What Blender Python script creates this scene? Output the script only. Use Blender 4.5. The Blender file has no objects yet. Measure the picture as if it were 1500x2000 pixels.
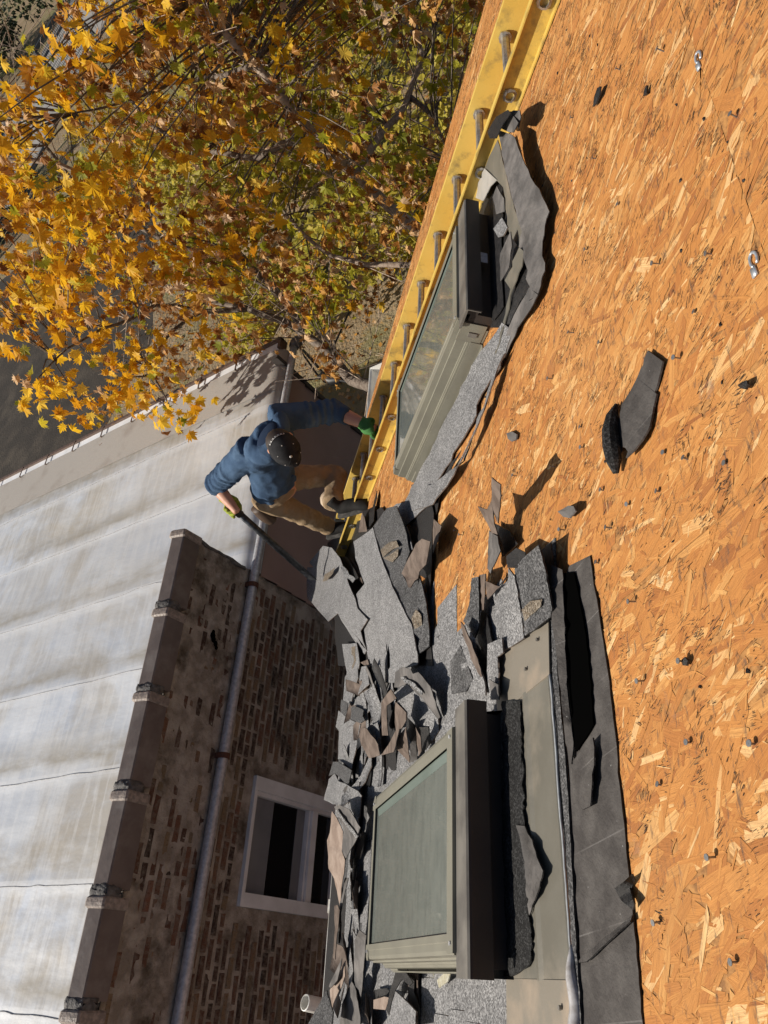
import bpy, bmesh, math, random
import numpy as np
from mathutils import Vector, Matrix, noise
random.seed(7); rng = np.random.default_rng(7)
S = bpy.context.scene
COL = S.collection
V3 = Vector
PITCH = 0.754299                                  # roof pitch (about 43 degrees)
CP, SP = math.cos(PITCH), math.sin(PITCH)
CAMZ = 8.0                                       # eye height above the yard
# ---------------------------------------------------------------- camera, sky, sun
cd = bpy.data.cameras.new('camera'); cam = bpy.data.objects.new('camera', cd); COL.objects.link(cam)
LS = lambda a, b, n: [a + (b - a) * i / (n - 1) for i in range(n)]
RW = Matrix([[0.045774, -0.846481, 0.530448], [-0.826057, 0.266517, 0.496587], [-0.561725, -0.460911, -0.687042]])
cam.matrix_world = Matrix.Translation((0, 0, CAMZ)) @ Matrix((
    (RW[0][0], -RW[0][1], -RW[0][2]), (RW[1][0], -RW[1][1], -RW[1][2]), (RW[2][0], -RW[2][1], -RW[2][2]))).to_4x4()
cd.sensor_fit = 'VERTICAL'; cd.sensor_height = 36; cd.sensor_width = 27; cd.lens = 26.2163
cd.clip_start = .05; cd.clip_end = 900
S.camera = cam
SUN = V3((-.45, .742, .497)).normalized()
wd = bpy.data.worlds.new('World'); S.world = wd; wd.use_nodes = True
wt = wd.node_tree
sky = wt.nodes.new('ShaderNodeTexSky'); sky.sky_type = 'NISHITA'; sky.sun_disc = False
sky.sun_elevation = math.asin(SUN.z); sky.sun_rotation = math.atan2(SUN.x, SUN.y)
wt.nodes['Background'].inputs[1].default_value = .05
wt.links.new(sky.outputs[0], wt.nodes['Background'].inputs[0])
sl = bpy.data.lights.new('sun', 'SUN'); sl.energy = 4.2; sl.angle = math.radians(.53); sl.color = (1, .93, .82)
so = bpy.data.objects.new('sun', sl); COL.objects.link(so)
so.rotation_euler = SUN.to_track_quat('Z', 'Y').to_euler(); so.location = (-6, 9, 20)
S.view_settings.view_transform = 'Standard'; S.view_settings.look = 'None'
S.view_settings.exposure = .45; S.view_settings.gamma = 1; S.view_settings.use_curve_mapping = False
# ---------------------------------------------------------------- helpers
ORI = {}
def RP(s, t, n):                                  # roof coordinates: along the eave, down the slope, off the deck
    return V3((s, t * CP + (n - .7) * SP, CAMZ - t * SP + (n - .7) * CP))
def tag(o, label=None, cat=None, group=None, kind=None):
    if label: o['label'] = label
    if cat: o['category'] = cat
    if group: o['group'] = group
    if kind: o['kind'] = kind
    return o
def empty(name, loc, label=None, cat=None, group=None, kind=None):
    o = bpy.data.objects.new(name, None); COL.objects.link(o); o.location = loc; o.empty_display_size = .2
    ORI[o] = V3(loc); return tag(o, label, cat, group, kind)
def link(name, me, parent=None, pos=None):
    o = bpy.data.objects.new(name, me); COL.objects.link(o)
    w = V3(pos) if pos is not None else (ORI[parent] if parent else V3())
    if parent: o.parent = parent; o.location = w - ORI[parent]
    else: o.location = w
    ORI[o] = w; return o
def mk(name, V, F, m, parent=None, smooth=False, origin=None, mi=None):
    w = V3(origin) if origin is not None else (ORI[parent] if parent else V3())
    me = bpy.data.meshes.new(name)
    me.from_pydata([(v[0] - w.x, v[1] - w.y, v[2] - w.z) for v in V], [], F)
    for q in (m if isinstance(m, (list, tuple)) else [m]): me.materials.append(q)
    if mi: me.polygons.foreach_set('material_index', mi)
    if smooth: me.polygons.foreach_set('use_smooth', [True] * len(me.polygons))
    me.update()
    return link(name, me, parent, w)
class MB:
    def __init__(s): s.V = []; s.F = []
    def add(s, V, F):
        b = len(s.V); s.V += [tuple(v) for v in V]; s.F += [tuple(i + b for i in f) for f in F]; return s
    def box(s, c, u, v, w, bev=0):                # centre and three half-axis vectors
        c, u, v, w = map(V3, (c, u, v, w))
        P = [c + a * u + b * v + d * w for d in (-1, 1) for b in (-1, 1) for a in (-1, 1)]
        F = [(0, 2, 3, 1), (4, 5, 7, 6), (0, 1, 5, 4), (2, 6, 7, 3), (0, 4, 6, 2), (1, 3, 7, 5)]
        if u.cross(v).dot(w) < 0: F = [f[::-1] for f in F]
        return s.add(P, F)
    def tube(s, pts, rad, k=8, cap=True):
        pts = [V3(p) for p in pts]; n = len(pts)
        if not isinstance(rad, (list, tuple)): rad = [rad] * n
        up = V3((.13, .27, .95)); P = []; F = []
        d0 = (pts[1] - pts[0]).normalized()
        a = d0.cross(up)
        if a.length < .05: a = d0.cross(V3((1, 0, 0)))
        a.normalize()
        for i, p in enumerate(pts):
            d = (pts[min(i + 1, n - 1)] - pts[max(i - 1, 0)]).normalized()
            a = (a - d * a.dot(d)).normalized(); b = d.cross(a)
            for j in range(k):
                th = 2 * math.pi * j / k
                P.append(p + rad[i] * (math.cos(th) * a + math.sin(th) * b))
        for i in range(n - 1):
            for j in range(k):
                F.append((i * k + j, i * k + (j + 1) % k, (i + 1) * k + (j + 1) % k, (i + 1) * k + j))
        if cap: F.append(tuple(range(k))[::-1]); F.append(tuple(range((n - 1) * k, n * k)))
        return s.add(P, F)
    def loft(s, rings, cap=True):                 # rings: equal-length lists of points
        k = len(rings[0]); P = [p for r in rings for p in r]; F = []
        for i in range(len(rings) - 1):
            for j in range(k):
                F.append((i * k + j, i * k + (j + 1) % k, (i + 1) * k + (j + 1) % k, (i + 1) * k + j))
        if cap: F.append(tuple(range(k))[::-1]); F.append(tuple(range((len(rings) - 1) * k, len(rings) * k)))
        return s.add(P, F)
    def ell(s, c, ax, k=12, m=8):                 # ellipsoid from three half-axis vectors
        c = V3(c); a, b, d = map(V3, ax); P = []; F = []
        for i in range(m + 1):
            ph = math.pi * i / m
            for j in range(k):
                th = 2 * math.pi * j / k
                P.append(c + a * math.sin(ph) * math.cos(th) + b * math.sin(ph) * math.sin(th) + d * math.cos(ph))
        for i in range(m):
            for j in range(k):
                F.append((i * k + j, (i + 1) * k + j, (i + 1) * k + (j + 1) % k, i * k + (j + 1) % k))
        return s.add(P, F)
    def build(s, name, m, parent=None, smooth=False, origin=None):
        return mk(name, s.V, s.F, m, parent, smooth, origin)
def extr(profile, dirv, a, b, closed=True):       # profile points swept from a to b along dirv
    d = V3(dirv); return [[V3(p) + d * a for p in profile], [V3(p) + d * b for p in profile]]
# ---------------------------------------------------------------- materials
class NT:
    def __init__(s, name):
        s.m = bpy.data.materials.new(name); s.m.use_nodes = True; s.t = s.m.node_tree; s.b = s.t.nodes['Principled BSDF']
    def n(s, typ, **k):
        o = s.t.nodes.new('ShaderNode' + typ)
        for a, v in k.items():
            if hasattr(o, a) and not a.startswith('i_'): setattr(o, a, v)
        return o
    def l(s, a, b): s.t.links.new(a, b)
    def co(s, kind='Object'): return s.n('TexCoord').outputs[kind]
    def mapped(s, v, scale=(1, 1, 1), rot=(0, 0, 0)):
        o = s.n('Mapping'); o.inputs['Scale'].default_value = scale; o.inputs['Rotation'].default_value = rot
        s.l(v, o.inputs[0]); return o.outputs[0]
    def noise(s, v, scale, detail=5, rough=.55, dist=0):
        o = s.n('TexNoise'); o.inputs['Scale'].default_value = scale; o.inputs['Detail'].default_value = detail
        o.inputs['Roughness'].default_value = rough; o.inputs['Distortion'].default_value = dist
        s.l(v, o.inputs['Vector']); return o.outputs[0]
    def voro(s, v, scale, out='Color', feat='F1'):
        o = s.n('TexVoronoi'); o.feature = feat; o.inputs['Scale'].default_value = scale; s.l(v, o.inputs['Vector']); return o.outputs[out]
    def ramp(s, v, stops, inter='LINEAR'):
        o = s.n('ValToRGB'); o.color_ramp.interpolation = inter; e = o.color_ramp.elements
        while len(e) < len(stops): e.new(.5)
        for q, (p, c) in zip(e, stops): q.position = p; q.color = (c, c, c, 1) if not hasattr(c, '__len__') else (*c, 1)
        s.l(v, o.inputs[0]); return o.outputs[0]
    def mix(s, f, a, b, mode='MIX'):
        o = s.n('MixRGB'); o.blend_type = mode
        for i, x in enumerate((f, a, b)):
            if isinstance(x, bpy.types.NodeSocket): s.l(x, o.inputs[i])
            elif i == 0: o.inputs[0].default_value = x
            else: o.inputs[i].default_value = (*x, 1) if hasattr(x, '__len__') else (x, x, x, 1)
        return o.outputs[0]
    def math(s, op, a, b=0):
        o = s.n('Math'); o.operation = op
        for i, x in enumerate((a, b)):
            if isinstance(x, bpy.types.NodeSocket): s.l(x, o.inputs[i])
            else: o.inputs[i].default_value = x
        return o.outputs[0]
    def bump(s, h, dist, strength=1):
        o = s.n('Bump'); o.inputs['Distance'].default_value = dist; o.inputs['Strength'].default_value = strength
        s.l(h, o.inputs['Height']); s.l(o.outputs[0], s.b.inputs['Normal']); return o
    def out(s, col, rough=.7, metal=0, spec=.5):
        for k, x in (('Base Color', col), ('Roughness', rough), ('Metallic', metal), ('Specular IOR Level', spec)):
            if isinstance(x, bpy.types.NodeSocket): s.l(x, s.b.inputs[k])
            elif k == 'Base Color': s.b.inputs[k].default_value = (*x, 1)
            else: s.b.inputs[k].default_value = x
        return s.m
def plain(name, c, c2=None, scale=14, rough=.6, metal=0, bump=0, bscale=60, lo=.4, hi=.62, spec=.5, c3=None, s3=3):
    q = NT(name); v = q.co(); col = c
    if c2: col = q.mix(q.ramp(q.noise(v, scale, 6), [(lo, 0), (hi, 1)]), c, c2)
    if c3: col = q.mix(q.ramp(q.noise(v, s3, 7, .62), [(.52, 0), (.68, 1)]), col, c3)
    if bump: q.bump(q.noise(v, bscale, 5), bump)
    return q.out(col, rough, metal, spec)
def granule(name, dark, mid, light, dirt=.0):
    q = NT(name); v = q.co()
    g = q.n('RGBToBW'); q.l(q.voro(v, 230), g.inputs[0]); g2 = q.n('RGBToBW'); q.l(q.voro(v, 430), g2.inputs[0])
    x = q.math('ADD', q.math('MULTIPLY', g.outputs[0], .62), q.math('MULTIPLY', g2.outputs[0], .38))
    col = q.ramp(x, [(.22, dark), (.5, mid), (.74, light)])
    col = q.mix(q.ramp(q.noise(v, 9, 5), [(.4, 0), (.7, .35)]), col, dark)
    q.bump(q.math('ADD', x, q.math('MULTIPLY', q.noise(v, 22, 3), .8)), .004)
    return q.out(col, .85, 0, .3)
M = {}
M['shingle'] = granule('grey_granules', (.075, .075, .078), (.20, .197, .20), (.40, .395, .40))
M['shingle_dark'] = granule('dark_granules', (.022, .022, .023), (.075, .074, .076), (.19, .187, .19))
M['felt'] = plain('roofing_felt', (.045, .040, .038), (.075, .068, .064), 18, .82, bump=.003, bscale=120, spec=.3, c3=(.03, .027, .026), s3=7)
q = NT('lined_felt'); v = q.co(); sx = q.n('SeparateXYZ'); q.l(v, sx.inputs[0])
c = q.mix(q.ramp(q.noise(v, 18, 6), [(.4, 0), (.65, 1)]), (.045, .040, .038), (.078, .071, .067))
ln = q.math('LESS_THAN', q.math('FRACT', q.math('MULTIPLY', q.math('ADD', sx.outputs[0], q.math('MULTIPLY', sx.outputs[1], .12)), 7.3)), .018)
c = q.mix(q.math('MULTIPLY', ln, q.ramp(q.noise(v, 8, 3), [(.35, 0), (.6, .5)])), c, (.17, .16, .155))
c = q.mix(q.ramp(q.noise(v, 150, 2), [(.755, 0), (.78, .8)]), c, (.4, .4, .4))
q.bump(q.noise(v, 120, 5), .003); M['felt'] = q.out(c, .82, 0, .3)
M['underside'] = plain('shingle_back', (.085, .062, .050), (.15, .115, .095), 16, .8, bump=.004, bscale=90, spec=.3)
M['under_gray'] = plain('felt_back', (.075, .070, .068), (.15, .138, .132), 11, .78, bump=.005, bscale=50, spec=.35, c3=(.04, .036, .034), s3=5)
M['tan'] = plain('weathered_shingle_back', (.21, .155, .125), (.30, .235, .195), 12, .85, bump=.004, bscale=70, spec=.25)
M['asphalt'] = plain('asphalt_black', (.008, .0075, .008), (.02, .018, .018), 60, .55, bump=.004, bscale=200, spec=.4)
M['asphalt_grit'] = granule('black_grit', (.004, .004, .004), (.010, .0095, .0095), (.05, .05, .05))
M['tar'] = granule('rusty_granules', (.05, .042, .034), (.165, .125, .085), (.33, .29, .24))
M['silver'] = plain('silver_film', (.55, .55, .56), (.08, .08, .08), 130, .35, .6, bump=.004, bscale=160, lo=.45, hi=.55)
M['sealant'] = plain('clear_sealant', (.38, .35, .25), (.5, .48, .4), 60, .3, bump=.006, bscale=60)
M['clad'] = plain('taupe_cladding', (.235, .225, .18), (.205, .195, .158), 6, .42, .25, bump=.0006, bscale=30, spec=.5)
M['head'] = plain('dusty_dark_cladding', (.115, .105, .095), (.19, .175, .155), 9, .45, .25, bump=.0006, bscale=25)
M['head_shade'] = plain('shaded_cladding', (.045, .035, .030), (.035, .028, .025), 9, .5, .2)  # near-black cladding copy, uphill-side shade painted into the colour
M['flashing_gray'] = plain('flashing_taupe', (.165, .155, .13), (.14, .13, .107), 6, .5, .25, bump=.0015, bscale=12, c3=(.24, .21, .17), s3=4)
M['flashing_wet'] = plain('flashing_stained', (.215, .19, .155), (.34, .27, .205), 7, .5, .2, bump=.001, bscale=30, lo=.5, hi=.7)
M['metal_light'] = plain('bare_flashing', (.50, .48, .45), (.40, .385, .36), 8, .45, .35, bump=.001, bscale=20)
M['galv'] = plain('galvanised', (.56, .56, .58), (.40, .40, .42), 40, .42, .35, bump=.001, bscale=90)
M['nail'] = plain('nail_steel', (.30, .30, .31), (.20, .20, .2), 200, .4, .8)
M['clip'] = plain('clip_zinc', (.55, .58, .62), (.4, .42, .46), 150, .4, .6)
M['rust'] = plain('rust_brown', (.12, .045, .025), (.07, .03, .02), 60, .8, bump=.002)
M['yellow'] = plain('yellow_fibreglass', (.60, .42, .10), (.55, .37, .075), 4, .45, bump=.0006, bscale=140, c3=(.30, .215, .07), s3=13)
M['rung'] = plain('rung_aluminium', (.52, .50, .47), (.36, .34, .31), 50, .38, .75, bump=.0008, bscale=120)
M['rubber'] = plain('black_rubber', (.015, .015, .015), rough=.6)
M['white'] = plain('white_paint', (.72, .71, .68), (.58, .56, .52), 7, .5, c3=(.42, .39, .34), s3=5)
M['vinyl'] = plain('white_vinyl', (.78, .79, .82), (.68, .69, .71), 5, .45)
M['osb_edge'] = plain('osb_core', (.40, .19, .055), (.22, .10, .03), 60, .8, bump=.002, bscale=120)
M['wood_trim'] = plain('painted_trim', (.62, .58, .52), (.45, .40, .34), 12, .6)
M['hole_shade'] = plain('painted_hole_shade', (.0015, .0015, .0015), rough=1, spec=0)  # near-black colour painting the shade inside gaps and openings
M['window_band'] = plain('grey_window_band', (.20, .21, .23), (.16, .17, .19), 3, .8)
M['coping'] = plain('glazed_clay', (.155, .125, .112), (.125, .10, .09), 9, .38, bump=.0015, bscale=30, c3=(.20, .175, .16), s3=4)
M['coping_rim'] = plain('worn_clay_rim', (.20, .165, .148), (.34, .28, .24), 34, .45, bump=.004, bscale=60)
M['tarblob'] = plain('roof_cement', (.075, .07, .068), (.15, .14, .135), 22, .75, bump=.012, bscale=34)
M['siding'] = plain('mauve_siding', (.33, .22, .19), (.30, .20, .172), 3, .55, bump=.0006, bscale=80)
M['fascia'] = plain('dark_fascia', (.055, .045, .042), (.04, .033, .03), 9, .6)
M['brown_metal'] = plain('brown_metal', (.14, .085, .06), (.09, .055, .04), 30, .5, .2)
M['bark'] = plain('bark', (.10, .075, .058), (.19, .155, .125), 22, .9, bump=.012, bscale=40)
M['bark_light'] = plain('pale_bark', (.42, .33, .26), (.27, .20, .15), 18, .85, bump=.008, bscale=40)
M['cable'] = plain('cable_black', (.012, .012, .013), rough=.5)
M['skin'] = plain('skin', (.56, .30, .205), (.50, .245, .165), 12, .5, bump=.001, bscale=120)
M['hair'] = plain('dark_hair', (.03, .02, .015), rough=.6)
M['hoodie'] = plain('blue_fleece', (.060, .105, .18), (.042, .075, .135), 7, .95, bump=.006, bscale=160, spec=.15, c3=(.10, .16, .25), s3=4)
M['hoodie_dark'] = plain('hood_lining', (.02, .032, .06), rough=.95, spec=.1)
M['khaki'] = plain('dusty_khaki', (.33, .235, .145), (.24, .165, .095), 6, .92, bump=.005, bscale=130, spec=.15, c3=(.44, .35, .255), s3=6)
M['knee'] = plain('dusty_cloth', (.47, .38, .29), (.36, .27, .19), 12, .92, bump=.004, bscale=120, spec=.15)
M['leather'] = plain('brown_leather', (.06, .035, .022), rough=.6)
M['shoe'] = plain('black_shoe', (.010, .010, .010), (.022, .02, .019), 12, .8, spec=.2)
M['sole'] = plain('grey_sole', (.03, .028, .027), (.09, .085, .08), 20, .85)
M['glove'] = plain('lime_glove', (.33, .38, .035), (.20, .25, .03), 20, .85, bump=.004, bscale=120, c3=(.11, .12, .05), s3=14)
M['glove_green'] = plain('green_glove', (.035, .14, .03), (.05, .19, .04), 20, .85, bump=.004, bscale=120)
M['cap'] = plain('black_cotton', (.013, .013, .015), (.024, .024, .026), 16, .9, bump=.002, bscale=300, spec=.2)
M['button'] = plain('pale_button', (.45, .43, .41), rough=.4)
M['bar'] = plain('worn_black_steel', (.02, .023, .028), (.07, .075, .085), 30, .38, .6, bump=.001, bscale=80)
M['sticker'] = plain('pale_sticker', (.46, .46, .5), (.3, .3, .33), 160, .5)
# glass: dusty dark pane
q = NT('dusty_glass'); v = q.co()
dust = q.ramp(q.noise(q.mapped(v, (1, 1, 1)), 9, 8, .68, 1.2), [(.35, .32), (.7, .62)])
streak = q.ramp(q.noise(q.mapped(v, (2, 14, 10), (.3, .2, .5)), 5, 4), [(.52, 0), (.62, .35)])
M['glass'] = q.out(q.mix(streak, q.mix(dust, (.13, .15, .138), (.29, .31, .28)), (.115, .13, .122)), q.math('MULTIPLY_ADD', dust, .22), 0, .6)
q.b.inputs['Roughness'].default_value = .12
for l in list(q.t.links):
    if l.to_socket == q.b.inputs['Roughness']: q.t.links.remove(l)
q.b.inputs['Coat Weight'].default_value = 1; q.b.inputs['Coat Roughness'].default_value = .03; q.b.inputs['Coat IOR'].default_value = 1.7
M['frame_reflection'] = plain('painted_reflection', (.145, .18, .16), (.12, .15, .13), 4, .3)  # green-grey of the frame's reflection, painted on the pane
q = NT('clear_glass_dark_room'); M['pane'] = q.out((.008, .009, .011), .04, 0, .6)
# OSB strands: every strand is its own island with its own colour, fibres run along its length
q = NT('osb_strand'); g = q.n('NewGeometry'); isl = g.outputs['Random Per Island']; uv = q.co('UV')
base = q.ramp(isl, [(0, (.25, .082, .026)), (.08, (.38, .142, .040)), (.3, (.475, .198, .052)), (.76, (.53, .238, .068)), (.90, (.64, .35, .12)), (1, (.80, .56, .28))])
base = q.mix(q.ramp(q.noise(q.co(), 6, 6, .6), [(.3, 0), (.72, .4)]), base, (.47, .215, .065))
base = q.mix(q.ramp(q.noise(q.co(), 1.6, 4, .5), [(.5, 0), (.7, .25)]), base, (.64, .38, .15))
fib = q.noise(q.mapped(uv, (14, 330, 1)), 1, 4, .6); fib2 = q.noise(q.mapped(uv, (60, 1500, 1)), 1, 2)
col = q.mix(q.ramp(fib, [(.36, .8), (.60, 0)]), base, q.mix(.6, base, (.25, .10, .03)))
col = q.mix(q.ramp(fib2, [(.3, .30), (.5, 0)]), col, (.22, .09, .025))
w = q.co(); blot = q.ramp(q.noise(w, 3.5, 6, .6), [(.56, 0), (.74, .35)])
col = q.mix(blot, col, (.36, .17, .055))
dk = q.ramp(q.noise(q.mapped(w, (9, 34, 34), (0, 0, .35)), 2.4, 8, .74), [(.55, 0), (.66, .75)])
col = q.mix(dk, col, (.085, .06, .045))
sm = q.ramp(q.noise(w, 11, 8, .7), [(.62, 0), (.74, .55)]); col = q.mix(sm, col, (.20, .15, .12))
q.bump(q.math('ADD', fib, q.math('MULTIPLY', fib2, .5)), .0016, .8)
M['strand'] = q.out(col, .72, 0, .25)
q = NT('osb_dark'); g = q.n('NewGeometry')
M['sliver'] = q.out(q.ramp(g.outputs['Random Per Island'], [(0, (.02, .016, .013)), (.5, (.07, .045, .03)), (1, (.22, .105, .04))]), .85, 0, .2)
# bricks
def brickmat():
    q = NT('common_brick'); g = q.n('NewGeometry'); oi = q.n('ObjectInfo'); v = q.co()
    r = q.math('FRACT', q.math('ADD', g.outputs['Random Per Island'], oi.outputs['Random']))
    c = q.ramp(r, [(0, (.035, .026, .022)), (.28, (.085, .045, .034)), (.5, (.135, .068, .046)), (.66, (.18, .092, .06)), (.82, (.24, .165, .10)), (.93, (.16, .125, .085)), (1, (.24, .09, .06))])
    c = q.mix(q.ramp(q.noise(v, 30, 6), [(.42, 0), (.66, .65)]), c, (.21, .185, .155))
    c = q.mix(q.ramp(q.noise(v, 70, 4), [(.56, 0), (.7, .7)]), c, (.04, .03, .025))
    q.bump(q.noise(v, 55, 6, .65), .012)
    return q.out(c, .9, 0, .25)
M['brick'] = brickmat()
M['mortar'] = plain('lime_mortar', (.255, .22, .185), (.42, .375, .33), 8, .92, bump=.03, bscale=26, spec=.2, c3=(.085, .068, .05), s3=3.3)
# membrane roof
q = NT('aluminium_coated_membrane'); v = q.co()
c = q.mix(q.ramp(q.noise(q.mapped(v, (1.6, .5, 1)), 2.2, 6, .6), [(.35, 0), (.65, 1)]), (.43, .475, .56), (.60, .63, .685))
c = q.mix(q.ramp(q.noise(q.mapped(v, (.8, .9, 1), (0, 0, .3)), .95, 8, .66, .6), [(.44, 0), (.62, .85)]), c, (.34, .29, .22))
c = q.mix(q.ramp(q.noise(q.mapped(v, (12, 1.2, 1)), 3, 4), [(.55, 0), (.75, .3)]), c, (.42, .41, .41))
c = q.mix(q.ramp(q.noise(q.mapped(v, (.35, 3.2, 1), (0, 0, .08)), 1.6, 6, .6), [(.42, .0), (.5, .35), (.56, 0)]), c, (.74, .75, .77))
c = q.mix(q.ramp(q.noise(q.mapped(v, (.5, .22, 1)), 1.0, 3), [(.35, .5), (.6, 0)]), c, (.60, .575, .53))
sx = q.n('SeparateXYZ'); q.l(v, sx.inputs[0]); u_ = q.math('DIVIDE', q.math('ADD', sx.outputs[0], .975), .925); fr = q.math('FRACT', u_)
wn = q.n('TexWhiteNoise'); wn.noise_dimensions = '1D'; q.l(q.math('FLOOR', u_), wn.inputs['W'])
c = q.mix(q.ramp(wn.outputs[0], [(0, .0), (1, .28)]), c, (.40, .41, .44))
c = q.mix(q.ramp(fr, [(.0, .55), (.075, .45), (.085, 0), (.93, 0), (.985, .35)]), c, (.70, .71, .73))
c = q.mix(q.math('MULTIPLY', q.ramp(fr, [(.1, 0), (.2, .9), (.45, .2), (.6, 0)]), q.ramp(q.noise(q.mapped(v, (1.3, .45, 1)), 1.7, 7, .65), [(.38, 0), (.58, .9)])), c, (.29, .255, .20))
q.bump(q.noise(q.mapped(v, (1.5, .7, 1)), 5, 4, .45), .010, .6)
M['membrane'] = q.out(c, .55, .15, .5)
M['cap_sheet'] = plain('mineral_cap_sheet', (.34, .31, .28), (.40, .37, .34), 120, .9, bump=.002, bscale=300, c3=(.29, .255, .225), s3=2)
M['seam'] = plain('seam_tar', (.20, .20, .21), (.34, .34, .36), 30, .7)
# ground
q = NT('bare_earth'); v = q.co()
c = q.mix(q.ramp(q.noise(v, 1.1, 9, .65), [(.35, 0), (.65, 1)]), (.215, .16, .10), (.32, .25, .165))
c = q.mix(q.ramp(q.noise(v, 9, 6, .7), [(.53, 0), (.62, 1)]), c, (.38, .22, .08))
c = q.mix(q.ramp(q.noise(v, .35, 5), [(.5, 0), (.6, .8)]), c, (.17, .17, .07))
q.bump(q.noise(v, 14, 8), .06); M['earth'] = q.out(c, .95, 0, .15)
M['tarmac'] = plain('old_asphalt', (.024, .0175, .012), (.040, .030, .021), 1.6, .92, bump=.02, bscale=18, c3=(.062, .048, .034), s3=.8)
M['concrete'] = plain('concrete', (.33, .31, .285), (.27, .255, .235), 1.2, .9, bump=.01, bscale=12)
M['kerb'] = plain('kerb_stone', (.21, .20, .19), (.17, .16, .15), 2, .9)
M['wire'] = plain('dark_wire', (.045, .05, .055), rough=.6)
# leaves
def leafmat(name, stops, trans=.5):
    q = NT(name); g = q.n('NewGeometry'); oi = q.n('ObjectInfo')
    r = q.math('FRACT', q.math('ADD', g.outputs['Random Per Island'], oi.outputs['Random']))
    c = q.ramp(r, stops); q.out(c, .55, 0, .35)
    t = q.n('BsdfTranslucent'); q.l(c, t.inputs[0]); mx = q.n('MixShader'); mx.inputs[0].default_value = trans
    o = q.t.nodes['Material Output']; q.l(q.b.outputs[0], mx.inputs[1]); q.l(t.outputs[0], mx.inputs[2]); q.l(mx.outputs[0], o.inputs[0])
    return q.m
LEAF = [leafmat('gold_leaf', [(0, (.58, .25, .015)), (.4, (.78, .42, .018)), (.8, (.86, .54, .03)), (1, (.84, .58, .09))]),
        leafmat('russet_leaf', [(0, (.22, .085, .025)), (.35, (.42, .185, .045)), (.7, (.58, .31, .075)), (1, (.70, .50, .32))], .35),
        leafmat('green_leaf', [(0, (.22, .23, .02)), (.5, (.40, .38, .03)), (.85, (.55, .48, .04)), (1, (.62, .45, .04))])]
M['brown_leaf'] = LEAF[1]
M['bush_green'] = leafmat('bush_leaf', [(0, (.26, .23, .03)), (.5, (.48, .42, .06)), (1, (.64, .50, .10))])
M['bush_dark'] = leafmat('dark_bush_leaf', [(0, (.02, .03, .012)), (.6, (.045, .06, .022)), (1, (.09, .095, .04))], .2)
M['bush_gold'] = leafmat('gold_bush_leaf', [(0, (.30, .17, .02)), (.5, (.42, .30, .035)), (1, (.5, .4, .08))])
# ================================================================ SETTING
def sheet(name, P, m, z, kind='structure', parent=None):
    return tag(mk(name, [(x, y, z) for x, y in P], [tuple(range(len(P)))], m, parent), kind=kind)
sheet('ground', [(-300, -300), (500, -300), (500, 500), (-300, 500)], M['earth'], 0)
sheet('pavement', [(9.2, 15.5), (14, 13.6), (25, 17), (24, 27), (16, 40), (2, 44), (-6, 30), (6.5, 18.2)], M['tarmac'], .004)
sheet('road', [(14, 29.5), (130, 27), (130, 37), (14, 38)], M['concrete'], .008)
kb = MB(); kb.box((72, 28.1, .06), (58, -1.2, 0), (0, .12, 0), (0, 0, .075)); kb.build('kerb', M['kerb'])['kind'] = 'structure'
kb = MB(); kb.box((72, 37.9, .06), (58, -.5, 0), (0, .5, 0), (0, 0, .075)); kb.build('kerb', M['kerb'])['kind'] = 'structure'
# ================================================================ THE HOUSE WITH THE STRIPPED ROOF
house = empty('house', (0, -1, 0), 'house with half stripped steep roof of orange strand board', 'house')
RAKE = lambda t: 4.14 - .1265 * (t - 1.67)
EAVE = 4.56
rows = [(-.62, .6298, [-.5, 1.94]), (.6303, 1.8515, [-1.81, .632, 3.075]), (1.8525, 3.0745, [-.6, 1.85]), (3.0755, 4.2975, [-1.81, .632, 3.075]), (4.2985, EAVE, [-.6, 1.85])]
def strand_batch(n, s0, s1, t0, t1, sizes, rd, dark=False, hmin=.0003, hmax=.0016, cen=None, ang=None):
    out_v, out_uv = [], []
    k = 0
    s = rd.uniform(s0, s1, n); t = rd.uniform(t0, t1, n)
    if cen is not None: s, t = cen[0].clip(s0 + .01, s1 - .01), cen[1].clip(t0 + .01, t1 - .01)
    L = rd.lognormal(math.log(sizes[0]), sizes[2], n).clip(sizes[0] * .35, sizes[0] * 2.4); w = (rd.lognormal(math.log(sizes[1]), .45, n)).clip(sizes[1] * .3, sizes[1] * 2.3)
    an = np.radians(rd.normal(-70, 25, n)); h = rd.uniform(hmin, hmax, n)
    if ang is not None: an = ang
    ca, sa = np.cos(an), np.sin(an)
    a = rd.uniform(-.4, .4, n); b = rd.uniform(-.4, .4, n); c1 = rd.uniform(.02, .3, n); c2 = rd.uniform(.02, .3, n)
    U = np.stack([-L / 2, -L / 2 + L * c1, L / 2 - L * c2, L / 2, L / 2 - L * c1 * .7, -L / 2 + L * c2 * .7], 1)
    Vv = np.stack([a * w, w / 2, w / 2 * rd.uniform(.6, 1, n), b * w, -w / 2, -w / 2 * rd.uniform(.6, 1, n)], 1)
    ss = s[:, None] + U * ca[:, None] - Vv * sa[:, None]; tt = t[:, None] + U * sa[:, None] + Vv * ca[:, None]
    ss = ss.clip(s0 + .0003, None); ss = np.minimum(ss, np.minimum(s1, 4.14 - .1265 * (tt - 1.67)) - .0003); tt = tt.clip(t0 + .0003, t1 - .0003)
    hh = h[:, None] + rd.normal(0, .00018, U.shape)
    off = rd.uniform(0, 9, (n, 1))
    return ss, tt, hh.clip(.0002, None), U + off, Vv + off * .37
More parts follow.
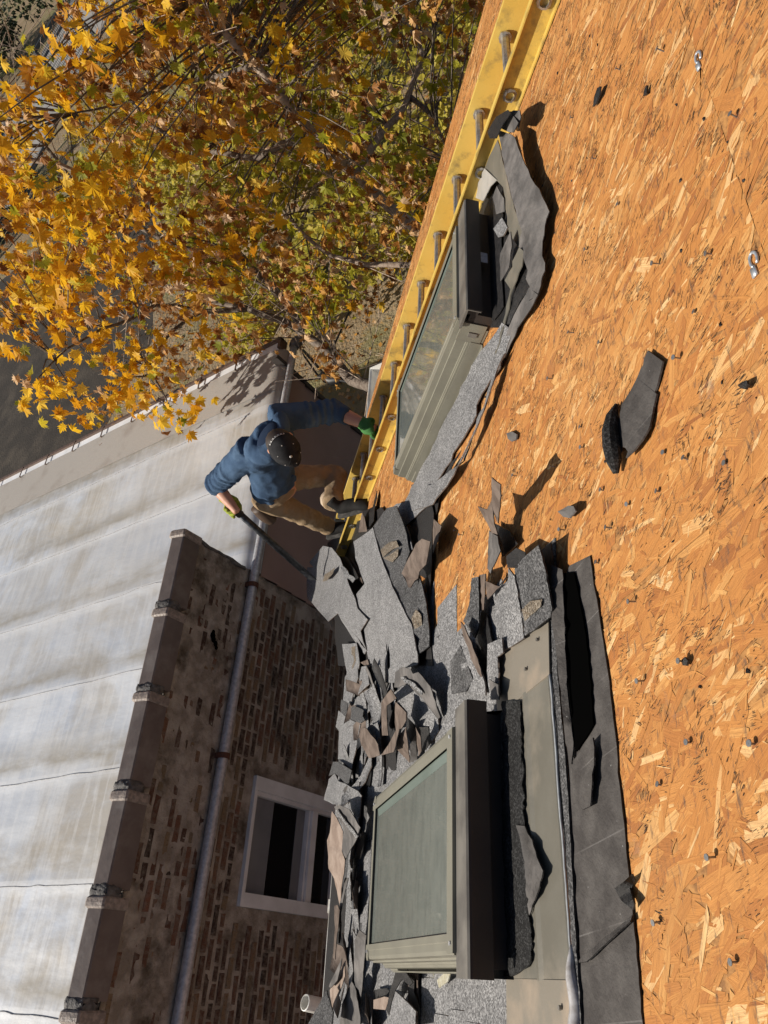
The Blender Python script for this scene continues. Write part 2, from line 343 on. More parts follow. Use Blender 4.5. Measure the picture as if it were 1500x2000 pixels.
def strands_mesh(name, batches, mats, parent):
    w = ORI[parent]; VS = []; UV = []; MI = []
    for (ss, tt, hh, u, v), mi in batches:
        n = ss.shape[0]
        X = ss; Y = tt * CP + (hh - .7) * SP; Z = CAMZ - tt * SP + (hh - .7) * CP
        VS.append(np.stack([X - w.x, Y - w.y, Z - w.z], 2).reshape(-1, 3)); UV.append(np.stack([u, v], 2).reshape(-1, 2)); MI += [mi] * n
    VS = np.concatenate(VS); UV = np.concatenate(UV); n = len(VS) // 6
    me = bpy.data.meshes.new(name); me.vertices.add(len(VS)); me.vertices.foreach_set('co', VS.astype(np.float32).ravel())
    me.loops.add(n * 6); me.loops.foreach_set('vertex_index', np.arange(n * 6, dtype=np.int32)[::1])
    me.polygons.add(n); me.polygons.foreach_set('loop_start', np.arange(0, n * 6, 6, dtype=np.int32))
    for m in mats: me.materials.append(m)
    me.polygons.foreach_set('material_index', np.array(MI, dtype=np.int32))
    ul = me.uv_layers.new(name='UVMap'); ul.data.foreach_set('uv', UV.astype(np.float32).ravel())
    me.update(calc_edges=True); me.validate(); me.flip_normals() if me.polygons[0].normal.z < 0 else None
    return tag(link(name, me, parent, w), kind='stuff')
for r, (t0, t1, joints) in enumerate(rows):
    js = [j for j in joints if j > -1.9] ; edges = [-1.9] + js + [9]
    for a_, b_ in zip(edges[:-1], edges[1:]):
        if b_ - a_ < .15: continue
        s0 = a_ + .0006; s1a, s1b = min(b_ - .0006, RAKE(t0)), min(b_ - .0006, RAKE(t1))
        if s0 > s1b: continue
        top = [RP(s0, t0, 0), RP(s1a, t0, 0), RP(s1b, t1, 0), RP(s0, t1, 0)]; bot = [p - .012 * V3((0, SP, CP)) for p in top]
        pn = mk('osb_panel', top + bot, [(3, 2, 1, 0), (4, 5, 6, 7), (0, 1, 5, 4), (1, 2, 6, 5), (2, 3, 7, 6), (3, 0, 4, 7)], M['osb_edge'], house)
        s1 = max(s1a, s1b); ar = (s1 - s0) * (t1 - t0)
        covered = (s1 < 1.0 and t0 > 1.8)
        den = 300 if covered else 1
        nb = int(ar * (1150 if not covered else 300))
        B = [(strand_batch(nb, s0, s1, t0, t1, (.095, .022, .4), rng, hmin=.0002, hmax=.0012), 0)]
        if not covered:
            B.append((strand_batch(int(ar * 1000), s0, s1, t0, t1, (.055, .009, .5), rng, hmin=.0005, hmax=.0015), 0))
            B.append((strand_batch(int(ar * 1100), s0, s1, t0, t1, (.026, .0035, .5), rng, hmin=.0009, hmax=.0016), 0))
            nc = int(ar * 150); cs, ct = rng.uniform(s0, s1, nc), rng.uniform(t0, t1, nc); pick = rng.integers(0, nc, int(ar * 3900)); along = rng.normal(0, .022, len(pick)); acr = rng.normal(0, .009, len(pick)); ca_ = np.radians(rng.normal(-72, 20, nc)); th_ = (ca_ + math.pi / 2 + rng.normal(0, .5, nc))[pick]
            B.append((strand_batch(len(pick), s0, s1, t0, t1, (.0075, .0009, .6), rng, hmin=.0016, hmax=.0020, ang=ca_[pick] + rng.normal(0, .12, len(pick)), cen=(cs[pick] + along * np.cos(th_) - acr * np.sin(th_), ct[pick] + along * np.sin(th_) + acr * np.cos(th_))), 1))
        strands_mesh('wood_strand', B, [M['strand'], M['sliver']], pn)
# rafters and walls under the deck
mb = MB()
for x in np.arange(-1.6, 3.7, .406): mb.box(RP(x, 2.2, -.10), (.019, 0, 0), .5 * (RP(0, EAVE - .08, 0) - RP(0, -.6, 0)), .07 * V3((0, SP, CP)))
mb.build('rafter', M['wood_trim'], house)['kind'] = 'stuff'
yw = 2.45
mb = MB(); P = [(-1.85, yw), (3.6, yw), (3.6, -4), (-1.85, -4)]
zt = lambda y: CAMZ - .7 / CP - y * SP / CP - .19
ridge = -1.0
mb.add([(-1.85, yw, 0), (3.6, yw, 0), (3.6, -4, 0), (-1.85, -4, 0), (-1.85, yw, zt(yw)), (3.6, yw, zt(yw)), (3.6, ridge, zt(ridge)), (-1.85, ridge, zt(ridge)), (3.6, -4, zt(ridge) - 2.6), (-1.85, -4, zt(ridge) - 2.6)],
       [(0, 1, 5, 4), (1, 2, 8, 6, 5), (2, 3, 9, 8), (3, 0, 4, 7, 9)])
mb.build('wall', M['siding'], house)
# back slope of the roof, out of the picture
r0 = RP(0, -.62, 0)
mk('back_slope', [(-1.9, r0.y, r0.z), (4.42, r0.y, r0.z), (4.42, -4.4, r0.z - 3.6), (-1.9, -4.4, r0.z - 3.6)], [(3, 2, 1, 0)], M['shingle'], house)
# rake trim and fascia
e1, e0 = RP(RAKE(EAVE) + .006, EAVE, -.004), RP(RAKE(-.6) + .006, -.6, -.004)
mb = MB(); d = e1 - e0; mb.box((e0 + e1) / 2 - .05 * V3((0, SP, CP)), d / 2, (.005, 0, 0), .052 * V3((0, SP, CP))); mb.build('rake_trim', M['white'], house)
mb = MB(); mb.box(RP(.9, EAVE - .012, -.10), (2.8, 0, 0), (0, .011, 0), (0, 0, .085)); mb.build('fascia', M['white'], house)
# gutter under the eave: open channel with a white lip
gy, gz = 2.93, CAMZ - 3.742
gp = [(gy - .135, gz + .02), (gy - .135, gz - .095), (gy - .045, gz - .095), (gy - .012, gz - .05), (gy - .012, gz - .012), (gy, gz), (gy + .007, gz + .001), (gy + .007, gz - .016), (gy - .003, gz - .055), (gy - .036, gz - .103), (gy - .143, gz - .103), (gy - .143, gz + .02)]
mb = MB(); mb.loft([[V3((x, y, z)) for y, z in gp] for x in (-1.9, .02, 1.5, 3.2, 4.40)]); gut = mb.build('gutter', M['white'], house)
mb = MB()
mb.box((4.402, gy - .066, gz - .045), (.003, 0, 0), (0, .066, 0), (0, 0, .055)); mb.build('gutter_cap', M['white'], gut)
mb = MB(); mb.box((.335, gy, gz - .045), (.035, 0, 0), (0, .014, 0), (0, 0, .05)); mb.build('gutter_joint', M['white'], gut)
for x in (-.8, .335, 1.4, 2.6, 3.8):
    mb = MB(); mb.box((x, gy - .066, gz + .004), (.012, 0, 0), (0, .068, 0), (0, 0, .002)); mb.build('gutter_hanger', M['galv'], gut)
# white downpipe outlet sticking up at the eave near the photographer
oc = V3((-0.141,3.22,3.977)); mb = MB()
ax = V3((.12, .25, .9)).normalized(); rr = []
for h, rad in ((-.12, .042), (.06, .042), (.062, .037), (-.10, .037)):
    a1 = ax.orthogonal().normalized(); a2 = ax.cross(a1); rr.append([oc + ax * h + rad * (math.cos(q_) * a1 + math.sin(q_) * a2) for q_ in LS(0, 2 * math.pi, 20)[:-1]])
mb.loft(rr, cap=False); mb.build('vent_stub', M['white'], house, smooth=False)
# shingle courses still lying on the roof, one object per tab
zone = [(-.9, 3.0), (-.9, 4.10), (.30, 4.06), (.50, 4.28), (.66, 4.56), (1.0, 4.60), (1.6, 4.58), (2.0, 4.4), (1.75, 3.7), (1.35, 3.15), (1.32, 2.7), (1.1, 2.45), (1.02, 2.0), (.74, 1.86), (.62, 1.92), (-.9, 1.92)]
def inpoly(x, y, P):
    c = False
    for i in range(len(P)):
        a, b = P[i], P[i - 1]
        if (a[1] > y) != (b[1] > y) and x < (b[0] - a[0]) * (y - a[1]) / (b[1] - a[1]) + a[0]: c = not c
    return c
nrow = 0
t = 4.575
while t > 1.85:
    s = -1.0 + (.17 if nrow % 2 else 0) + random.uniform(0, .08)
    while s < 2.3:
        wdt = random.uniform(.24, .40)
        if inpoly(s + wdt * .5, t - .07, zone):
            lam = random.random() < .5; h0 = .010 + (.004 if lam else 0); jt = lambda: random.uniform(-.004, .004)
            nseg = 5; lo = [(s + wdt * i / nseg, t + random.uniform(-.003, .003)) for i in range(nseg + 1)]
            hi = [(s + wdt * i / nseg, t - .21) for i in range(nseg, -1, -1)]
            pts = [RP(a, b, h0 + jt() * .4) for a, b in lo] + [RP(a, b, .003) for a, b in hi]
            low = [RP(a, b, .0025) for a, b in lo]; k = len(lo)
            F = [tuple(range(len(pts)))[::-1]] + [(i, i + 1, len(pts) + i + 1, len(pts) + i) for i in range(k - 1)] + [(0, len(pts), len(pts) - 1), (k - 1, k, len(pts) + k - 1)]
            mk('shingle', pts + low, F, M['shingle'] if random.random() < .88 else M['shingle_dark'], house)
        s += wdt + .002
    t -= .143; nrow += 1
mk('roofing_felt', [RP(-1.1, 3.9, .0035), RP(.75, 3.9, .0035), RP(.72, EAVE, .0035), RP(-1.1, EAVE, .0035)], [(0, 3, 2, 1)], M['asphalt'], house)  # near-black sheet over the bare strip above the gutter
# torn and lifted sheets, each one its own object
FLAPS = [
('roofing_felt','felt',[(0.806,1.366,0.006),(0.781,1.269,0.006),(0.746,1.267,0.006),(0.712,1.269,0.005),(0.673,1.259,0.007),(0.641,1.259,0.006),(0.611,1.258,0.006),(0.583,1.257,0.005),(0.554,1.254,0.006),(0.525,1.252,0.006),(0.499,1.25,0.006),(0.474,1.252,0.006),(0.449,1.25,0.007),(0.425,1.252,0.006),(0.401,1.251,0.006),(0.378,1.251,0.006),(0.353,1.255,0.005),(0.332,1.259,0.006),(0.309,1.257,0.006),(0.288,1.257,0.006),(0.266,1.256,0.007),(0.244,1.257,0.006),(0.223,1.26,0.005),(0.202,1.261,0.006),(0.182,1.261,0.006),(0.162,1.261,0.006),(0.143,1.261,0.006),(0.124,1.26,0.007),(0.104,1.262,0.007),(0.085,1.263,0.007),(0.066,1.262,0.007),(0.048,1.267,0.006),(0.03,1.266,0.006),(0.013,1.269,0.006),(-0.007,1.269,0.006),(-0.025,1.273,0.006),(-0.041,1.273,0.005),(-0.057,1.273,0.007),(-0.075,1.275,0.006),(-0.091,1.275,0.006),(-0.096,1.323,0.006),(-0.099,1.378,0.006),(-0.105,1.433,0.006),(-0.11,1.493,0.006),(-0.092,1.495,0.005),(-0.073,1.492,0.006),(-0.054,1.485,0.007),(-0.035,1.488,0.006),(-0.014,1.488,0.005),(0.004,1.486,0.006),(0.023,1.483,0.006),(0.043,1.481,0.006),(0.065,1.481,0.005),(0.086,1.479,0.006),(0.107,1.481,0.005),(0.127,1.474,0.006),(0.15,1.475,0.006),(0.172,1.475,0.005),(0.195,1.472,0.006),(0.216,1.472,0.006),(0.241,1.472,0.005),(0.262,1.468,0.006),(0.286,1.464,0.005),(0.309,1.465,0.006),(0.334,1.463,0.006),(0.358,1.461,0.005),(0.385,1.458,0.005),(0.409,1.457,0.006),(0.436,1.454,0.007),(0.46,1.446,0.007),(0.487,1.449,0.006),(0.519,1.451,0.006),(0.547,1.45,0.007),(0.583,1.457,0.005),(0.616,1.457,0.006),(0.651,1.463,0.006),(0.686,1.465,0.005),(0.72,1.466,0.006),(0.756,1.466,0.006),(0.773,1.434,0.006),(0.789,1.396,0.006)],[(0,1,2),(38,39,40),(42,43,44),(80,0,2),(80,2,3),(79,80,3),(79,3,4),(78,79,4),(78,4,5),(77,78,5),(76,77,5),(76,5,6),(75,76,6),(75,6,7),(74,75,7),(74,7,8),(73,74,8),(73,8,9),(72,73,9),(72,9,10),(72,10,11),(71,72,11),(70,71,11),(70,11,12),(70,12,13),(69,70,13),(69,13,14),(68,69,14),(68,14,15),(67,68,15),(67,15,16),(66,67,16),(66,16,17),(65,66,17),(65,17,18),(64,65,18),(64,18,19),(63,64,19),(63,19,20),(37,38,40),(37,40,41),(62,63,20),(62,20,21),(61,62,21),(61,21,22),(60,61,22),(60,22,23),(59,60,23),(59,23,24),(58,59,24),(57,58,24),(57,24,25),(57,25,26),(56,57,26),(55,56,26),(55,26,27),(55,27,28),(54,55,28),(54,28,29),(53,54,29),(52,53,29),(52,29,30),(51,52,30),(51,30,31),(51,31,32),(42,44,45),(41,42,45),(37,41,45),(50,51,32),(50,32,33),(49,50,33),(49,33,34),(36,37,45),(49,34,35),(35,36,45),(35,45,46),(35,46,47),(35,47,48),(35,48,49)]),
('roofing_felt','hole_shade',[(0.798,1.39,0.012),(0.774,1.336,0.012),(0.753,1.333,0.012),(0.731,1.327,0.013),(0.712,1.327,0.011),(0.693,1.323,0.012),(0.67,1.318,0.013),(0.653,1.316,0.012),(0.636,1.314,0.013),(0.618,1.312,0.012),(0.604,1.313,0.012),(0.59,1.315,0.011),(0.572,1.31,0.012),(0.557,1.315,0.011),(0.541,1.312,0.012),(0.527,1.315,0.011),(0.509,1.311,0.012),(0.495,1.316,0.012),(0.478,1.315,0.012),(0.466,1.319,0.011),(0.449,1.319,0.012),(0.435,1.319,0.012),(0.426,1.338,0.012),(0.419,1.356,0.012),(0.411,1.381,0.012),(0.403,1.401,0.012),(0.418,1.407,0.014),(0.436,1.417,0.013),(0.454,1.427,0.012),(0.468,1.425,0.012),(0.485,1.427,0.011),(0.5,1.422,0.012),(0.516,1.42,0.012),(0.533,1.422,0.012),(0.551,1.422,0.012),(0.568,1.422,0.012),(0.584,1.422,0.012),(0.601,1.421,0.012),(0.617,1.415,0.012),(0.635,1.417,0.012),(0.651,1.413,0.012),(0.668,1.41,0.012),(0.681,1.405,0.013),(0.699,1.405,0.012),(0.717,1.407,0.011),(0.731,1.4,0.012),(0.748,1.398,0.012),(0.76,1.392,0.012),(0.782,1.394,0.012)],[(24,25,26),(0,1,2),(48,0,2),(47,48,2),(47,2,3),(47,3,4),(46,47,4),(45,46,4),(45,4,5),(44,45,5),(44,5,6),(43,44,6),(43,6,7),(42,43,7),(42,7,8),(24,26,27),(23,24,27),(41,42,8),(41,8,9),(40,41,9),(23,27,28),(22,23,28),(22,28,29),(21,22,29),(20,21,29),(20,29,30),(19,20,30),(19,30,31),(39,40,9),(19,31,32),(39,9,10),(39,10,11),(38,39,11),(38,11,12),(37,38,12),(37,12,13),(36,37,13),(36,13,14),(35,36,14),(35,14,15),(34,35,15),(34,15,16),(33,34,16),(33,16,17),(32,33,17),(19,32,17),(17,18,19)]),  # black sheet painting the shade in the slot under the lifted felt
('roofing_felt','felt',[(0.827,1.409,0.03),(0.798,1.375,0.02),(0.778,1.376,0.019),(0.762,1.385,0.018),(0.737,1.378,0.022),(0.72,1.384,0.02),(0.703,1.39,0.017),(0.683,1.389,0.02),(0.659,1.375,0.026),(0.651,1.394,0.019),(0.637,1.398,0.017),(0.62,1.399,0.019),(0.6,1.394,0.021),(0.586,1.394,0.021),(0.571,1.396,0.021),(0.556,1.398,0.02),(0.542,1.402,0.021),(0.526,1.402,0.02),(0.511,1.402,0.02),(0.495,1.401,0.02),(0.479,1.402,0.019),(0.467,1.411,0.013),(0.452,1.406,0.016),(0.436,1.405,0.016),(0.422,1.405,0.015),(0.409,1.409,0.015),(0.395,1.417,0.015),(0.383,1.423,0.015),(0.4,1.432,0.014),(0.411,1.425,0.019),(0.428,1.432,0.02),(0.442,1.429,0.021),(0.456,1.426,0.023),(0.466,1.417,0.027),(0.48,1.41,0.031),(0.496,1.413,0.03),(0.512,1.412,0.031),(0.528,1.411,0.03),(0.547,1.418,0.029),(0.563,1.419,0.029),(0.58,1.416,0.031),(0.598,1.415,0.031),(0.617,1.424,0.028),(0.634,1.419,0.03),(0.656,1.424,0.03),(0.676,1.426,0.03),(0.698,1.428,0.03),(0.714,1.422,0.032),(0.735,1.424,0.03),(0.755,1.427,0.029),(0.771,1.418,0.03),(0.79,1.417,0.029),(0.808,1.412,0.029)],[(52,0,1),(52,1,2),(51,52,2),(51,2,3),(50,51,3),(50,3,4),(49,50,4),(49,4,5),(48,49,5),(48,5,6),(47,48,6),(47,6,7),(46,47,7),(45,46,7),(45,7,8),(45,8,9),(44,45,9),(44,9,10),(43,44,10),(43,10,11),(42,43,11),(42,11,12),(41,42,12),(41,12,13),(40,41,13),(40,13,14),(39,40,14),(39,14,15),(38,39,15),(38,15,16),(37,38,16),(37,16,17),(36,37,17),(36,17,18),(35,36,18),(35,18,19),(35,19,20),(34,35,20),(33,34,20),(33,20,21),(33,21,22),(32,33,22),(31,32,22),(31,22,23),(30,31,23),(30,23,24),(29,30,24),(29,24,25),(29,25,26),(26,27,28),(26,28,29)]),
('roofing_felt','felt',[(0.387,1.431,0.012),(0.392,1.401,0.014),(0.399,1.374,0.015),(0.401,1.336,0.021),(0.406,1.308,0.022),(0.388,1.312,0.019),(0.369,1.311,0.022),(0.357,1.32,0.019),(0.342,1.324,0.023),(0.328,1.324,0.024),(0.316,1.336,0.021),(0.302,1.341,0.021),(0.29,1.349,0.02),(0.291,1.39,0.016),(0.308,1.419,0.012),(0.324,1.436,0.01),(0.34,1.433,0.011),(0.357,1.433,0.011),(0.373,1.433,0.01)],[(3,4,5),(2,3,5),(2,5,6),(1,2,6),(1,6,7),(12,13,14),(11,12,14),(11,14,15),(10,11,15),(10,15,16),(9,10,16),(9,16,17),(8,9,17),(8,17,18),(7,8,18),(1,7,18),(0,1,18)]),
('roofing_felt','felt',[(0.042,1.483,0.008),(0.052,1.451,0.012),(0.059,1.428,0.012),(0.064,1.403,0.012),(0.072,1.385,0.01),(0.079,1.36,0.011),(0.084,1.336,0.011),(0.09,1.318,0.01),(0.096,1.296,0.01),(0.102,1.276,0.01),(0.109,1.257,0.009),(0.097,1.257,0.016),(0.09,1.277,0.018),(0.082,1.296,0.021),(0.075,1.324,0.018),(0.067,1.354,0.016),(0.059,1.377,0.017),(0.051,1.399,0.017),(0.043,1.428,0.016)],[(18,0,1),(17,18,1),(17,1,2),(17,2,3),(16,17,3),(16,3,4),(15,16,4),(15,4,5),(14,15,5),(14,5,6),(13,14,6),(13,6,7),(12,13,7),(12,7,8),(11,12,8),(9,10,11),(8,9,11)]),
('roofing_felt','asphalt',[(0.15,1.308,0.01),(0.152,1.28,0.017),(0.152,1.258,0.024),(0.154,1.233,0.03),(0.159,1.234,0.023),(0.164,1.226,0.02),(0.156,1.236,0.01),(0.151,1.247,0.009),(0.146,1.256,0.01),(0.137,1.246,0.014),(0.129,1.237,0.018),(0.121,1.229,0.02),(0.114,1.254,0.01),(0.118,1.254,0.016),(0.123,1.26,0.02),(0.129,1.278,0.016),(0.136,1.295,0.01),(0.143,1.303,0.009)],[(11,12,13),(4,5,6),(4,6,7),(3,4,7),(3,7,8),(2,3,8),(17,0,1),(11,13,14),(10,11,14),(9,10,14),(9,14,15),(9,15,16),(8,9,16),(2,8,16),(2,16,17),(1,2,17)]),
('shingle','shingle_dark',[(0.718,1.471,0.012),(0.7,1.457,0.012),(0.675,1.456,0.012),(0.651,1.457,0.012),(0.626,1.456,0.012),(0.603,1.459,0.012),(0.58,1.461,0.012),(0.558,1.46,0.011),(0.534,1.459,0.012),(0.51,1.46,0.011),(0.485,1.459,0.012),(0.46,1.455,0.012),(0.436,1.457,0.012),(0.413,1.455,0.012),(0.391,1.456,0.012),(0.368,1.457,0.012),(0.345,1.457,0.012),(0.325,1.458,0.011),(0.302,1.459,0.012),(0.281,1.462,0.011),(0.26,1.462,0.012),(0.239,1.461,0.012),(0.219,1.464,0.012),(0.199,1.468,0.011),(0.18,1.464,0.013),(0.162,1.468,0.012),(0.144,1.472,0.011),(0.124,1.471,0.012),(0.108,1.472,0.012),(0.091,1.469,0.013),(0.074,1.472,0.012),(0.058,1.476,0.012),(0.042,1.473,0.012),(0.026,1.476,0.012),(0.011,1.476,0.012),(-0.005,1.473,0.012),(-0.02,1.478,0.012),(-0.035,1.476,0.012),(-0.051,1.478,0.012),(-0.052,1.494,0.012),(-0.037,1.492,0.012),(-0.021,1.492,0.012),(-0.005,1.496,0.011),(0.011,1.494,0.012),(0.027,1.493,0.012),(0.042,1.492,0.012),(0.058,1.491,0.012),(0.075,1.492,0.012),(0.093,1.496,0.011),(0.111,1.491,0.011),(0.13,1.492,0.011),(0.148,1.488,0.013),(0.167,1.488,0.012),(0.185,1.485,0.012),(0.206,1.487,0.012),(0.225,1.486,0.012),(0.245,1.483,0.012),(0.265,1.482,0.012),(0.285,1.484,0.012),(0.308,1.482,0.012),(0.328,1.481,0.013),(0.35,1.479,0.013),(0.372,1.481,0.012),(0.395,1.482,0.011),(0.418,1.483,0.012),(0.441,1.479,0.012),(0.464,1.481,0.012),(0.49,1.485,0.01),(0.512,1.48,0.012),(0.538,1.481,0.011),(0.561,1.479,0.012),(0.587,1.48,0.012),(0.612,1.479,0.012),(0.639,1.475,0.012),(0.666,1.475,0.012),(0.691,1.472,0.012)],[(37,38,39),(37,39,40),(37,40,41),(36,37,41),(35,36,41),(35,41,42),(34,35,42),(34,42,43),(33,34,43),(33,43,44),(32,33,44),(32,44,45),(31,32,45),(31,45,46),(30,31,46),(30,46,47),(29,30,47),(29,47,48),(28,29,48),(28,48,49),(27,28,49),(27,49,50),(26,27,50),(26,50,51),(25,26,51),(25,51,52),(24,25,52),(24,52,53),(23,24,53),(23,53,54),(22,23,54),(22,54,55),(21,22,55),(21,55,56),(20,21,56),(20,56,57),(19,20,57),(19,57,58),(18,19,58),(18,58,59),(17,18,59),(17,59,60),(16,17,60),(16,60,61),(15,16,61),(15,61,62),(15,62,63),(14,15,63),(14,63,64),(13,14,64),(13,64,65),(12,13,65),(12,65,66),(11,12,66),(11,66,67),(10,11,67),(10,67,68),(9,10,68),(9,68,69),(8,9,69),(8,69,70),(7,8,70),(7,70,71),(6,7,71),(5,6,71),(5,71,72),(4,5,72),(4,72,73),(3,4,73),(3,73,74),(2,3,74),(2,74,75),(1,2,75),(0,1,75)]),
('shingle','shingle',[(2.944,5.264,0.17),(2.635,4.722,0.16),(2.366,4.363,0.14),(2.23,4.218,0.133),(2.134,4.138,0.124),(2.025,4.028,0.12),(1.906,3.891,0.116),(1.798,3.766,0.11),(1.729,3.733,0.1),(1.641,3.601,0.094),(1.54,3.443,0.09),(1.584,3.699,0.08),(1.533,3.71,0.061),(1.478,3.699,0.04),(1.54,3.768,0.052),(1.604,3.852,0.063),(1.67,3.942,0.08),(1.742,4.035,0.098),(1.843,4.176,0.114),(1.94,4.303,0.13),(1.937,4.442,0.17),(2.083,4.693,0.179),(2.248,4.979,0.187),(2.495,5.408,0.193),(2.747,5.863,0.2),(2.887,6.021,0.198),(3.021,6.112,0.201),(3.092,6.115,0.2),(3.234,6.234,0.2),(2.968,5.706,0.19),(3.234,6.128,0.195),(3.091,5.695,0.181)],[(27,28,29),(19,20,21),(29,30,31),(9,10,11),(31,0,1),(31,1,2),(29,31,2),(29,2,3),(19,21,22),(29,3,4),(27,29,4),(23,24,25),(27,4,5),(8,9,11),(26,27,5),(25,26,5),(23,25,5),(22,23,5),(19,22,5),(19,5,6),(19,6,7),(19,7,8),(19,8,11),(12,13,14),(12,14,15),(11,12,15),(11,15,16),(11,16,17),(19,11,17),(17,18,19)]),
('shingle','shingle',[(1.957,4.34,0.125),(1.862,4.221,0.109),(1.767,4.085,0.093),(1.683,3.974,0.075),(1.607,3.86,0.064),(1.561,3.832,0.049),(1.489,3.727,0.035),(1.498,3.81,0.03),(1.579,3.934,0.037),(1.652,4.031,0.05),(1.729,4.124,0.065),(1.814,4.226,0.079),(1.887,4.301,0.1)],[(6,7,8),(5,6,8),(5,8,9),(4,5,9),(4,9,10),(3,4,10),(3,10,11),(2,3,11),(2,11,12),(1,2,12),(0,1,12)]),
('shingle','shingle',[(2.268,3.948,0.12),(2.157,3.686,0.117),(2.036,3.411,0.12),(2.011,3.321,0.115),(1.943,3.28,0.109),(1.861,3.212,0.109),(1.798,3.175,0.104),(1.733,3.125,0.1),(1.651,3.05,0.099),(1.582,2.986,0.096),(1.525,2.942,0.089),(1.457,2.878,0.09),(1.389,2.804,0.088),(1.339,2.76,0.084),(1.285,2.707,0.08),(1.225,2.657,0.073),(1.167,2.602,0.065),(1.135,2.601,0.059),(1.09,2.568,0.06),(1.065,2.58,0.051),(1.034,2.573,0.045),(1.004,2.59,0.04),(1.046,2.737,0.039),(1.096,2.898,0.04),(1.085,2.955,0.035),(1.065,2.988,0.035),(1.122,3.157,0.033),(1.19,3.368,0.03),(1.302,3.515,0.03),(1.414,3.675,0.03),(1.489,3.727,0.035),(1.555,3.753,0.047),(1.628,3.801,0.06),(1.566,3.498,0.075),(1.646,3.62,0.083),(1.742,3.759,0.09),(1.796,3.789,0.097),(1.85,3.806,0.1),(1.792,3.55,0.1),(1.884,3.625,0.111),(1.977,3.707,0.115),(2.083,3.815,0.12),(2.162,3.85,0.122)],[(2,3,4),(24,25,26),(20,21,22),(42,0,1),(26,27,28),(24,26,28),(1,2,4),(1,4,5),(42,1,5),(42,5,6),(41,42,6),(40,41,6),(40,6,7),(40,7,8),(39,40,8),(38,39,8),(23,24,28),(23,28,29),(38,8,9),(38,9,10),(38,10,11),(31,32,33),(37,38,11),(19,20,22),(19,22,23),(19,23,29),(19,29,30),(36,37,11),(36,11,12),(19,30,31),(19,31,33),(35,36,12),(34,35,12),(34,12,13),(34,13,14),(34,14,15),(34,15,16),(34,16,17),(18,19,33),(17,18,33),(17,33,34)]),
('shingle','shingle_dark',[(2.026,3.335,0.11),(2.003,3.23,0.105),(1.98,3.125,0.104),(1.961,3.035,0.1),(1.871,2.867,0.09),(1.806,2.821,0.086),(1.738,2.773,0.081),(1.687,2.745,0.075),(1.632,2.717,0.07),(1.595,2.727,0.061),(1.54,2.696,0.06),(1.52,2.726,0.064),(1.493,2.742,0.066),(1.479,2.784,0.07),(1.429,2.747,0.062),(1.386,2.716,0.055),(1.354,2.569,0.045),(1.302,2.53,0.044),(1.258,2.512,0.041),(1.224,2.505,0.035),(1.181,2.493,0.034),(1.146,2.491,0.03),(1.102,2.473,0.03),(1.076,2.486,0.025),(1.04,2.488,0.025),(1.043,2.586,0.04),(1.073,2.592,0.045),(1.106,2.597,0.049),(1.137,2.602,0.058),(1.173,2.614,0.06),(1.229,2.66,0.069),(1.291,2.719,0.075),(1.347,2.773,0.08),(1.4,2.826,0.082),(1.464,2.891,0.085),(1.529,2.951,0.087),(1.602,3.017,0.087),(1.67,3.082,0.092),(1.74,3.138,0.095),(1.816,3.21,0.097),(1.874,3.229,0.103),(1.951,3.279,0.107)],[(15,16,17),(24,25,26),(24,26,27),(23,24,27),(3,4,5),(15,17,18),(23,27,28),(22,23,28),(22,28,29),(21,22,29),(21,29,30),(20,21,30),(2,3,5),(19,20,30),(19,30,31),(18,19,31),(15,18,31),(2,5,6),(1,2,6),(15,31,32),(15,32,33),(15,33,34),(14,15,34),(14,34,35),(13,14,35),(13,35,36),(12,13,36),(12,36,37),(11,12,37),(11,37,38),(41,0,1),(41,1,6),(41,6,7),(40,41,7),(40,7,8),(40,8,9),(39,40,9),(39,9,10),(39,10,11),(11,38,39)]),
('tar_patch','tar',[(1.779,3.138,0.102),(1.756,3.054,0.1),(1.731,2.969,0.095),(1.674,2.848,0.087),(1.621,2.807,0.083),(1.658,2.894,0.087),(1.679,2.967,0.093),(1.714,3.089,0.097)],[(6,7,0),(6,0,1),(3,4,5),(2,3,5),(1,2,5),(1,5,6)]),
('tar_patch','tar',[(1.708,3.088,0.097),(1.674,2.997,0.092),(1.638,2.902,0.092),(1.61,2.807,0.085),(1.587,2.83,0.081),(1.599,2.916,0.087)],[(2,3,4),(2,4,5),(1,2,5),(0,1,5)]),
('tar_patch','tar',[(1.198,2.613,0.065),(1.203,2.582,0.064),(1.218,2.567,0.059),(1.179,2.525,0.049),(1.159,2.527,0.045),(1.14,2.529,0.043),(1.143,2.591,0.055),(1.168,2.6,0.06)],[(1,2,3),(5,6,7),(4,5,7),(4,7,0),(3,4,0),(0,1,3)]),
('tar_patch','tar',[(2.417,4.849,0.189),(2.46,4.815,0.183),(2.366,4.578,0.176),(2.29,4.359,0.169),(2.268,4.408,0.173),(2.327,4.643,0.183)],[(2,3,4),(5,0,1),(4,5,1),(1,2,4)]),
('shingle','underside',[(1.437,2.705,0.09),(1.436,2.637,0.093),(1.423,2.549,0.1),(1.411,2.464,0.104),(1.403,2.389,0.11),(1.363,2.277,0.115),(1.321,2.218,0.1),(1.305,2.244,0.097),(1.296,2.285,0.091),(1.277,2.307,0.09),(1.327,2.462,0.075),(1.328,2.523,0.065),(1.343,2.572,0.065),(1.321,2.596,0.075),(1.323,2.598,0.085),(1.375,2.626,0.09)],[(5,6,7),(4,5,7),(3,4,7),(3,7,8),(2,3,8),(2,8,9),(2,9,10),(1,2,10),(0,1,10),(0,10,11),(12,13,14),(12,14,15),(15,0,11),(11,12,15)]),
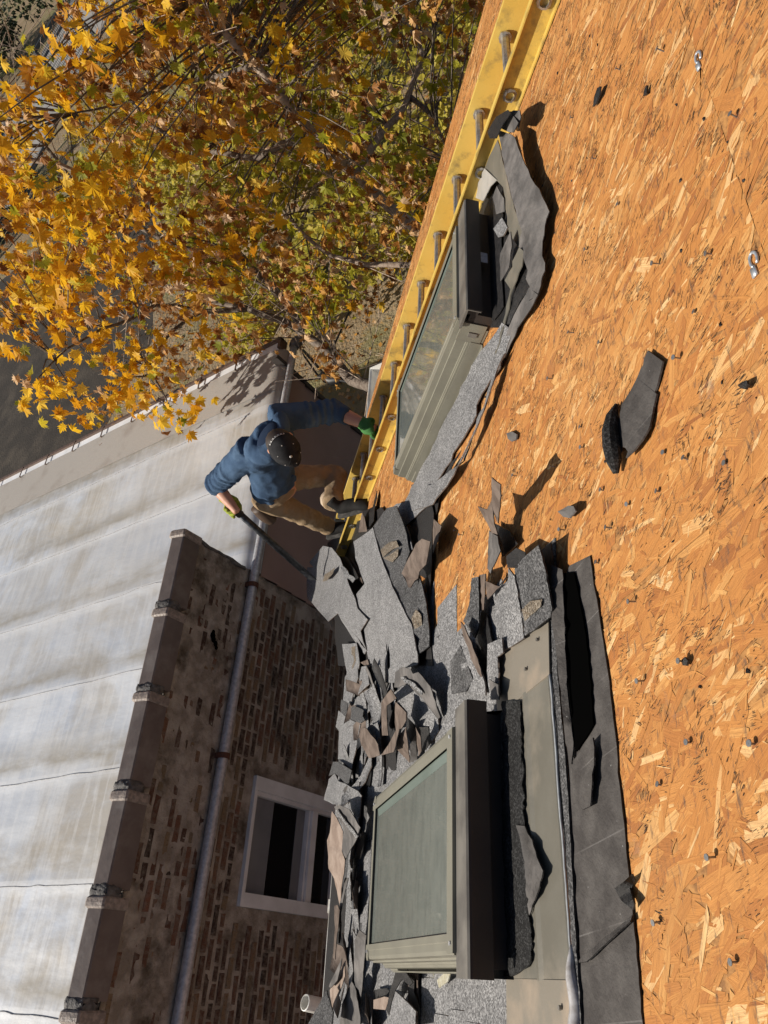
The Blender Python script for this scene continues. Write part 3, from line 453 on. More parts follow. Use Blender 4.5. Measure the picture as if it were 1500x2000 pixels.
('shingle','asphalt',[(1.774,2.88,0.02),(1.757,2.797,0.021),(1.754,2.738,0.02),(1.741,2.663,0.02),(1.735,2.603,0.019),(1.715,2.525,0.02),(1.65,2.482,0.023),(1.603,2.465,0.02),(1.567,2.467,0.02),(1.537,2.478,0.022),(1.505,2.486,0.021),(1.474,2.49,0.02),(1.426,2.486,0.02),(1.38,2.486,0.02),(1.355,2.504,0.018),(1.324,2.506,0.018),(1.298,2.526,0.015),(1.268,2.54,0.012),(1.244,2.553,0.01),(1.289,2.572,0.01),(1.34,2.607,0.01),(1.385,2.622,0.01),(1.455,2.725,0.01),(1.509,2.76,0.015),(1.585,2.821,0.013),(1.636,2.846,0.02),(1.682,2.86,0.021),(1.728,2.87,0.022)],[(4,5,6),(3,4,6),(3,6,7),(3,7,8),(2,3,8),(2,8,9),(1,2,9),(0,1,9),(0,9,10),(27,0,10),(26,27,10),(26,10,11),(26,11,12),(25,26,12),(25,12,13),(24,25,13),(23,24,13),(22,23,13),(21,22,13),(17,18,19),(16,17,19),(16,19,20),(15,16,20),(15,20,21),(14,15,21),(13,14,21)]),
('shingle','underside',[(1.528,2.478,0.02),(1.481,2.319,0.06),(1.389,2.214,0.06),(1.391,2.266,0.053),(1.376,2.295,0.05),(1.419,2.473,0.02),(1.458,2.472,0.02),(1.485,2.466,0.022)],[(0,1,2),(0,2,3),(7,0,3),(7,3,4),(6,7,4),(4,5,6)]),
('shingle','shingle',[(2.198,3.482,0.03),(2.134,3.312,0.028),(2.069,3.151,0.03),(1.897,2.854,0.03),(1.926,2.819,0.03),(1.863,2.691,0.03),(1.797,2.558,0.03),(1.702,2.411,0.032),(1.624,2.293,0.03),(1.644,2.378,0.028),(1.664,2.463,0.03),(1.684,2.546,0.028),(1.72,2.654,0.03),(1.749,2.749,0.029),(1.782,2.858,0.031),(1.814,2.963,0.03),(1.889,3.021,0.028),(1.957,3.067,0.03),(2.033,3.123,0.03),(2.107,3.292,0.029)],[(14,15,16),(7,8,9),(6,7,9),(6,9,10),(5,6,10),(5,10,11),(4,5,11),(4,11,12),(14,16,17),(13,14,17),(3,4,12),(3,12,13),(3,13,17),(3,17,18),(19,0,1),(18,19,1),(18,1,2),(2,3,18)]),
('shingle','shingle',[(1.748,2.854,0.05),(1.736,2.814,0.05),(1.666,2.758,0.051),(1.606,2.72,0.05),(1.549,2.683,0.05),(1.564,2.738,0.05),(1.621,2.772,0.052),(1.684,2.817,0.048)],[(4,5,6),(3,4,6),(3,6,7),(2,3,7),(2,7,0),(0,1,2)]),
('shingle','asphalt',[(2.514,3.906,0.02),(2.556,3.856,0.018),(2.568,3.796,0.02),(2.49,3.76,0.024),(2.444,3.774,0.03),(2.375,3.753,0.035),(2.307,3.727,0.04),(2.32,3.865,0.05),(2.469,4.006,0.05),(2.595,4.114,0.05)],[(6,7,8),(5,6,8),(5,8,9),(5,9,0),(4,5,0),(1,2,3),(1,3,4),(0,1,4)]),
('shingle','underside',[(2.488,3.944,0.08),(2.411,3.888,0.07),(2.278,3.819,0.06),(2.425,4.095,0.07),(2.48,4.06,0.071)],[(2,3,4),(1,2,4),(0,1,4)]),
('shingle','asphalt',[(2.544,4.663,0.11),(2.43,4.452,0.08),(2.289,4.269,0.078),(2.145,4.086,0.074),(2.036,3.963,0.07),(2.079,4.128,0.08),(2.203,4.266,0.09),(2.378,4.483,0.1)],[(7,0,1),(7,1,2),(6,7,2),(4,5,6),(3,4,6),(2,3,6)]),
('shingle','underside',[(2.522,4.622,0.06),(2.394,4.392,0.06),(2.234,4.193,0.051),(2.087,4.018,0.05),(1.968,3.9,0.05),(2.099,4.104,0.06),(2.227,4.249,0.059),(2.365,4.441,0.06)],[(3,4,5),(3,5,6),(2,3,6),(2,6,7),(1,2,7),(0,1,7)]),
('adhesive_strip','silver',[(2.229,4.22,0.155),(2.203,4.152,0.15),(2.128,4.04,0.144),(2.062,3.946,0.141),(1.993,3.86,0.142),(1.932,3.753,0.136),(1.888,3.692,0.13),(1.902,3.775,0.133),(1.965,3.865,0.135),(1.993,3.913,0.144),(2.076,4.04,0.147),(2.134,4.095,0.153)],[(6,7,8),(5,6,8),(4,5,8),(4,8,9),(4,9,10),(3,4,10),(3,10,11),(2,3,11),(2,11,0),(0,1,2)]),
('shingle','shingle',[(1.82,4.502,0.06),(1.689,4.158,0.062),(1.606,3.93,0.06),(1.522,3.857,0.057),(1.46,3.842,0.05),(1.429,3.887,0.045),(1.537,4.254,0.05),(1.618,4.317,0.058),(1.703,4.394,0.06)],[(5,6,7),(4,5,7),(8,0,1),(3,4,7),(3,7,8),(3,8,1),(1,2,3)]),
('tar_patch','tar',[(1.646,4.101,0.061),(1.596,3.953,0.061),(1.555,3.958,0.06),(1.505,3.937,0.055),(1.497,4.066,0.051),(1.548,4.082,0.053),(1.591,4.081,0.058)],[(0,1,2),(6,0,2),(6,2,3),(5,6,3),(3,4,5)]),
('shingle','underside',[(1.459,3.838,0.045),(1.409,3.651,0.04),(1.341,3.592,0.035),(1.256,3.503,0.03),(1.281,3.613,0.035),(1.34,3.674,0.037),(1.404,3.732,0.04)],[(6,0,1),(3,4,5),(6,1,2),(5,6,2),(2,3,5)]),
('shingle','asphalt',[(2.151,4.923,0.02),(1.863,4.388,0.03),(1.75,4.204,0.027),(1.638,4.036,0.03),(1.792,4.489,0.02),(1.978,4.782,0.02),(2.058,4.835,0.019)],[(2,3,4),(2,4,5),(1,2,5),(1,5,6),(0,1,6)]),
('shingle','shingle',[(1.555,4.278,0.05),(1.503,4.082,0.049),(1.447,3.891,0.05),(1.377,3.851,0.05),(1.363,3.909,0.049),(1.335,3.928,0.051),(1.321,3.991,0.05),(1.295,4.016,0.05),(1.337,4.135,0.05),(1.42,4.278,0.05),(1.456,4.284,0.051),(1.484,4.276,0.049),(1.52,4.282,0.049)],[(1,2,3),(6,7,8),(6,8,9),(5,6,9),(5,9,10),(5,10,11),(4,5,11),(4,11,12),(3,4,12),(1,3,12),(0,1,12)]),
('shingle','shingle',[(1.399,3.74,0.055),(1.348,3.579,0.055),(1.309,3.558,0.054),(1.263,3.521,0.054),(1.219,3.482,0.055),(1.247,3.649,0.053),(1.262,3.786,0.055),(1.297,3.789,0.055),(1.337,3.797,0.053),(1.363,3.774,0.055)],[(5,6,7),(0,1,2),(9,0,2),(9,2,3),(8,9,3),(8,3,4),(8,4,5),(5,7,8)]),
('shingle','shingle',[(1.385,4.495,0.05),(1.253,4.172,0.05),(1.19,4.002,0.051),(1.132,3.841,0.049),(1.078,3.691,0.05),(1.053,3.71,0.05),(1.031,3.734,0.051),(1.006,3.753,0.05),(0.98,3.774,0.05),(0.963,3.814,0.047),(0.946,3.843,0.048),(0.922,3.862,0.048),(0.897,3.865,0.05),(0.943,3.993,0.051),(1.003,4.179,0.051),(1.066,4.364,0.05),(1.095,4.356,0.051),(1.13,4.375,0.05),(1.166,4.398,0.049),(1.198,4.398,0.049),(1.234,4.404,0.05),(1.301,4.556,0.05),(1.335,4.55,0.048),(1.355,4.507,0.05)],[(11,12,13),(23,0,1),(22,23,1),(3,4,5),(10,11,13),(10,13,14),(14,15,16),(10,14,16),(9,10,16),(9,16,17),(8,9,17),(7,8,17),(7,17,18),(7,18,19),(6,7,19),(6,19,20),(5,6,20),(3,5,20),(2,3,20),(2,20,21),(2,21,22),(1,2,22)]),
('shingle','shingle_dark',[(1.408,4.348,0.06),(1.305,4.084,0.06),(1.27,4.099,0.059),(1.223,4.068,0.06),(1.323,4.329,0.06),(1.378,4.377,0.057)],[(5,0,1),(5,1,2),(2,3,4),(2,4,5)]),
('shingle','shingle_dark',[(1.236,3.929,0.065),(1.216,3.841,0.065),(1.156,3.67,0.065),(1.105,3.539,0.065),(1.084,3.56,0.065),(1.044,3.493,0.065),(1.06,3.608,0.065),(1.119,3.778,0.063),(1.168,3.919,0.065),(1.203,3.921,0.064)],[(4,5,6),(4,6,7),(2,3,4),(2,4,7),(7,8,9),(2,7,9),(2,9,0),(0,1,2)]),
('shingle','shingle_dark',[(1.04,4.343,0.08),(1.002,4.174,0.08),(0.945,3.987,0.081),(0.899,3.836,0.081),(0.85,3.684,0.08),(0.826,3.719,0.079),(0.803,3.755,0.08),(0.826,3.857,0.08),(0.884,4.025,0.079),(0.951,4.222,0.08),(0.989,4.476,0.08),(1.014,4.403,0.08)],[(9,10,11),(5,6,7),(5,7,8),(4,5,8),(3,4,8),(3,8,9),(2,3,9),(2,9,11),(2,11,0),(0,1,2)]),
('shingle','shingle',[(0.971,4.312,0.07),(0.893,4.145,0.07),(0.837,3.918,0.07),(0.775,3.705,0.07),(0.725,3.525,0.07),(0.689,3.435,0.07),(0.67,3.448,0.069),(0.642,3.439,0.071),(0.619,3.451,0.07),(0.596,3.456,0.07),(0.634,3.579,0.07),(0.679,3.731,0.07),(0.723,3.921,0.068),(0.765,4.085,0.07),(0.799,4.281,0.07),(0.844,4.465,0.069),(0.893,4.676,0.07),(0.917,4.637,0.071),(0.941,4.609,0.069),(0.955,4.544,0.071),(0.984,4.537,0.07)],[(8,9,10),(20,0,1),(19,20,1),(15,16,17),(7,8,10),(7,10,11),(6,7,11),(6,11,12),(18,19,1),(18,1,2),(4,5,6),(4,6,12),(3,4,12),(2,3,12),(18,2,12),(17,18,12),(14,15,17),(13,14,17),(12,13,17)]),
('shingle','shingle',[(1.281,3.892,0.045),(1.257,3.765,0.044),(1.241,3.657,0.043),(1.214,3.535,0.045),(1.196,3.425,0.045),(1.167,3.417,0.044),(1.136,3.405,0.042),(1.104,3.385,0.045),(1.068,3.355,0.045),(1.091,3.492,0.044),(1.106,3.612,0.045),(1.149,3.682,0.045),(1.199,3.805,0.047),(1.261,3.964,0.045)],[(3,4,5),(9,10,11),(12,13,0),(7,8,9),(7,9,11),(3,5,6),(2,3,6),(1,2,6),(1,6,7),(1,7,11),(0,1,11),(0,11,12)]),
('shingle','tan',[(0.708,3.962,0.12),(0.651,3.799,0.12),(0.619,3.73,0.117),(0.59,3.675,0.114),(0.565,3.634,0.11),(0.538,3.638,0.108),(0.513,3.668,0.103),(0.489,3.688,0.1),(0.44,3.581,0.1),(0.418,3.621,0.094),(0.395,3.646,0.09),(0.373,3.675,0.089),(0.358,3.741,0.08),(0.338,3.751,0.08),(0.316,3.771,0.075),(0.296,3.801,0.071),(0.278,3.83,0.067),(0.257,3.86,0.06),(0.289,3.886,0.062),(0.317,3.89,0.07),(0.345,3.904,0.075),(0.372,3.935,0.08),(0.397,3.92,0.09),(0.416,3.903,0.107),(0.438,3.92,0.12),(0.465,3.936,0.123),(0.49,3.939,0.123),(0.514,3.941,0.127),(0.542,3.962,0.129),(0.572,3.983,0.13),(0.597,3.909,0.13),(0.621,3.911,0.129),(0.649,3.924,0.126),(0.679,3.939,0.125)],[(33,0,1),(32,33,1),(32,1,2),(31,32,2),(31,2,3),(30,31,3),(30,3,4),(30,4,5),(29,30,5),(29,5,6),(28,29,6),(28,6,7),(27,28,7),(27,7,8),(26,27,8),(26,8,9),(25,26,9),(24,25,9),(24,9,10),(24,10,11),(24,11,12),(16,17,18),(15,16,18),(15,18,19),(14,15,19),(14,19,20),(13,14,20),(13,20,21),(12,13,21),(12,21,22),(12,22,23),(12,23,24)]),
('shingle','under_gray',[(0.693,3.764,0.14),(0.66,3.533,0.15),(0.631,3.416,0.148),(0.593,3.257,0.15),(0.566,3.202,0.146),(0.536,3.123,0.147),(0.513,3.076,0.146),(0.493,3.042,0.14),(0.485,3.12,0.132),(0.475,3.215,0.12),(0.468,3.314,0.113),(0.462,3.43,0.107),(0.452,3.531,0.1),(0.443,3.638,0.09),(0.468,3.651,0.097),(0.499,3.692,0.1),(0.518,3.631,0.109),(0.542,3.613,0.112),(0.56,3.546,0.12),(0.591,3.598,0.126),(0.629,3.667,0.13),(0.665,3.733,0.133)],[(12,13,14),(21,0,1),(21,1,2),(20,21,2),(20,2,3),(20,3,4),(19,20,4),(19,4,5),(18,19,5),(11,12,14),(11,14,15),(11,15,16),(10,11,16),(10,16,17),(9,10,17),(8,9,17),(8,17,18),(8,18,5),(6,7,8),(5,6,8)]),
('adhesive_strip','silver',[(0.653,3.645,0.152),(0.646,3.581,0.155),(0.629,3.525,0.153),(0.608,3.474,0.15),(0.577,3.378,0.153),(0.566,3.362,0.148),(0.547,3.304,0.146),(0.529,3.254,0.144),(0.513,3.205,0.142),(0.498,3.17,0.14),(0.48,3.132,0.137),(0.47,3.1,0.135),(0.471,3.173,0.13),(0.484,3.202,0.132),(0.496,3.217,0.137),(0.519,3.309,0.135),(0.53,3.324,0.139),(0.552,3.388,0.138),(0.567,3.424,0.142),(0.584,3.453,0.147),(0.615,3.567,0.144),(0.631,3.585,0.148)],[(11,12,13),(21,0,1),(10,11,13),(10,13,14),(9,10,14),(9,14,15),(8,9,15),(8,15,16),(7,8,16),(7,16,17),(6,7,17),(6,17,18),(5,6,18),(5,18,19),(4,5,19),(21,1,2),(21,2,3),(20,21,3),(20,3,4),(4,19,20)]),
('shingle','shingle',[(0.988,2.907,0.065),(0.975,2.822,0.064),(0.964,2.752,0.062),(0.957,2.683,0.06),(0.922,2.618,0.059),(0.891,2.562,0.057),(0.868,2.53,0.052),(0.837,2.472,0.05),(0.819,2.46,0.043),(0.798,2.436,0.039),(0.776,2.408,0.034),(0.755,2.385,0.03),(0.737,2.364,0.025),(0.721,2.378,0.019),(0.704,2.384,0.015),(0.696,2.417,0.018),(0.691,2.464,0.015),(0.698,2.524,0.019),(0.715,2.605,0.02),(0.706,2.545,0.017),(0.693,2.474,0.02),(0.72,2.486,0.021),(0.741,2.472,0.025),(0.755,2.528,0.031),(0.77,2.583,0.035),(0.797,2.62,0.041),(0.827,2.658,0.043),(0.862,2.715,0.045),(0.897,2.769,0.052),(0.925,2.803,0.06)],[(29,0,1),(2,3,4),(29,1,2),(29,2,4),(29,4,5),(28,29,5),(27,28,5),(23,24,25),(27,5,6),(27,6,7),(26,27,7),(26,7,8),(26,8,9),(25,26,9),(23,25,9),(22,23,9),(13,14,15),(22,9,10),(22,10,11),(22,11,12),(22,12,13),(22,13,15),(21,22,15),(20,21,15),(20,15,16),(17,18,19),(17,19,20),(16,17,20)]),
('shingle','under_gray',[(1.053,2.83,0.072),(1.016,2.668,0.083),(0.952,2.506,0.088),(0.921,2.471,0.088),(0.901,2.393,0.088),(0.872,2.354,0.083),(0.844,2.322,0.078),(0.813,2.275,0.077),(0.801,2.286,0.068),(0.787,2.295,0.061),(0.773,2.3,0.052),(0.759,2.308,0.046),(0.744,2.313,0.038),(0.733,2.327,0.028),(0.733,2.353,0.028),(0.754,2.376,0.032),(0.77,2.388,0.039),(0.788,2.405,0.046),(0.808,2.426,0.052),(0.831,2.453,0.055),(0.86,2.508,0.056),(0.889,2.554,0.061),(0.919,2.604,0.063),(0.948,2.658,0.066),(0.967,2.76,0.072),(0.993,2.839,0.072),(1.025,2.836,0.072)],[(13,14,15),(12,13,15),(12,15,16),(11,12,16),(11,16,17),(10,11,17),(10,17,18),(9,10,18),(24,25,26),(23,24,26),(9,18,19),(8,9,19),(23,26,0),(23,0,1),(23,1,2),(8,19,20),(7,8,20),(6,7,20),(6,20,21),(5,6,21),(5,21,22),(4,5,22),(4,22,23),(23,2,3),(3,4,23)]),
('adhesive_strip','silver',[(0.98,2.685,0.084),(0.959,2.618,0.087),(0.94,2.585,0.085),(0.919,2.533,0.084),(0.896,2.485,0.084),(0.878,2.451,0.084),(0.861,2.428,0.083),(0.847,2.409,0.077),(0.831,2.386,0.073),(0.824,2.4,0.073),(0.843,2.432,0.075),(0.865,2.475,0.073),(0.873,2.48,0.08),(0.891,2.516,0.081),(0.91,2.549,0.084),(0.933,2.602,0.086),(0.958,2.639,0.085)],[(8,9,10),(7,8,10),(7,10,11),(6,7,11),(6,11,12),(16,0,1),(16,1,2),(15,16,2),(5,6,12),(5,12,13),(4,5,13),(4,13,14),(3,4,14),(3,14,15),(2,3,15)]),
('shingle','underside',[(0.96,2.949,0.1),(0.944,2.841,0.112),(0.926,2.725,0.123),(0.912,2.632,0.13),(0.888,2.609,0.124),(0.862,2.578,0.12),(0.885,2.7,0.113),(0.914,2.838,0.1),(0.89,2.836,0.099),(0.878,2.872,0.09),(0.86,2.891,0.083),(0.834,2.881,0.083),(0.81,2.877,0.08),(0.84,2.993,0.08),(0.86,2.979,0.086),(0.886,2.968,0.09),(0.908,2.959,0.094),(0.935,2.958,0.096)],[(2,3,4),(11,12,13),(11,13,14),(10,11,14),(10,14,15),(9,10,15),(9,15,16),(8,9,16),(8,16,17),(7,8,17),(7,17,0),(7,0,1),(6,7,1),(6,1,2),(5,6,2),(2,4,5)]),
('shingle','underside',[(0.985,3.402,0.09),(0.929,3.234,0.1),(0.891,3.179,0.093),(0.86,3.124,0.085),(0.825,3.074,0.08),(0.81,3.1,0.07),(0.792,3.115,0.06),(0.81,3.225,0.06),(0.834,3.355,0.06),(0.864,3.371,0.075),(0.9,3.401,0.09),(0.958,3.473,0.09),(0.975,3.448,0.091)],[(12,0,1),(5,6,7),(12,1,2),(11,12,2),(10,11,2),(10,2,3),(9,10,3),(7,8,9),(7,9,3),(5,7,3),(3,4,5)]),
('shingle','underside',[(0.731,2.516,0.12),(0.726,2.572,0.112),(0.722,2.619,0.105),(0.711,2.659,0.099),(0.709,2.723,0.09),(0.754,2.931,0.068),(0.798,3.141,0.05),(0.785,2.992,0.066),(0.772,2.86,0.08),(0.765,2.744,0.094),(0.756,2.62,0.11)],[(5,6,7),(10,0,1),(9,10,1),(9,1,2),(8,9,2),(8,2,3),(8,3,4),(7,8,4),(4,5,7)]),
('shingle','underside',[(0.855,2.594,0.12),(0.823,2.532,0.12),(0.807,2.517,0.11),(0.777,2.461,0.11),(0.75,2.457,0.11),(0.756,2.545,0.099),(0.754,2.609,0.096),(0.756,2.687,0.09),(0.779,2.679,0.095),(0.805,2.679,0.1),(0.817,2.652,0.106),(0.828,2.631,0.112),(0.839,2.604,0.118)],[(12,0,1),(6,7,8),(5,6,8),(5,8,9),(4,5,9),(4,9,10),(3,4,10),(2,3,10),(1,2,10),(11,12,1),(1,10,11)]),
('shingle','asphalt',[(1.09,3.627,0.03),(1.027,3.511,0.031),(0.974,3.414,0.03),(0.922,3.258,0.03),(0.878,3.12,0.03),(0.901,3.123,0.031),(0.918,3.104,0.035),(0.936,3.091,0.036),(0.959,3.09,0.037),(0.976,3.074,0.04),(0.923,2.924,0.04),(0.901,2.939,0.036),(0.879,2.95,0.033),(0.852,2.942,0.034),(0.833,2.962,0.03),(0.811,2.963,0.03),(0.787,2.96,0.026),(0.772,2.99,0.022),(0.753,2.995,0.018),(0.731,3.002,0.016),(0.714,3.018,0.012),(0.738,3.131,0.012),(0.768,3.224,0.013),(0.806,3.339,0.012),(0.835,3.355,0.015),(0.851,3.34,0.019),(0.884,3.366,0.02),(0.93,3.447,0.019),(0.975,3.512,0.02),(1.007,3.527,0.026),(1.052,3.599,0.026)],[(8,9,10),(8,10,11),(7,8,11),(7,11,12),(6,7,12),(6,12,13),(19,20,21),(5,6,13),(5,13,14),(4,5,14),(4,14,15),(19,21,22),(18,19,22),(18,22,23),(18,23,24),(17,18,24),(30,0,1),(29,30,1),(29,1,2),(28,29,2),(28,2,3),(27,28,3),(27,3,4),(26,27,4),(26,4,15),(26,15,16),(25,26,16),(25,16,17),(17,24,25)]),
('shingle','underside',[(0.751,2.669,0.09),(0.747,2.587,0.093),(0.739,2.496,0.1),(0.733,2.537,0.09),(0.722,2.56,0.081),(0.714,2.591,0.07),(0.701,2.615,0.062),(0.7,2.675,0.046),(0.682,2.676,0.041),(0.675,2.719,0.03),(0.704,2.773,0.034),(0.73,2.813,0.043),(0.757,2.856,0.05),(0.754,2.762,0.071)],[(8,9,10),(7,8,10),(7,10,11),(1,2,3),(6,7,11),(6,11,12),(6,12,13),(5,6,13),(5,13,0),(5,0,1),(1,3,4),(1,4,5)]),
('shingle','under_gray',[(0.687,2.516,0.08),(0.687,2.461,0.084),(0.697,2.442,0.08),(0.689,2.481,0.069),(0.68,2.531,0.054),(0.672,2.577,0.04),(0.661,2.608,0.03),(0.673,2.711,0.03),(0.677,2.64,0.047),(0.681,2.571,0.065)],[(6,7,8),(5,6,8),(5,8,9),(4,5,9),(4,9,0),(3,4,0),(1,2,3),(0,1,3)]),
('shingle','underside',[(0.716,2.406,0.09),(0.698,2.401,0.083),(0.677,2.377,0.08),(0.67,2.433,0.063),(0.657,2.474,0.05),(0.658,2.552,0.04),(0.669,2.515,0.051),(0.687,2.508,0.058),(0.694,2.461,0.071),(0.704,2.431,0.08)],[(4,5,6),(3,4,6),(3,6,7),(3,7,8),(2,3,8),(2,8,9),(1,2,9),(0,1,9)]),
('shingle','asphalt',[(0.839,2.709,0.05),(0.8,2.631,0.05),(0.761,2.556,0.05),(0.747,2.508,0.04),(0.739,2.468,0.03),(0.717,2.476,0.023),(0.691,2.467,0.02),(0.691,2.527,0.014),(0.683,2.566,0.01),(0.686,2.655,0.01),(0.711,2.693,0.011),(0.731,2.706,0.02),(0.759,2.751,0.02),(0.787,2.743,0.04),(0.804,2.727,0.046),(0.817,2.704,0.049)],[(15,0,1),(8,9,10),(3,4,5),(14,15,1),(14,1,2),(13,14,2),(12,13,2),(7,8,10),(7,10,11),(12,2,3),(12,3,5),(12,5,6),(11,12,6),(6,7,11)]),
('shingle','underside',[(0.277,3.86,0.09),(0.276,3.767,0.09),(0.25,3.696,0.09),(0.225,3.701,0.09),(0.199,3.701,0.09),(0.175,3.706,0.09),(0.155,3.732,0.089),(0.133,3.728,0.09),(0.109,3.728,0.09),(0.086,3.718,0.092),(0.063,3.723,0.09),(0.072,3.786,0.09),(0.095,3.814,0.086),(0.12,3.806,0.088),(0.145,3.802,0.088),(0.169,3.79,0.09),(0.188,3.808,0.087),(0.213,3.824,0.089),(0.233,3.822,0.092),(0.254,3.832,0.091)],[(0,1,2),(19,0,2),(19,2,3),(18,19,3),(17,18,3),(17,3,4),(16,17,4),(16,4,5),(15,16,5),(15,5,6),(14,15,6),(14,6,7),(13,14,7),(13,7,8),(9,10,11),(9,11,12),(8,9,12),(8,12,13)]),
('shingle','under_gray',[(0.317,3.829,0.07),(0.341,3.79,0.07),(0.361,3.754,0.072),(0.385,3.727,0.07),(0.377,3.64,0.07),(0.353,3.667,0.07),(0.331,3.7,0.07),(0.309,3.723,0.07),(0.289,3.734,0.071),(0.269,3.775,0.068),(0.247,3.783,0.07),(0.223,3.772,0.07),(0.2,3.761,0.068),(0.174,3.756,0.069),(0.15,3.73,0.071),(0.125,3.713,0.07),(0.127,3.786,0.07),(0.149,3.79,0.071),(0.17,3.787,0.072),(0.193,3.808,0.071),(0.214,3.806,0.072),(0.236,3.822,0.07),(0.264,3.826,0.07),(0.292,3.834,0.069)],[(3,4,5),(2,3,5),(2,5,6),(1,2,6),(1,6,7),(0,1,7),(0,7,8),(23,0,8),(23,8,9),(15,16,17),(14,15,17),(14,17,18),(22,23,9),(22,9,10),(13,14,18),(13,18,19),(12,13,19),(12,19,20),(11,12,20),(11,20,21),(10,11,21),(10,21,22)]),
('shingle','under_gray',[(0.119,3.24,0.1),(0.134,3.136,0.111),(0.147,3.047,0.12),(0.132,3.061,0.09),(0.116,3.085,0.087),(0.101,3.087,0.087),(0.085,3.104,0.083),(0.068,3.122,0.08),(0.053,3.143,0.077),(0.035,3.15,0.076),(0.02,3.204,0.067),(0.005,3.194,0.068),(-0.014,3.239,0.06),(-0.034,3.241,0.06),(-0.052,3.263,0.058),(-0.071,3.283,0.053),(-0.091,3.308,0.05),(-0.075,3.312,0.053),(-0.059,3.325,0.058),(-0.043,3.335,0.062),(-0.026,3.333,0.068),(-0.008,3.354,0.07),(0.01,3.342,0.073),(0.029,3.324,0.079),(0.048,3.322,0.081),(0.065,3.274,0.09),(0.083,3.267,0.091),(0.102,3.242,0.097)],[(1,2,3),(1,3,4),(0,1,4),(27,0,4),(27,4,5),(27,5,6),(26,27,6),(26,6,7),(25,26,7),(25,7,8),(24,25,8),(24,8,9),(23,24,9),(23,9,10),(22,23,10),(22,10,11),(21,22,11),(21,11,12),(20,21,12),(20,12,13),(19,20,13),(19,13,14),(18,19,14),(18,14,15),(17,18,15),(15,16,17)]),
('shingle','under_gray',[(-0.037,3.66,0.12),(-0.02,3.616,0.121),(-0.001,3.572,0.119),(0.015,3.497,0.123),(0.03,3.445,0.125),(0.046,3.421,0.121),(0.062,3.382,0.12),(0.036,3.396,0.12),(0.013,3.44,0.117),(-0.012,3.451,0.12),(-0.04,3.601,0.12)],[(10,0,1),(9,10,1),(9,1,2),(8,9,2),(8,2,3),(8,3,4),(7,8,4),(7,4,5),(5,6,7)]),
('shingle','tan',[(-0.05,3.75,0.1),(-0.031,3.675,0.102),(-0.013,3.644,0.098),(0.005,3.584,0.099),(0.023,3.522,0.1),(0.04,3.442,0.105),(0.056,3.418,0.1),(0.029,3.398,0.103),(0.004,3.396,0.1),(-0.013,3.418,0.102),(-0.03,3.458,0.099),(-0.046,3.496,0.098),(-0.063,3.519,0.1),(-0.091,3.455,0.1),(-0.115,3.48,0.101),(-0.139,3.509,0.1),(-0.122,3.58,0.1),(-0.105,3.662,0.1),(-0.087,3.695,0.1),(-0.07,3.746,0.097)],[(14,15,16),(14,16,17),(13,14,17),(12,13,17),(12,17,18),(12,18,19),(12,19,0),(11,12,0),(11,0,1),(10,11,1),(10,1,2),(9,10,2),(9,2,3),(8,9,3),(8,3,4),(7,8,4),(7,4,5),(5,6,7)]),
('shingle','shingle_dark',[(-0.202,3.729,0.2),(-0.183,3.686,0.196),(-0.168,3.693,0.188),(-0.149,3.661,0.183),(-0.134,3.652,0.176),(-0.115,3.612,0.172),(-0.096,3.568,0.168),(-0.08,3.534,0.165),(-0.064,3.57,0.153),(-0.047,3.521,0.15),(-0.063,3.502,0.148),(-0.08,3.457,0.145),(-0.098,3.43,0.142),(-0.114,3.384,0.14),(-0.128,3.37,0.143),(-0.146,3.352,0.146),(-0.163,3.366,0.148),(-0.179,3.366,0.15),(-0.182,3.425,0.16),(-0.186,3.486,0.171),(-0.192,3.557,0.18),(-0.196,3.646,0.189)],[(21,0,1),(8,9,10),(16,17,18),(7,8,10),(7,10,11),(7,11,12),(6,7,12),(5,6,12),(5,12,13),(21,1,2),(20,21,2),(19,20,2),(19,2,3),(5,13,14),(4,5,14),(4,14,15),(4,15,16),(4,16,18),(4,18,19),(3,4,19)]),
('shingle','under_gray',[(-0.094,3.601,0.07),(-0.072,3.537,0.072),(-0.053,3.519,0.069),(-0.033,3.479,0.067),(-0.013,3.411,0.07),(-0.029,3.335,0.07),(-0.044,3.297,0.071),(-0.061,3.285,0.071),(-0.076,3.263,0.069),(-0.092,3.249,0.068),(-0.107,3.221,0.069),(-0.12,3.195,0.07),(-0.144,3.194,0.069),(-0.165,3.181,0.07),(-0.171,3.282,0.07),(-0.176,3.39,0.072),(-0.183,3.507,0.072),(-0.192,3.636,0.07),(-0.173,3.645,0.068),(-0.153,3.613,0.072),(-0.132,3.615,0.069),(-0.113,3.614,0.068)],[(3,4,5),(16,17,18),(12,13,14),(3,5,6),(2,3,6),(2,6,7),(1,2,7),(1,7,8),(0,1,8),(0,8,9),(21,0,9),(21,9,10),(20,21,10),(12,14,15),(11,12,15),(19,20,10),(15,16,18),(11,15,18),(19,10,11),(11,18,19)]),
('shingle','asphalt',[(0.02,2.753,0.05),(0.019,2.688,0.048),(0.019,2.607,0.05),(0.007,2.567,0.049),(-0.004,2.524,0.05),(-0.013,2.563,0.05),(0.003,2.662,0.05),(-0.012,2.71,0.049),(-0.027,2.745,0.05),(-0.045,2.758,0.054),(-0.064,2.8,0.05),(-0.081,2.81,0.05),(-0.097,2.826,0.05),(-0.082,2.877,0.05),(-0.065,2.854,0.05),(-0.052,2.834,0.051),(-0.035,2.833,0.048),(-0.02,2.808,0.05),(-0.001,2.773,0.051)],[(11,12,13),(11,13,14),(10,11,14),(10,14,15),(9,10,15),(9,15,16),(8,9,16),(8,16,17),(7,8,17),(7,17,18),(6,7,18),(6,18,0),(3,4,5),(3,5,6),(2,3,6),(1,2,6),(0,1,6)]),
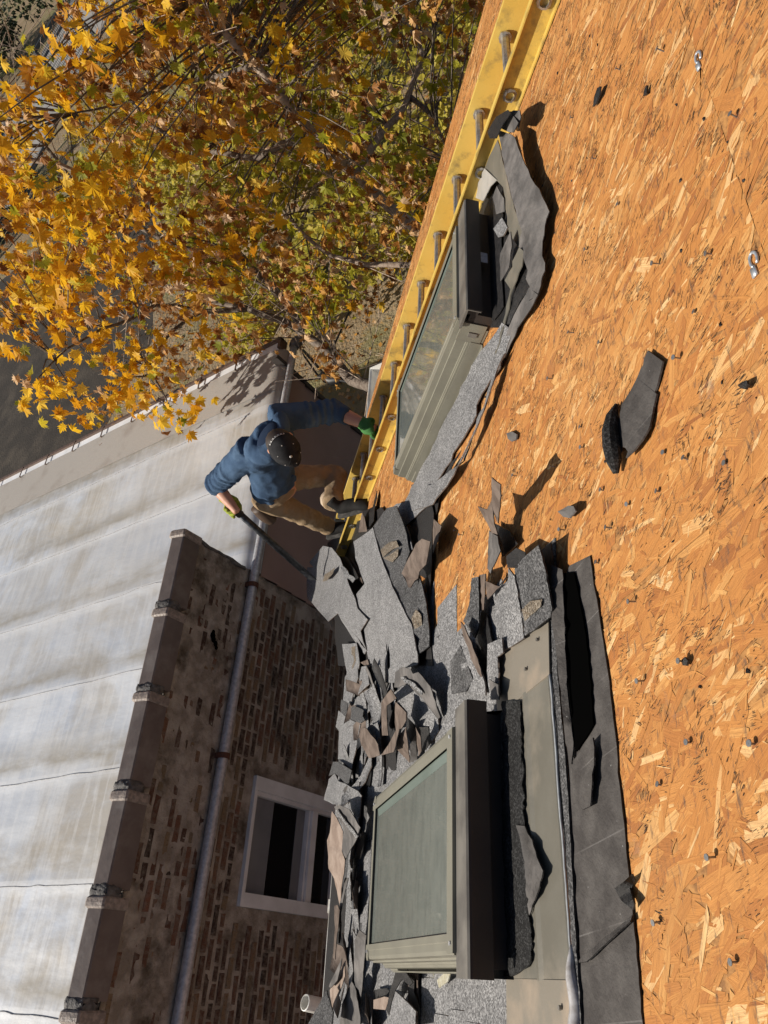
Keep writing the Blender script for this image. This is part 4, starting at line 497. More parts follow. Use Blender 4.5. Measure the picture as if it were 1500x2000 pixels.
('shingle','tan',[(-0.063,3.074,0.05),(-0.056,2.994,0.048),(-0.049,2.901,0.05),(-0.05,2.835,0.05),(-0.067,2.841,0.052),(-0.085,2.877,0.05),(-0.087,2.966,0.051),(-0.089,3.068,0.05)],[(2,3,4),(1,2,4),(6,7,0),(6,0,1),(6,1,4),(4,5,6)]),
('shingle','asphalt',[(-0.035,3.177,0.03),(-0.029,3.045,0.035),(-0.025,2.961,0.03),(-0.033,2.917,0.03),(-0.052,2.989,0.03),(-0.059,3.075,0.029),(-0.065,3.169,0.03)],[(5,6,0),(5,0,1),(4,5,1),(3,4,1),(1,2,3)]),
('shingle','shingle',[(-0.03,2.703,0.06),(-0.041,2.59,0.068),(-0.051,2.519,0.07),(-0.062,2.487,0.063),(-0.073,2.442,0.06),(-0.085,2.451,0.059),(-0.098,2.432,0.064),(-0.109,2.447,0.061),(-0.122,2.449,0.06),(-0.126,2.533,0.056),(-0.131,2.61,0.055),(-0.137,2.709,0.051),(-0.141,2.786,0.05),(-0.125,2.805,0.048),(-0.106,2.799,0.051),(-0.091,2.811,0.05),(-0.075,2.79,0.051),(-0.059,2.749,0.058),(-0.045,2.733,0.056)],[(18,0,1),(7,8,9),(11,12,13),(17,18,1),(17,1,2),(16,17,2),(16,2,3),(15,16,3),(3,4,5),(15,3,5),(14,15,5),(13,14,5),(11,13,5),(11,5,6),(7,9,10),(6,7,10),(6,10,11)]),
('shingle','asphalt',[(0.018,2.659,0.03),(0.005,2.583,0.03),(-0.011,2.585,0.03),(-0.029,2.586,0.03),(-0.045,2.552,0.031),(-0.063,2.532,0.03),(-0.083,2.518,0.03),(-0.077,2.556,0.03),(-0.067,2.591,0.028),(-0.056,2.612,0.029),(-0.044,2.638,0.03),(-0.029,2.65,0.029),(-0.012,2.657,0.029),(0.003,2.652,0.03)],[(13,0,1),(13,1,2),(12,13,2),(11,12,2),(11,2,3),(10,11,3),(10,3,4),(9,10,4),(9,4,5),(8,9,5),(7,8,5),(5,6,7)]),
('sealant_smear','sealant',[(0.004,2.337,0.03),(0.02,2.274,0.03),(0.02,2.213,0.03),(0.003,2.233,0.03),(-0.013,2.315,0.03)],[(3,4,0),(3,0,1),(1,2,3)]),
('shingle','underside',[(1.057,1.426,0.16),(1.041,1.416,0.155),(1.018,1.396,0.15),(1.025,1.43,0.138),(1.022,1.449,0.13),(1.035,1.492,0.116),(1.034,1.513,0.108),(1.047,1.559,0.094),(1.058,1.604,0.078),(1.06,1.631,0.07),(1.066,1.613,0.083),(1.079,1.604,0.092),(1.09,1.592,0.1),(1.084,1.559,0.112),(1.076,1.522,0.125),(1.065,1.483,0.14),(1.069,1.465,0.147)],[(16,0,1),(8,9,10),(7,8,10),(7,10,11),(6,7,11),(6,11,12),(5,6,12),(5,12,13),(4,5,13),(4,13,14),(3,4,14),(3,14,15),(2,3,15),(1,2,15),(1,15,16)]),
('shingle','underside',[(1.156,1.707,0.1),(1.099,1.632,0.1),(1.091,1.594,0.106),(1.087,1.564,0.11),(1.087,1.59,0.1),(1.077,1.601,0.094),(1.062,1.607,0.091),(1.06,1.634,0.08),(1.05,1.644,0.071),(1.039,1.654,0.063),(1.031,1.667,0.053),(1.017,1.669,0.047),(1.009,1.686,0.038),(0.997,1.693,0.03),(1.024,1.72,0.029),(1.052,1.745,0.03),(1.058,1.731,0.04),(1.074,1.731,0.047),(1.072,1.706,0.06),(1.087,1.704,0.067),(1.089,1.684,0.08),(1.111,1.693,0.087),(1.133,1.695,0.095)],[(2,3,4),(1,2,4),(1,4,5),(22,0,1),(21,22,1),(21,1,5),(21,5,6),(20,21,6),(20,6,7),(19,20,7),(19,7,8),(18,19,8),(18,8,9),(17,18,9),(17,9,10),(16,17,10),(16,10,11),(15,16,11),(15,11,12),(14,15,12),(12,13,14)]),
('shingle','under_gray',[(1.112,1.756,0.05),(1.055,1.68,0.065),(1.023,1.637,0.07),(1.004,1.643,0.066),(0.985,1.646,0.06),(0.983,1.675,0.057),(0.989,1.719,0.048),(0.988,1.75,0.046),(0.987,1.783,0.04),(1.016,1.805,0.04),(1.032,1.802,0.04),(1.045,1.788,0.043),(1.062,1.793,0.042),(1.067,1.771,0.048),(1.083,1.77,0.048),(1.1,1.765,0.047)],[(15,0,1),(7,8,9),(7,9,10),(6,7,10),(6,10,11),(5,6,11),(5,11,12),(4,5,12),(3,4,12),(14,15,1),(14,1,2),(14,2,3),(13,14,3),(3,12,13)]),
('shingle','asphalt',[(1.159,1.786,0.02),(1.132,1.753,0.018),(1.098,1.71,0.022),(1.072,1.677,0.02),(1.053,1.667,0.017),(1.023,1.64,0.02),(1.001,1.622,0.02),(1.007,1.674,0.02),(1.014,1.706,0.02),(1.023,1.74,0.02),(1.048,1.748,0.02),(1.066,1.752,0.022),(1.095,1.768,0.02),(1.118,1.777,0.019),(1.143,1.788,0.017)],[(14,0,1),(8,9,10),(14,1,2),(13,14,2),(5,6,7),(7,8,10),(5,7,10),(12,13,2),(12,2,3),(12,3,4),(11,12,4),(11,4,5),(5,10,11)]),
('shingle','shingle_dark',[(0.907,1.59,0.045),(0.897,1.538,0.052),(0.885,1.489,0.059),(0.873,1.447,0.065),(0.861,1.407,0.07),(0.855,1.378,0.072),(0.845,1.384,0.066),(0.832,1.387,0.061),(0.817,1.39,0.058),(0.806,1.392,0.054),(0.792,1.395,0.05),(0.782,1.401,0.048),(0.768,1.4,0.046),(0.756,1.408,0.041),(0.742,1.405,0.041),(0.73,1.409,0.038),(0.717,1.41,0.036),(0.705,1.429,0.032),(0.707,1.453,0.032),(0.711,1.481,0.03),(0.711,1.502,0.032),(0.717,1.538,0.027),(0.727,1.577,0.023),(0.729,1.603,0.023),(0.739,1.597,0.027),(0.755,1.597,0.028),(0.767,1.593,0.032),(0.782,1.593,0.035),(0.797,1.591,0.037),(0.815,1.598,0.036),(0.834,1.601,0.038),(0.846,1.598,0.041),(0.862,1.596,0.042),(0.874,1.59,0.046),(0.893,1.593,0.044)],[(22,23,24),(4,5,6),(22,24,25),(21,22,25),(4,6,7),(3,4,7),(20,21,25),(20,25,26),(3,7,8),(2,3,8),(1,2,8),(19,20,26),(16,17,18),(19,26,27),(34,0,1),(34,1,8),(34,8,9),(34,9,10),(33,34,10),(19,27,28),(33,10,11),(32,33,11),(31,32,11),(31,11,12),(31,12,13),(30,31,13),(29,30,13),(28,29,13),(19,28,13),(15,16,18),(15,18,19),(15,19,13),(13,14,15)]),
('tar_patch','tar',[(0.784,1.573,0.039),(0.783,1.544,0.04),(0.778,1.509,0.043),(0.762,1.471,0.046),(0.75,1.439,0.045),(0.739,1.454,0.043),(0.746,1.484,0.038),(0.744,1.496,0.039),(0.752,1.532,0.035),(0.753,1.55,0.034),(0.755,1.574,0.033),(0.772,1.575,0.036)],[(3,4,5),(9,10,11),(3,5,6),(2,3,6),(1,2,6),(8,9,11),(8,11,0),(8,0,1),(8,1,6),(6,7,8)]),
('shingle','shingle',[(0.929,1.634,0.045),(0.905,1.61,0.047),(0.877,1.581,0.05),(0.862,1.581,0.049),(0.848,1.58,0.047),(0.832,1.577,0.046),(0.82,1.585,0.043),(0.803,1.581,0.041),(0.786,1.576,0.042),(0.78,1.591,0.035),(0.764,1.586,0.035),(0.749,1.592,0.032),(0.741,1.607,0.025),(0.723,1.603,0.025),(0.732,1.645,0.02),(0.735,1.673,0.021),(0.743,1.711,0.017),(0.749,1.745,0.017),(0.754,1.783,0.015),(0.768,1.78,0.019),(0.784,1.781,0.019),(0.802,1.787,0.019),(0.816,1.785,0.02),(0.835,1.791,0.022),(0.847,1.786,0.024),(0.865,1.792,0.025),(0.882,1.794,0.024),(0.892,1.781,0.03),(0.915,1.793,0.029),(0.93,1.792,0.03),(0.924,1.749,0.031),(0.914,1.705,0.035),(0.903,1.655,0.04),(0.915,1.644,0.042)],[(17,18,19),(33,0,1),(33,1,2),(32,33,2),(32,2,3),(32,3,4),(31,32,4),(12,13,14),(17,19,20),(16,17,20),(31,4,5),(30,31,5),(30,5,6),(28,29,30),(28,30,6),(27,28,6),(27,6,7),(16,20,21),(15,16,21),(26,27,7),(26,7,8),(25,26,8),(25,8,9),(24,25,9),(24,9,10),(24,10,11),(15,21,22),(14,15,22),(12,14,22),(11,12,22),(24,11,22),(22,23,24)]),
('shingle','asphalt',[(0.962,1.632,0.05),(0.951,1.587,0.053),(0.935,1.537,0.06),(0.895,1.485,0.06),(0.89,1.502,0.05),(0.895,1.54,0.048),(0.895,1.568,0.05),(0.925,1.626,0.05),(0.944,1.631,0.05)],[(6,7,8),(5,6,8),(5,8,0),(5,0,1),(4,5,1),(4,1,2),(2,3,4)]),
('shingle','asphalt',[(0.895,1.467,0.025),(0.881,1.421,0.034),(0.869,1.381,0.04),(0.859,1.384,0.038),(0.853,1.396,0.032),(0.839,1.399,0.03),(0.833,1.41,0.025),(0.825,1.419,0.02),(0.815,1.427,0.016),(0.801,1.426,0.017),(0.79,1.431,0.016),(0.776,1.431,0.016),(0.766,1.439,0.014),(0.754,1.441,0.012),(0.744,1.447,0.01),(0.74,1.466,0.01),(0.755,1.469,0.01),(0.768,1.468,0.011),(0.785,1.473,0.012),(0.8,1.473,0.015),(0.815,1.474,0.015),(0.833,1.479,0.015),(0.846,1.478,0.017),(0.861,1.48,0.017),(0.868,1.469,0.022),(0.882,1.467,0.025)],[(14,15,16),(1,2,3),(13,14,16),(13,16,17),(12,13,17),(12,17,18),(11,12,18),(11,18,19),(10,11,19),(10,19,20),(9,10,20),(9,20,21),(8,9,21),(8,21,22),(7,8,22),(7,22,23),(6,7,23),(6,23,24),(5,6,24),(5,24,25),(4,5,25),(4,25,0),(3,4,0),(0,1,3)]),
('shingle','shingle_dark',[(1.037,1.917,0.05),(1.013,1.858,0.05),(0.999,1.865,0.047),(0.983,1.868,0.047),(0.966,1.87,0.045),(0.948,1.866,0.047),(0.934,1.874,0.045),(0.916,1.874,0.044),(0.899,1.877,0.045),(0.888,1.886,0.041),(0.874,1.891,0.04),(0.863,1.916,0.038),(0.857,1.946,0.035),(0.877,1.963,0.038),(0.899,1.986,0.039),(0.911,1.982,0.048),(0.934,2.006,0.05),(0.939,1.979,0.051),(0.952,1.971,0.049),(0.961,1.949,0.05),(0.975,1.938,0.05),(0.991,1.935,0.051),(1.008,1.929,0.049),(1.021,1.923,0.051)],[(11,12,13),(0,1,2),(23,0,2),(23,2,3),(22,23,3),(22,3,4),(21,22,4),(21,4,5),(20,21,5),(20,5,6),(19,20,6),(19,6,7),(18,19,7),(18,7,8),(17,18,8),(11,13,14),(10,11,14),(10,14,15),(9,10,15),(17,8,9),(17,9,15),(15,16,17)]),
('shingle','underside',[(1.03,1.88,0.04),(0.992,1.796,0.05),(0.973,1.792,0.052),(0.964,1.806,0.049),(0.955,1.817,0.045),(0.939,1.822,0.044),(0.926,1.824,0.045),(0.92,1.842,0.04),(0.903,1.845,0.04),(0.929,1.91,0.03),(0.944,1.907,0.031),(0.955,1.895,0.036),(0.978,1.907,0.032),(0.983,1.888,0.038),(1,1.885,0.037),(1.013,1.879,0.039)],[(8,9,10),(7,8,10),(7,10,11),(6,7,11),(6,11,12),(5,6,12),(0,1,2),(15,0,2),(15,2,3),(14,15,3),(14,3,4),(13,14,4),(13,4,5),(5,12,13)]),
('shingle','asphalt',[(0.939,1.919,0.02),(0.909,1.883,0.02),(0.89,1.876,0.018),(0.869,1.867,0.02),(0.844,1.849,0.023),(0.828,1.85,0.021),(0.81,1.843,0.02),(0.802,1.861,0.017),(0.793,1.877,0.015),(0.777,1.881,0.018),(0.767,1.897,0.015),(0.754,1.907,0.012),(0.737,1.91,0.014),(0.726,1.918,0.011),(0.707,1.92,0.011),(0.695,1.929,0.01),(0.717,1.941,0.01),(0.733,1.946,0.011),(0.751,1.951,0.013),(0.775,1.966,0.013),(0.794,1.976,0.014),(0.815,1.982,0.015),(0.832,1.977,0.017),(0.853,1.98,0.019),(0.873,1.983,0.02),(0.886,1.969,0.02),(0.897,1.955,0.02),(0.911,1.94,0.02),(0.923,1.925,0.022)],[(28,0,1),(28,1,2),(27,28,2),(27,2,3),(26,27,3),(26,3,4),(25,26,4),(25,4,5),(24,25,5),(23,24,5),(23,5,6),(22,23,6),(14,15,16),(13,14,16),(13,16,17),(13,17,18),(12,13,18),(11,12,18),(11,18,19),(10,11,19),(10,19,20),(10,20,21),(9,10,21),(9,21,22),(9,22,6),(7,8,9),(6,7,9)]),
('shingle','underside',[(0.899,1.938,0.08),(0.868,1.901,0.08),(0.85,1.896,0.076),(0.834,1.892,0.071),(0.819,1.892,0.063),(0.802,1.889,0.06),(0.786,1.89,0.053),(0.769,1.881,0.05),(0.76,1.893,0.043),(0.744,1.889,0.039),(0.729,1.893,0.035),(0.715,1.892,0.031),(0.702,1.9,0.024),(0.689,1.901,0.02),(0.702,1.903,0.025),(0.722,1.917,0.03),(0.742,1.931,0.031),(0.758,1.935,0.036),(0.778,1.948,0.04),(0.796,1.955,0.045),(0.811,1.948,0.051),(0.836,1.967,0.05),(0.855,1.97,0.057),(0.874,1.976,0.06),(0.893,1.971,0.066)],[(24,0,1),(24,1,2),(23,24,2),(23,2,3),(22,23,3),(22,3,4),(21,22,4),(21,4,5),(20,21,5),(20,5,6),(19,20,6),(19,6,7),(18,19,7),(18,7,8),(17,18,8),(17,8,9),(16,17,9),(16,9,10),(15,16,10),(15,10,11),(14,15,11),(12,13,14),(11,12,14)]),
('shingle','shingle',[(0.922,2.075,0.035),(0.896,2.047,0.031),(0.857,1.993,0.035),(0.831,1.96,0.035),(0.812,1.949,0.036),(0.79,1.934,0.035),(0.775,1.93,0.031),(0.76,1.923,0.03),(0.735,1.898,0.033),(0.718,1.887,0.033),(0.702,1.883,0.03),(0.684,1.884,0.028),(0.67,1.894,0.025),(0.686,1.934,0.027),(0.701,1.973,0.028),(0.722,2.027,0.024),(0.74,2.077,0.025),(0.759,2.077,0.027),(0.781,2.092,0.024),(0.797,2.089,0.029),(0.814,2.086,0.032),(0.838,2.101,0.03),(0.857,2.099,0.029),(0.873,2.094,0.03),(0.891,2.089,0.032),(0.906,2.083,0.033)],[(25,0,1),(11,12,13),(15,16,17),(24,25,1),(24,1,2),(23,24,2),(23,2,3),(23,3,4),(22,23,4),(22,4,5),(21,22,5),(20,21,5),(20,5,6),(19,20,6),(10,11,13),(10,13,14),(19,6,7),(19,7,8),(18,19,8),(18,8,9),(17,18,9),(15,17,9),(15,9,10),(10,14,15)]),
('shingle','shingle_dark',[(0.881,2.207,0.03),(0.877,2.15,0.035),(0.882,2.116,0.035),(0.887,2.084,0.035),(0.865,2.071,0.033),(0.848,2.057,0.032),(0.821,2.035,0.033),(0.799,2.02,0.032),(0.78,2.004,0.033),(0.759,1.986,0.034),(0.743,1.98,0.03),(0.737,2.015,0.029),(0.73,2.048,0.03),(0.751,2.126,0.029),(0.773,2.208,0.025),(0.794,2.217,0.024),(0.807,2.209,0.027),(0.827,2.209,0.026),(0.845,2.211,0.027),(0.864,2.212,0.027)],[(2,3,4),(13,14,15),(2,4,5),(1,2,5),(1,5,6),(0,1,6),(19,0,6),(19,6,7),(18,19,7),(9,10,11),(13,15,16),(12,13,16),(11,12,16),(9,11,16),(9,16,17),(8,9,17),(8,17,18),(7,8,18)]),
('shingle','shingle',[(0.803,1.851,0.03),(0.786,1.797,0.036),(0.782,1.769,0.033),(0.77,1.727,0.035),(0.753,1.735,0.031),(0.734,1.734,0.03),(0.738,1.777,0.03),(0.72,1.772,0.032),(0.71,1.784,0.027),(0.695,1.779,0.028),(0.686,1.797,0.023),(0.671,1.794,0.024),(0.661,1.802,0.02),(0.646,1.803,0.02),(0.648,1.835,0.02),(0.651,1.869,0.02),(0.666,1.87,0.021),(0.68,1.869,0.023),(0.696,1.877,0.022),(0.715,1.885,0.021),(0.731,1.892,0.02),(0.746,1.885,0.021),(0.76,1.874,0.024),(0.776,1.876,0.023),(0.785,1.85,0.031)],[(14,15,16),(2,3,4),(24,0,1),(1,2,4),(24,1,4),(24,4,5),(23,24,5),(13,14,16),(12,13,16),(12,16,17),(11,12,17),(11,17,18),(11,18,19),(10,11,19),(9,10,19),(9,19,20),(9,20,21),(8,9,21),(8,21,22),(7,8,22),(6,7,22),(6,22,23),(5,6,23)]),
('shingle','under_gray',[(0.69,1.82,0.04),(0.672,1.789,0.04),(0.652,1.752,0.04),(0.636,1.759,0.038),(0.622,1.778,0.03),(0.638,1.831,0.03),(0.653,1.832,0.031),(0.664,1.827,0.034),(0.678,1.828,0.036)],[(8,0,1),(3,4,5),(3,5,6),(3,6,7),(2,3,7),(1,2,7),(1,7,8)]),
('shingle','underside',[(0.955,1.771,0.06),(0.939,1.748,0.053),(0.916,1.715,0.053),(0.897,1.683,0.05),(0.898,1.655,0.052),(0.906,1.639,0.05),(0.9,1.656,0.052),(0.901,1.681,0.053),(0.907,1.721,0.047),(0.902,1.739,0.05),(0.906,1.785,0.05),(0.922,1.779,0.055),(0.941,1.78,0.055)],[(12,0,1),(9,10,11),(9,11,12),(9,12,1),(8,9,1),(8,1,2),(8,2,3),(5,6,7)]),
('shingle','shingle',[(1.566,2.043,0.03),(1.591,2.039,0.028),(1.586,1.99,0.027),(1.598,1.968,0.028),(1.602,1.932,0.031),(1.611,1.909,0.03),(1.639,1.895,0.029),(1.648,1.872,0.027),(1.634,1.82,0.029),(1.649,1.806,0.028),(1.669,1.785,0.029),(1.67,1.755,0.031),(1.684,1.737,0.03),(1.684,1.699,0.031),(1.707,1.678,0.026),(1.686,1.617,0.03),(1.673,1.645,0.035),(1.665,1.674,0.036),(1.639,1.689,0.04),(1.623,1.714,0.043),(1.612,1.732,0.043),(1.605,1.762,0.041),(1.583,1.778,0.045),(1.579,1.813,0.045),(1.573,1.836,0.044),(1.563,1.876,0.045),(1.561,1.911,0.046),(1.555,1.945,0.047),(1.561,1.995,0.043),(1.551,2.026,0.045),(1.558,2.075,0.045),(1.557,2.124,0.042),(1.557,2.157,0.044),(1.569,2.218,0.04),(1.588,2.285,0.039),(1.596,2.353,0.044),(1.607,2.41,0.04),(1.672,2.539,0.038),(1.751,2.681,0.036),(1.836,2.847,0.03),(1.948,2.961,0.03),(1.903,2.852,0.031),(1.863,2.735,0.031),(1.81,2.63,0.028),(1.767,2.528,0.03),(1.727,2.428,0.03),(1.685,2.339,0.031),(1.642,2.241,0.035),(1.642,2.212,0.026),(1.604,2.13,0.026)],[(39,40,41),(38,39,41),(38,41,42),(37,38,42),(37,42,43),(36,37,43),(36,43,44),(36,44,45),(36,45,46),(14,15,16),(14,16,17),(0,1,2),(36,46,47),(13,14,17),(13,17,18),(12,13,18),(11,12,18),(11,18,19),(10,11,19),(10,19,20),(9,10,20),(9,20,21),(8,9,21),(8,21,22),(7,8,22),(7,22,23),(6,7,23),(6,23,24),(5,6,24),(5,24,25),(4,5,25),(4,25,26),(36,47,48),(32,33,34),(30,31,32),(28,29,30),(30,32,34),(30,34,35),(2,3,4),(4,26,27),(4,27,28),(4,28,30),(35,36,48),(30,35,48),(30,48,49),(30,49,0)]),
('shingle','shingle',[(2,3.016,0.018),(1.987,2.923,0.019),(2.005,2.894,0.017),(1.98,2.798,0.019),(1.983,2.741,0.021),(1.983,2.688,0.021),(1.979,2.63,0.018),(1.955,2.542,0.02),(1.975,2.505,0.017),(1.967,2.453,0.017),(1.976,2.402,0.018),(1.966,2.346,0.02),(1.976,2.295,0.015),(1.959,2.236,0.018),(1.955,2.191,0.017),(1.942,2.124,0.02),(1.968,2.105,0.017),(1.937,2.033,0.022),(1.943,1.992,0.019),(1.957,1.974,0.018),(1.942,1.914,0.018),(1.939,1.878,0.017),(1.905,1.812,0.02),(1.887,1.772,0.022),(1.879,1.732,0.018),(1.879,1.7,0.014),(1.862,1.654,0.018),(1.796,1.608,0.017),(1.738,1.575,0.018),(1.729,1.602,0.018),(1.724,1.626,0.017),(1.708,1.639,0.018),(1.707,1.675,0.017),(1.695,1.696,0.018),(1.704,1.74,0.019),(1.725,1.788,0.017),(1.729,1.828,0.016),(1.734,1.872,0.018),(1.731,1.926,0.017),(1.689,1.93,0.018),(1.685,1.972,0.018),(1.693,2.028,0.018),(1.698,2.084,0.017),(1.706,2.139,0.018),(1.722,2.211,0.017),(1.707,2.241,0.016),(1.714,2.306,0.021),(1.727,2.379,0.018),(1.74,2.449,0.018),(1.781,2.551,0.017),(1.793,2.618,0.018),(1.783,2.678,0.017),(1.848,2.836,0.018),(1.839,2.895,0.018),(1.92,2.962,0.019)],[(52,53,54),(25,26,27),(52,54,0),(52,0,1),(51,52,1),(50,51,1),(50,1,2),(50,2,3),(49,50,3),(49,3,4),(48,49,4),(47,48,4),(25,27,28),(25,28,29),(24,25,29),(24,29,30),(23,24,30),(23,30,31),(23,31,32),(47,4,5),(47,5,6),(46,47,6),(46,6,7),(45,46,7),(45,7,8),(44,45,8),(43,44,8),(22,23,32),(21,22,32),(21,32,33),(21,33,34),(20,21,34),(19,20,34),(19,34,35),(19,35,36),(19,36,37),(43,8,9),(43,9,10),(42,43,10),(41,42,10),(41,10,11),(41,11,12),(40,41,12),(39,40,12),(38,39,12),(37,38,12),(18,19,37),(17,18,37),(16,17,37),(15,16,37),(14,15,37),(13,14,37),(12,13,37)]),
('shingle','asphalt',[(1.663,2.198,0.03),(1.644,2.131,0.029),(1.632,2.071,0.03),(1.633,2.116,0.029),(1.639,2.166,0.029),(1.638,2.205,0.028),(1.645,2.262,0.022),(1.65,2.308,0.021),(1.65,2.356,0.02),(1.636,2.384,0.018),(1.622,2.421,0.015),(1.605,2.439,0.012),(1.593,2.478,0.01),(1.682,2.543,0.01),(1.679,2.476,0.017),(1.695,2.446,0.02),(1.685,2.38,0.023),(1.674,2.314,0.026),(1.674,2.265,0.026)],[(11,12,13),(10,11,13),(10,13,14),(9,10,14),(9,14,15),(8,9,15),(8,15,16),(7,8,16),(7,16,17),(6,7,17),(6,17,18),(5,6,18),(5,18,0),(4,5,0),(4,0,1),(3,4,1),(1,2,3)]),
('roofing_felt','under_gray',[(2.622,1.452,0.078),(2.447,1.359,0.072),(2.38,1.328,0.072),(2.32,1.326,0.064),(2.25,1.313,0.06),(2.195,1.301,0.058),(2.165,1.298,0.05),(2.117,1.291,0.048),(2.05,1.269,0.047),(2.01,1.255,0.042),(1.965,1.248,0.039),(1.927,1.243,0.032),(1.877,1.232,0.03),(1.872,1.254,0.03),(1.858,1.267,0.03),(1.827,1.272,0.032),(1.821,1.29,0.03),(1.798,1.298,0.029),(1.77,1.302,0.03),(1.719,1.285,0.032),(1.699,1.294,0.03),(1.695,1.314,0.031),(1.681,1.335,0.027),(1.671,1.358,0.027),(1.703,1.41,0.03),(1.727,1.405,0.03),(1.746,1.395,0.032),(1.79,1.407,0.036),(1.809,1.39,0.036),(1.86,1.402,0.038),(1.895,1.408,0.04),(1.953,1.425,0.042),(1.982,1.413,0.043),(1.973,1.382,0.048),(2.017,1.388,0.053),(2.065,1.395,0.055),(2.09,1.393,0.058),(2.139,1.403,0.06),(2.192,1.413,0.061),(2.244,1.413,0.066),(2.287,1.415,0.07),(2.352,1.426,0.072),(2.402,1.434,0.07),(2.457,1.439,0.074),(2.487,1.432,0.077),(2.559,1.444,0.076)],[(23,24,25),(45,0,1),(22,23,25),(22,25,26),(21,22,26),(21,26,27),(21,27,28),(44,45,1),(20,21,28),(19,20,28),(19,28,29),(18,19,29),(18,29,30),(17,18,30),(17,30,31),(17,31,32),(44,1,2),(44,2,3),(43,44,3),(43,3,4),(42,43,4),(42,4,5),(41,42,5),(40,41,5),(40,5,6),(40,6,7),(39,40,7),(38,39,7),(38,7,8),(16,17,32),(16,32,33),(15,16,33),(14,15,33),(14,33,34),(37,38,8),(13,14,34),(13,34,35),(12,13,35),(11,12,35),(10,11,35),(9,10,35),(37,8,9),(36,37,9),(9,35,36)]),
('head_flashing','flashing_gray',[(2.701,1.607,0.054),(2.632,1.532,0.066),(2.593,1.472,0.072),(2.538,1.464,0.068),(2.476,1.452,0.07),(2.426,1.445,0.07),(2.374,1.439,0.066),(2.32,1.434,0.063),(2.267,1.429,0.06),(2.216,1.427,0.056),(2.159,1.417,0.054),(2.118,1.413,0.052),(2.081,1.41,0.045),(2.036,1.403,0.045),(1.991,1.395,0.042),(1.974,1.412,0.04),(1.971,1.438,0.036),(2.073,1.49,0.03),(2.174,1.534,0.024),(2.219,1.541,0.026),(2.247,1.53,0.028),(2.292,1.534,0.031),(2.324,1.525,0.033),(2.372,1.53,0.034),(2.411,1.531,0.036),(2.525,1.583,0.037),(2.631,1.634,0.039),(2.752,1.688,0.042)],[(15,16,17),(1,2,3),(1,3,4),(0,1,4),(0,4,5),(27,0,5),(26,27,5),(14,15,17),(14,17,18),(13,14,18),(13,18,19),(12,13,19),(12,19,20),(11,12,20),(11,20,21),(10,11,21),(10,21,22),(9,10,22),(9,22,23),(8,9,23),(8,23,24),(7,8,24),(7,24,25),(6,7,25),(6,25,26),(5,6,26)]),
('head_flashing','metal_light',[(2.886,1.903,0.042),(2.839,1.839,0.044),(2.79,1.775,0.049),(2.774,1.734,0.044),(2.723,1.67,0.049),(2.604,1.614,0.048),(2.509,1.571,0.042),(2.591,1.654,0.035),(2.621,1.707,0.03),(2.643,1.755,0.028),(2.772,1.834,0.035)],[(10,0,1),(3,4,5),(5,6,7),(3,5,7),(2,3,7),(8,9,10),(8,10,1),(2,7,8),(1,2,8)]),
('roofing_felt','under_gray',[(2.602,1.432,0.078),(2.54,1.365,0.086),(2.489,1.307,0.09),(2.359,1.268,0.084),(2.395,1.323,0.078),(2.462,1.362,0.078)],[(1,2,3),(1,3,4),(0,1,4),(0,4,5)]),
('roofing_felt','under_gray',[(2.507,1.325,0.09),(2.455,1.284,0.09),(2.398,1.25,0.084),(2.379,1.259,0.078),(2.378,1.296,0.072),(2.438,1.296,0.084)],[(5,0,1),(5,1,2),(5,2,3),(3,4,5)]),
('roofing_felt','asphalt',[(2.69,1.507,0.095),(2.635,1.445,0.103),(2.575,1.383,0.11),(2.451,1.285,0.11),(2.4,1.265,0.11),(2.427,1.3,0.108),(2.45,1.339,0.11),(2.505,1.418,0.1),(2.599,1.477,0.1)],[(3,4,5),(2,3,5),(2,5,6),(1,2,6),(1,6,7),(0,1,7),(0,7,8)]),
('head_flashing','flashing_gray',[(1.929,1.407,0.05),(1.907,1.4,0.04),(1.882,1.408,0.04),(1.874,1.43,0.035),(1.873,1.455,0.036),(1.872,1.484,0.032),(1.871,1.512,0.032),(1.87,1.542,0.03),(1.859,1.562,0.025),(1.851,1.583,0.02),(1.842,1.611,0.02),(1.83,1.633,0.018),(1.812,1.654,0.02),(1.788,1.678,0.02),(1.777,1.712,0.02),(1.814,1.765,0.015),(1.817,1.735,0.019),(1.839,1.726,0.011),(1.851,1.698,0.014),(1.859,1.673,0.013),(1.866,1.648,0.015),(1.877,1.626,0.015),(1.902,1.617,0.015),(1.91,1.586,0.018),(1.922,1.562,0.02),(1.982,1.581,0.03),(1.963,1.54,0.035),(1.951,1.502,0.039),(1.95,1.477,0.044),(1.937,1.438,0.047)],[(29,0,1),(29,1,2),(28,29,2),(28,2,3),(27,28,3),(27,3,4),(26,27,4),(26,4,5),(25,26,5),(24,25,5),(14,15,16),(13,14,16),(13,16,17),(13,17,18),(12,13,18),(12,18,19),(11,12,19),(11,19,20),(10,11,20),(10,20,21),(9,10,21),(9,21,22),(8,9,22),(8,22,23),(7,8,23),(7,23,24),(6,7,24),(5,6,24)]),
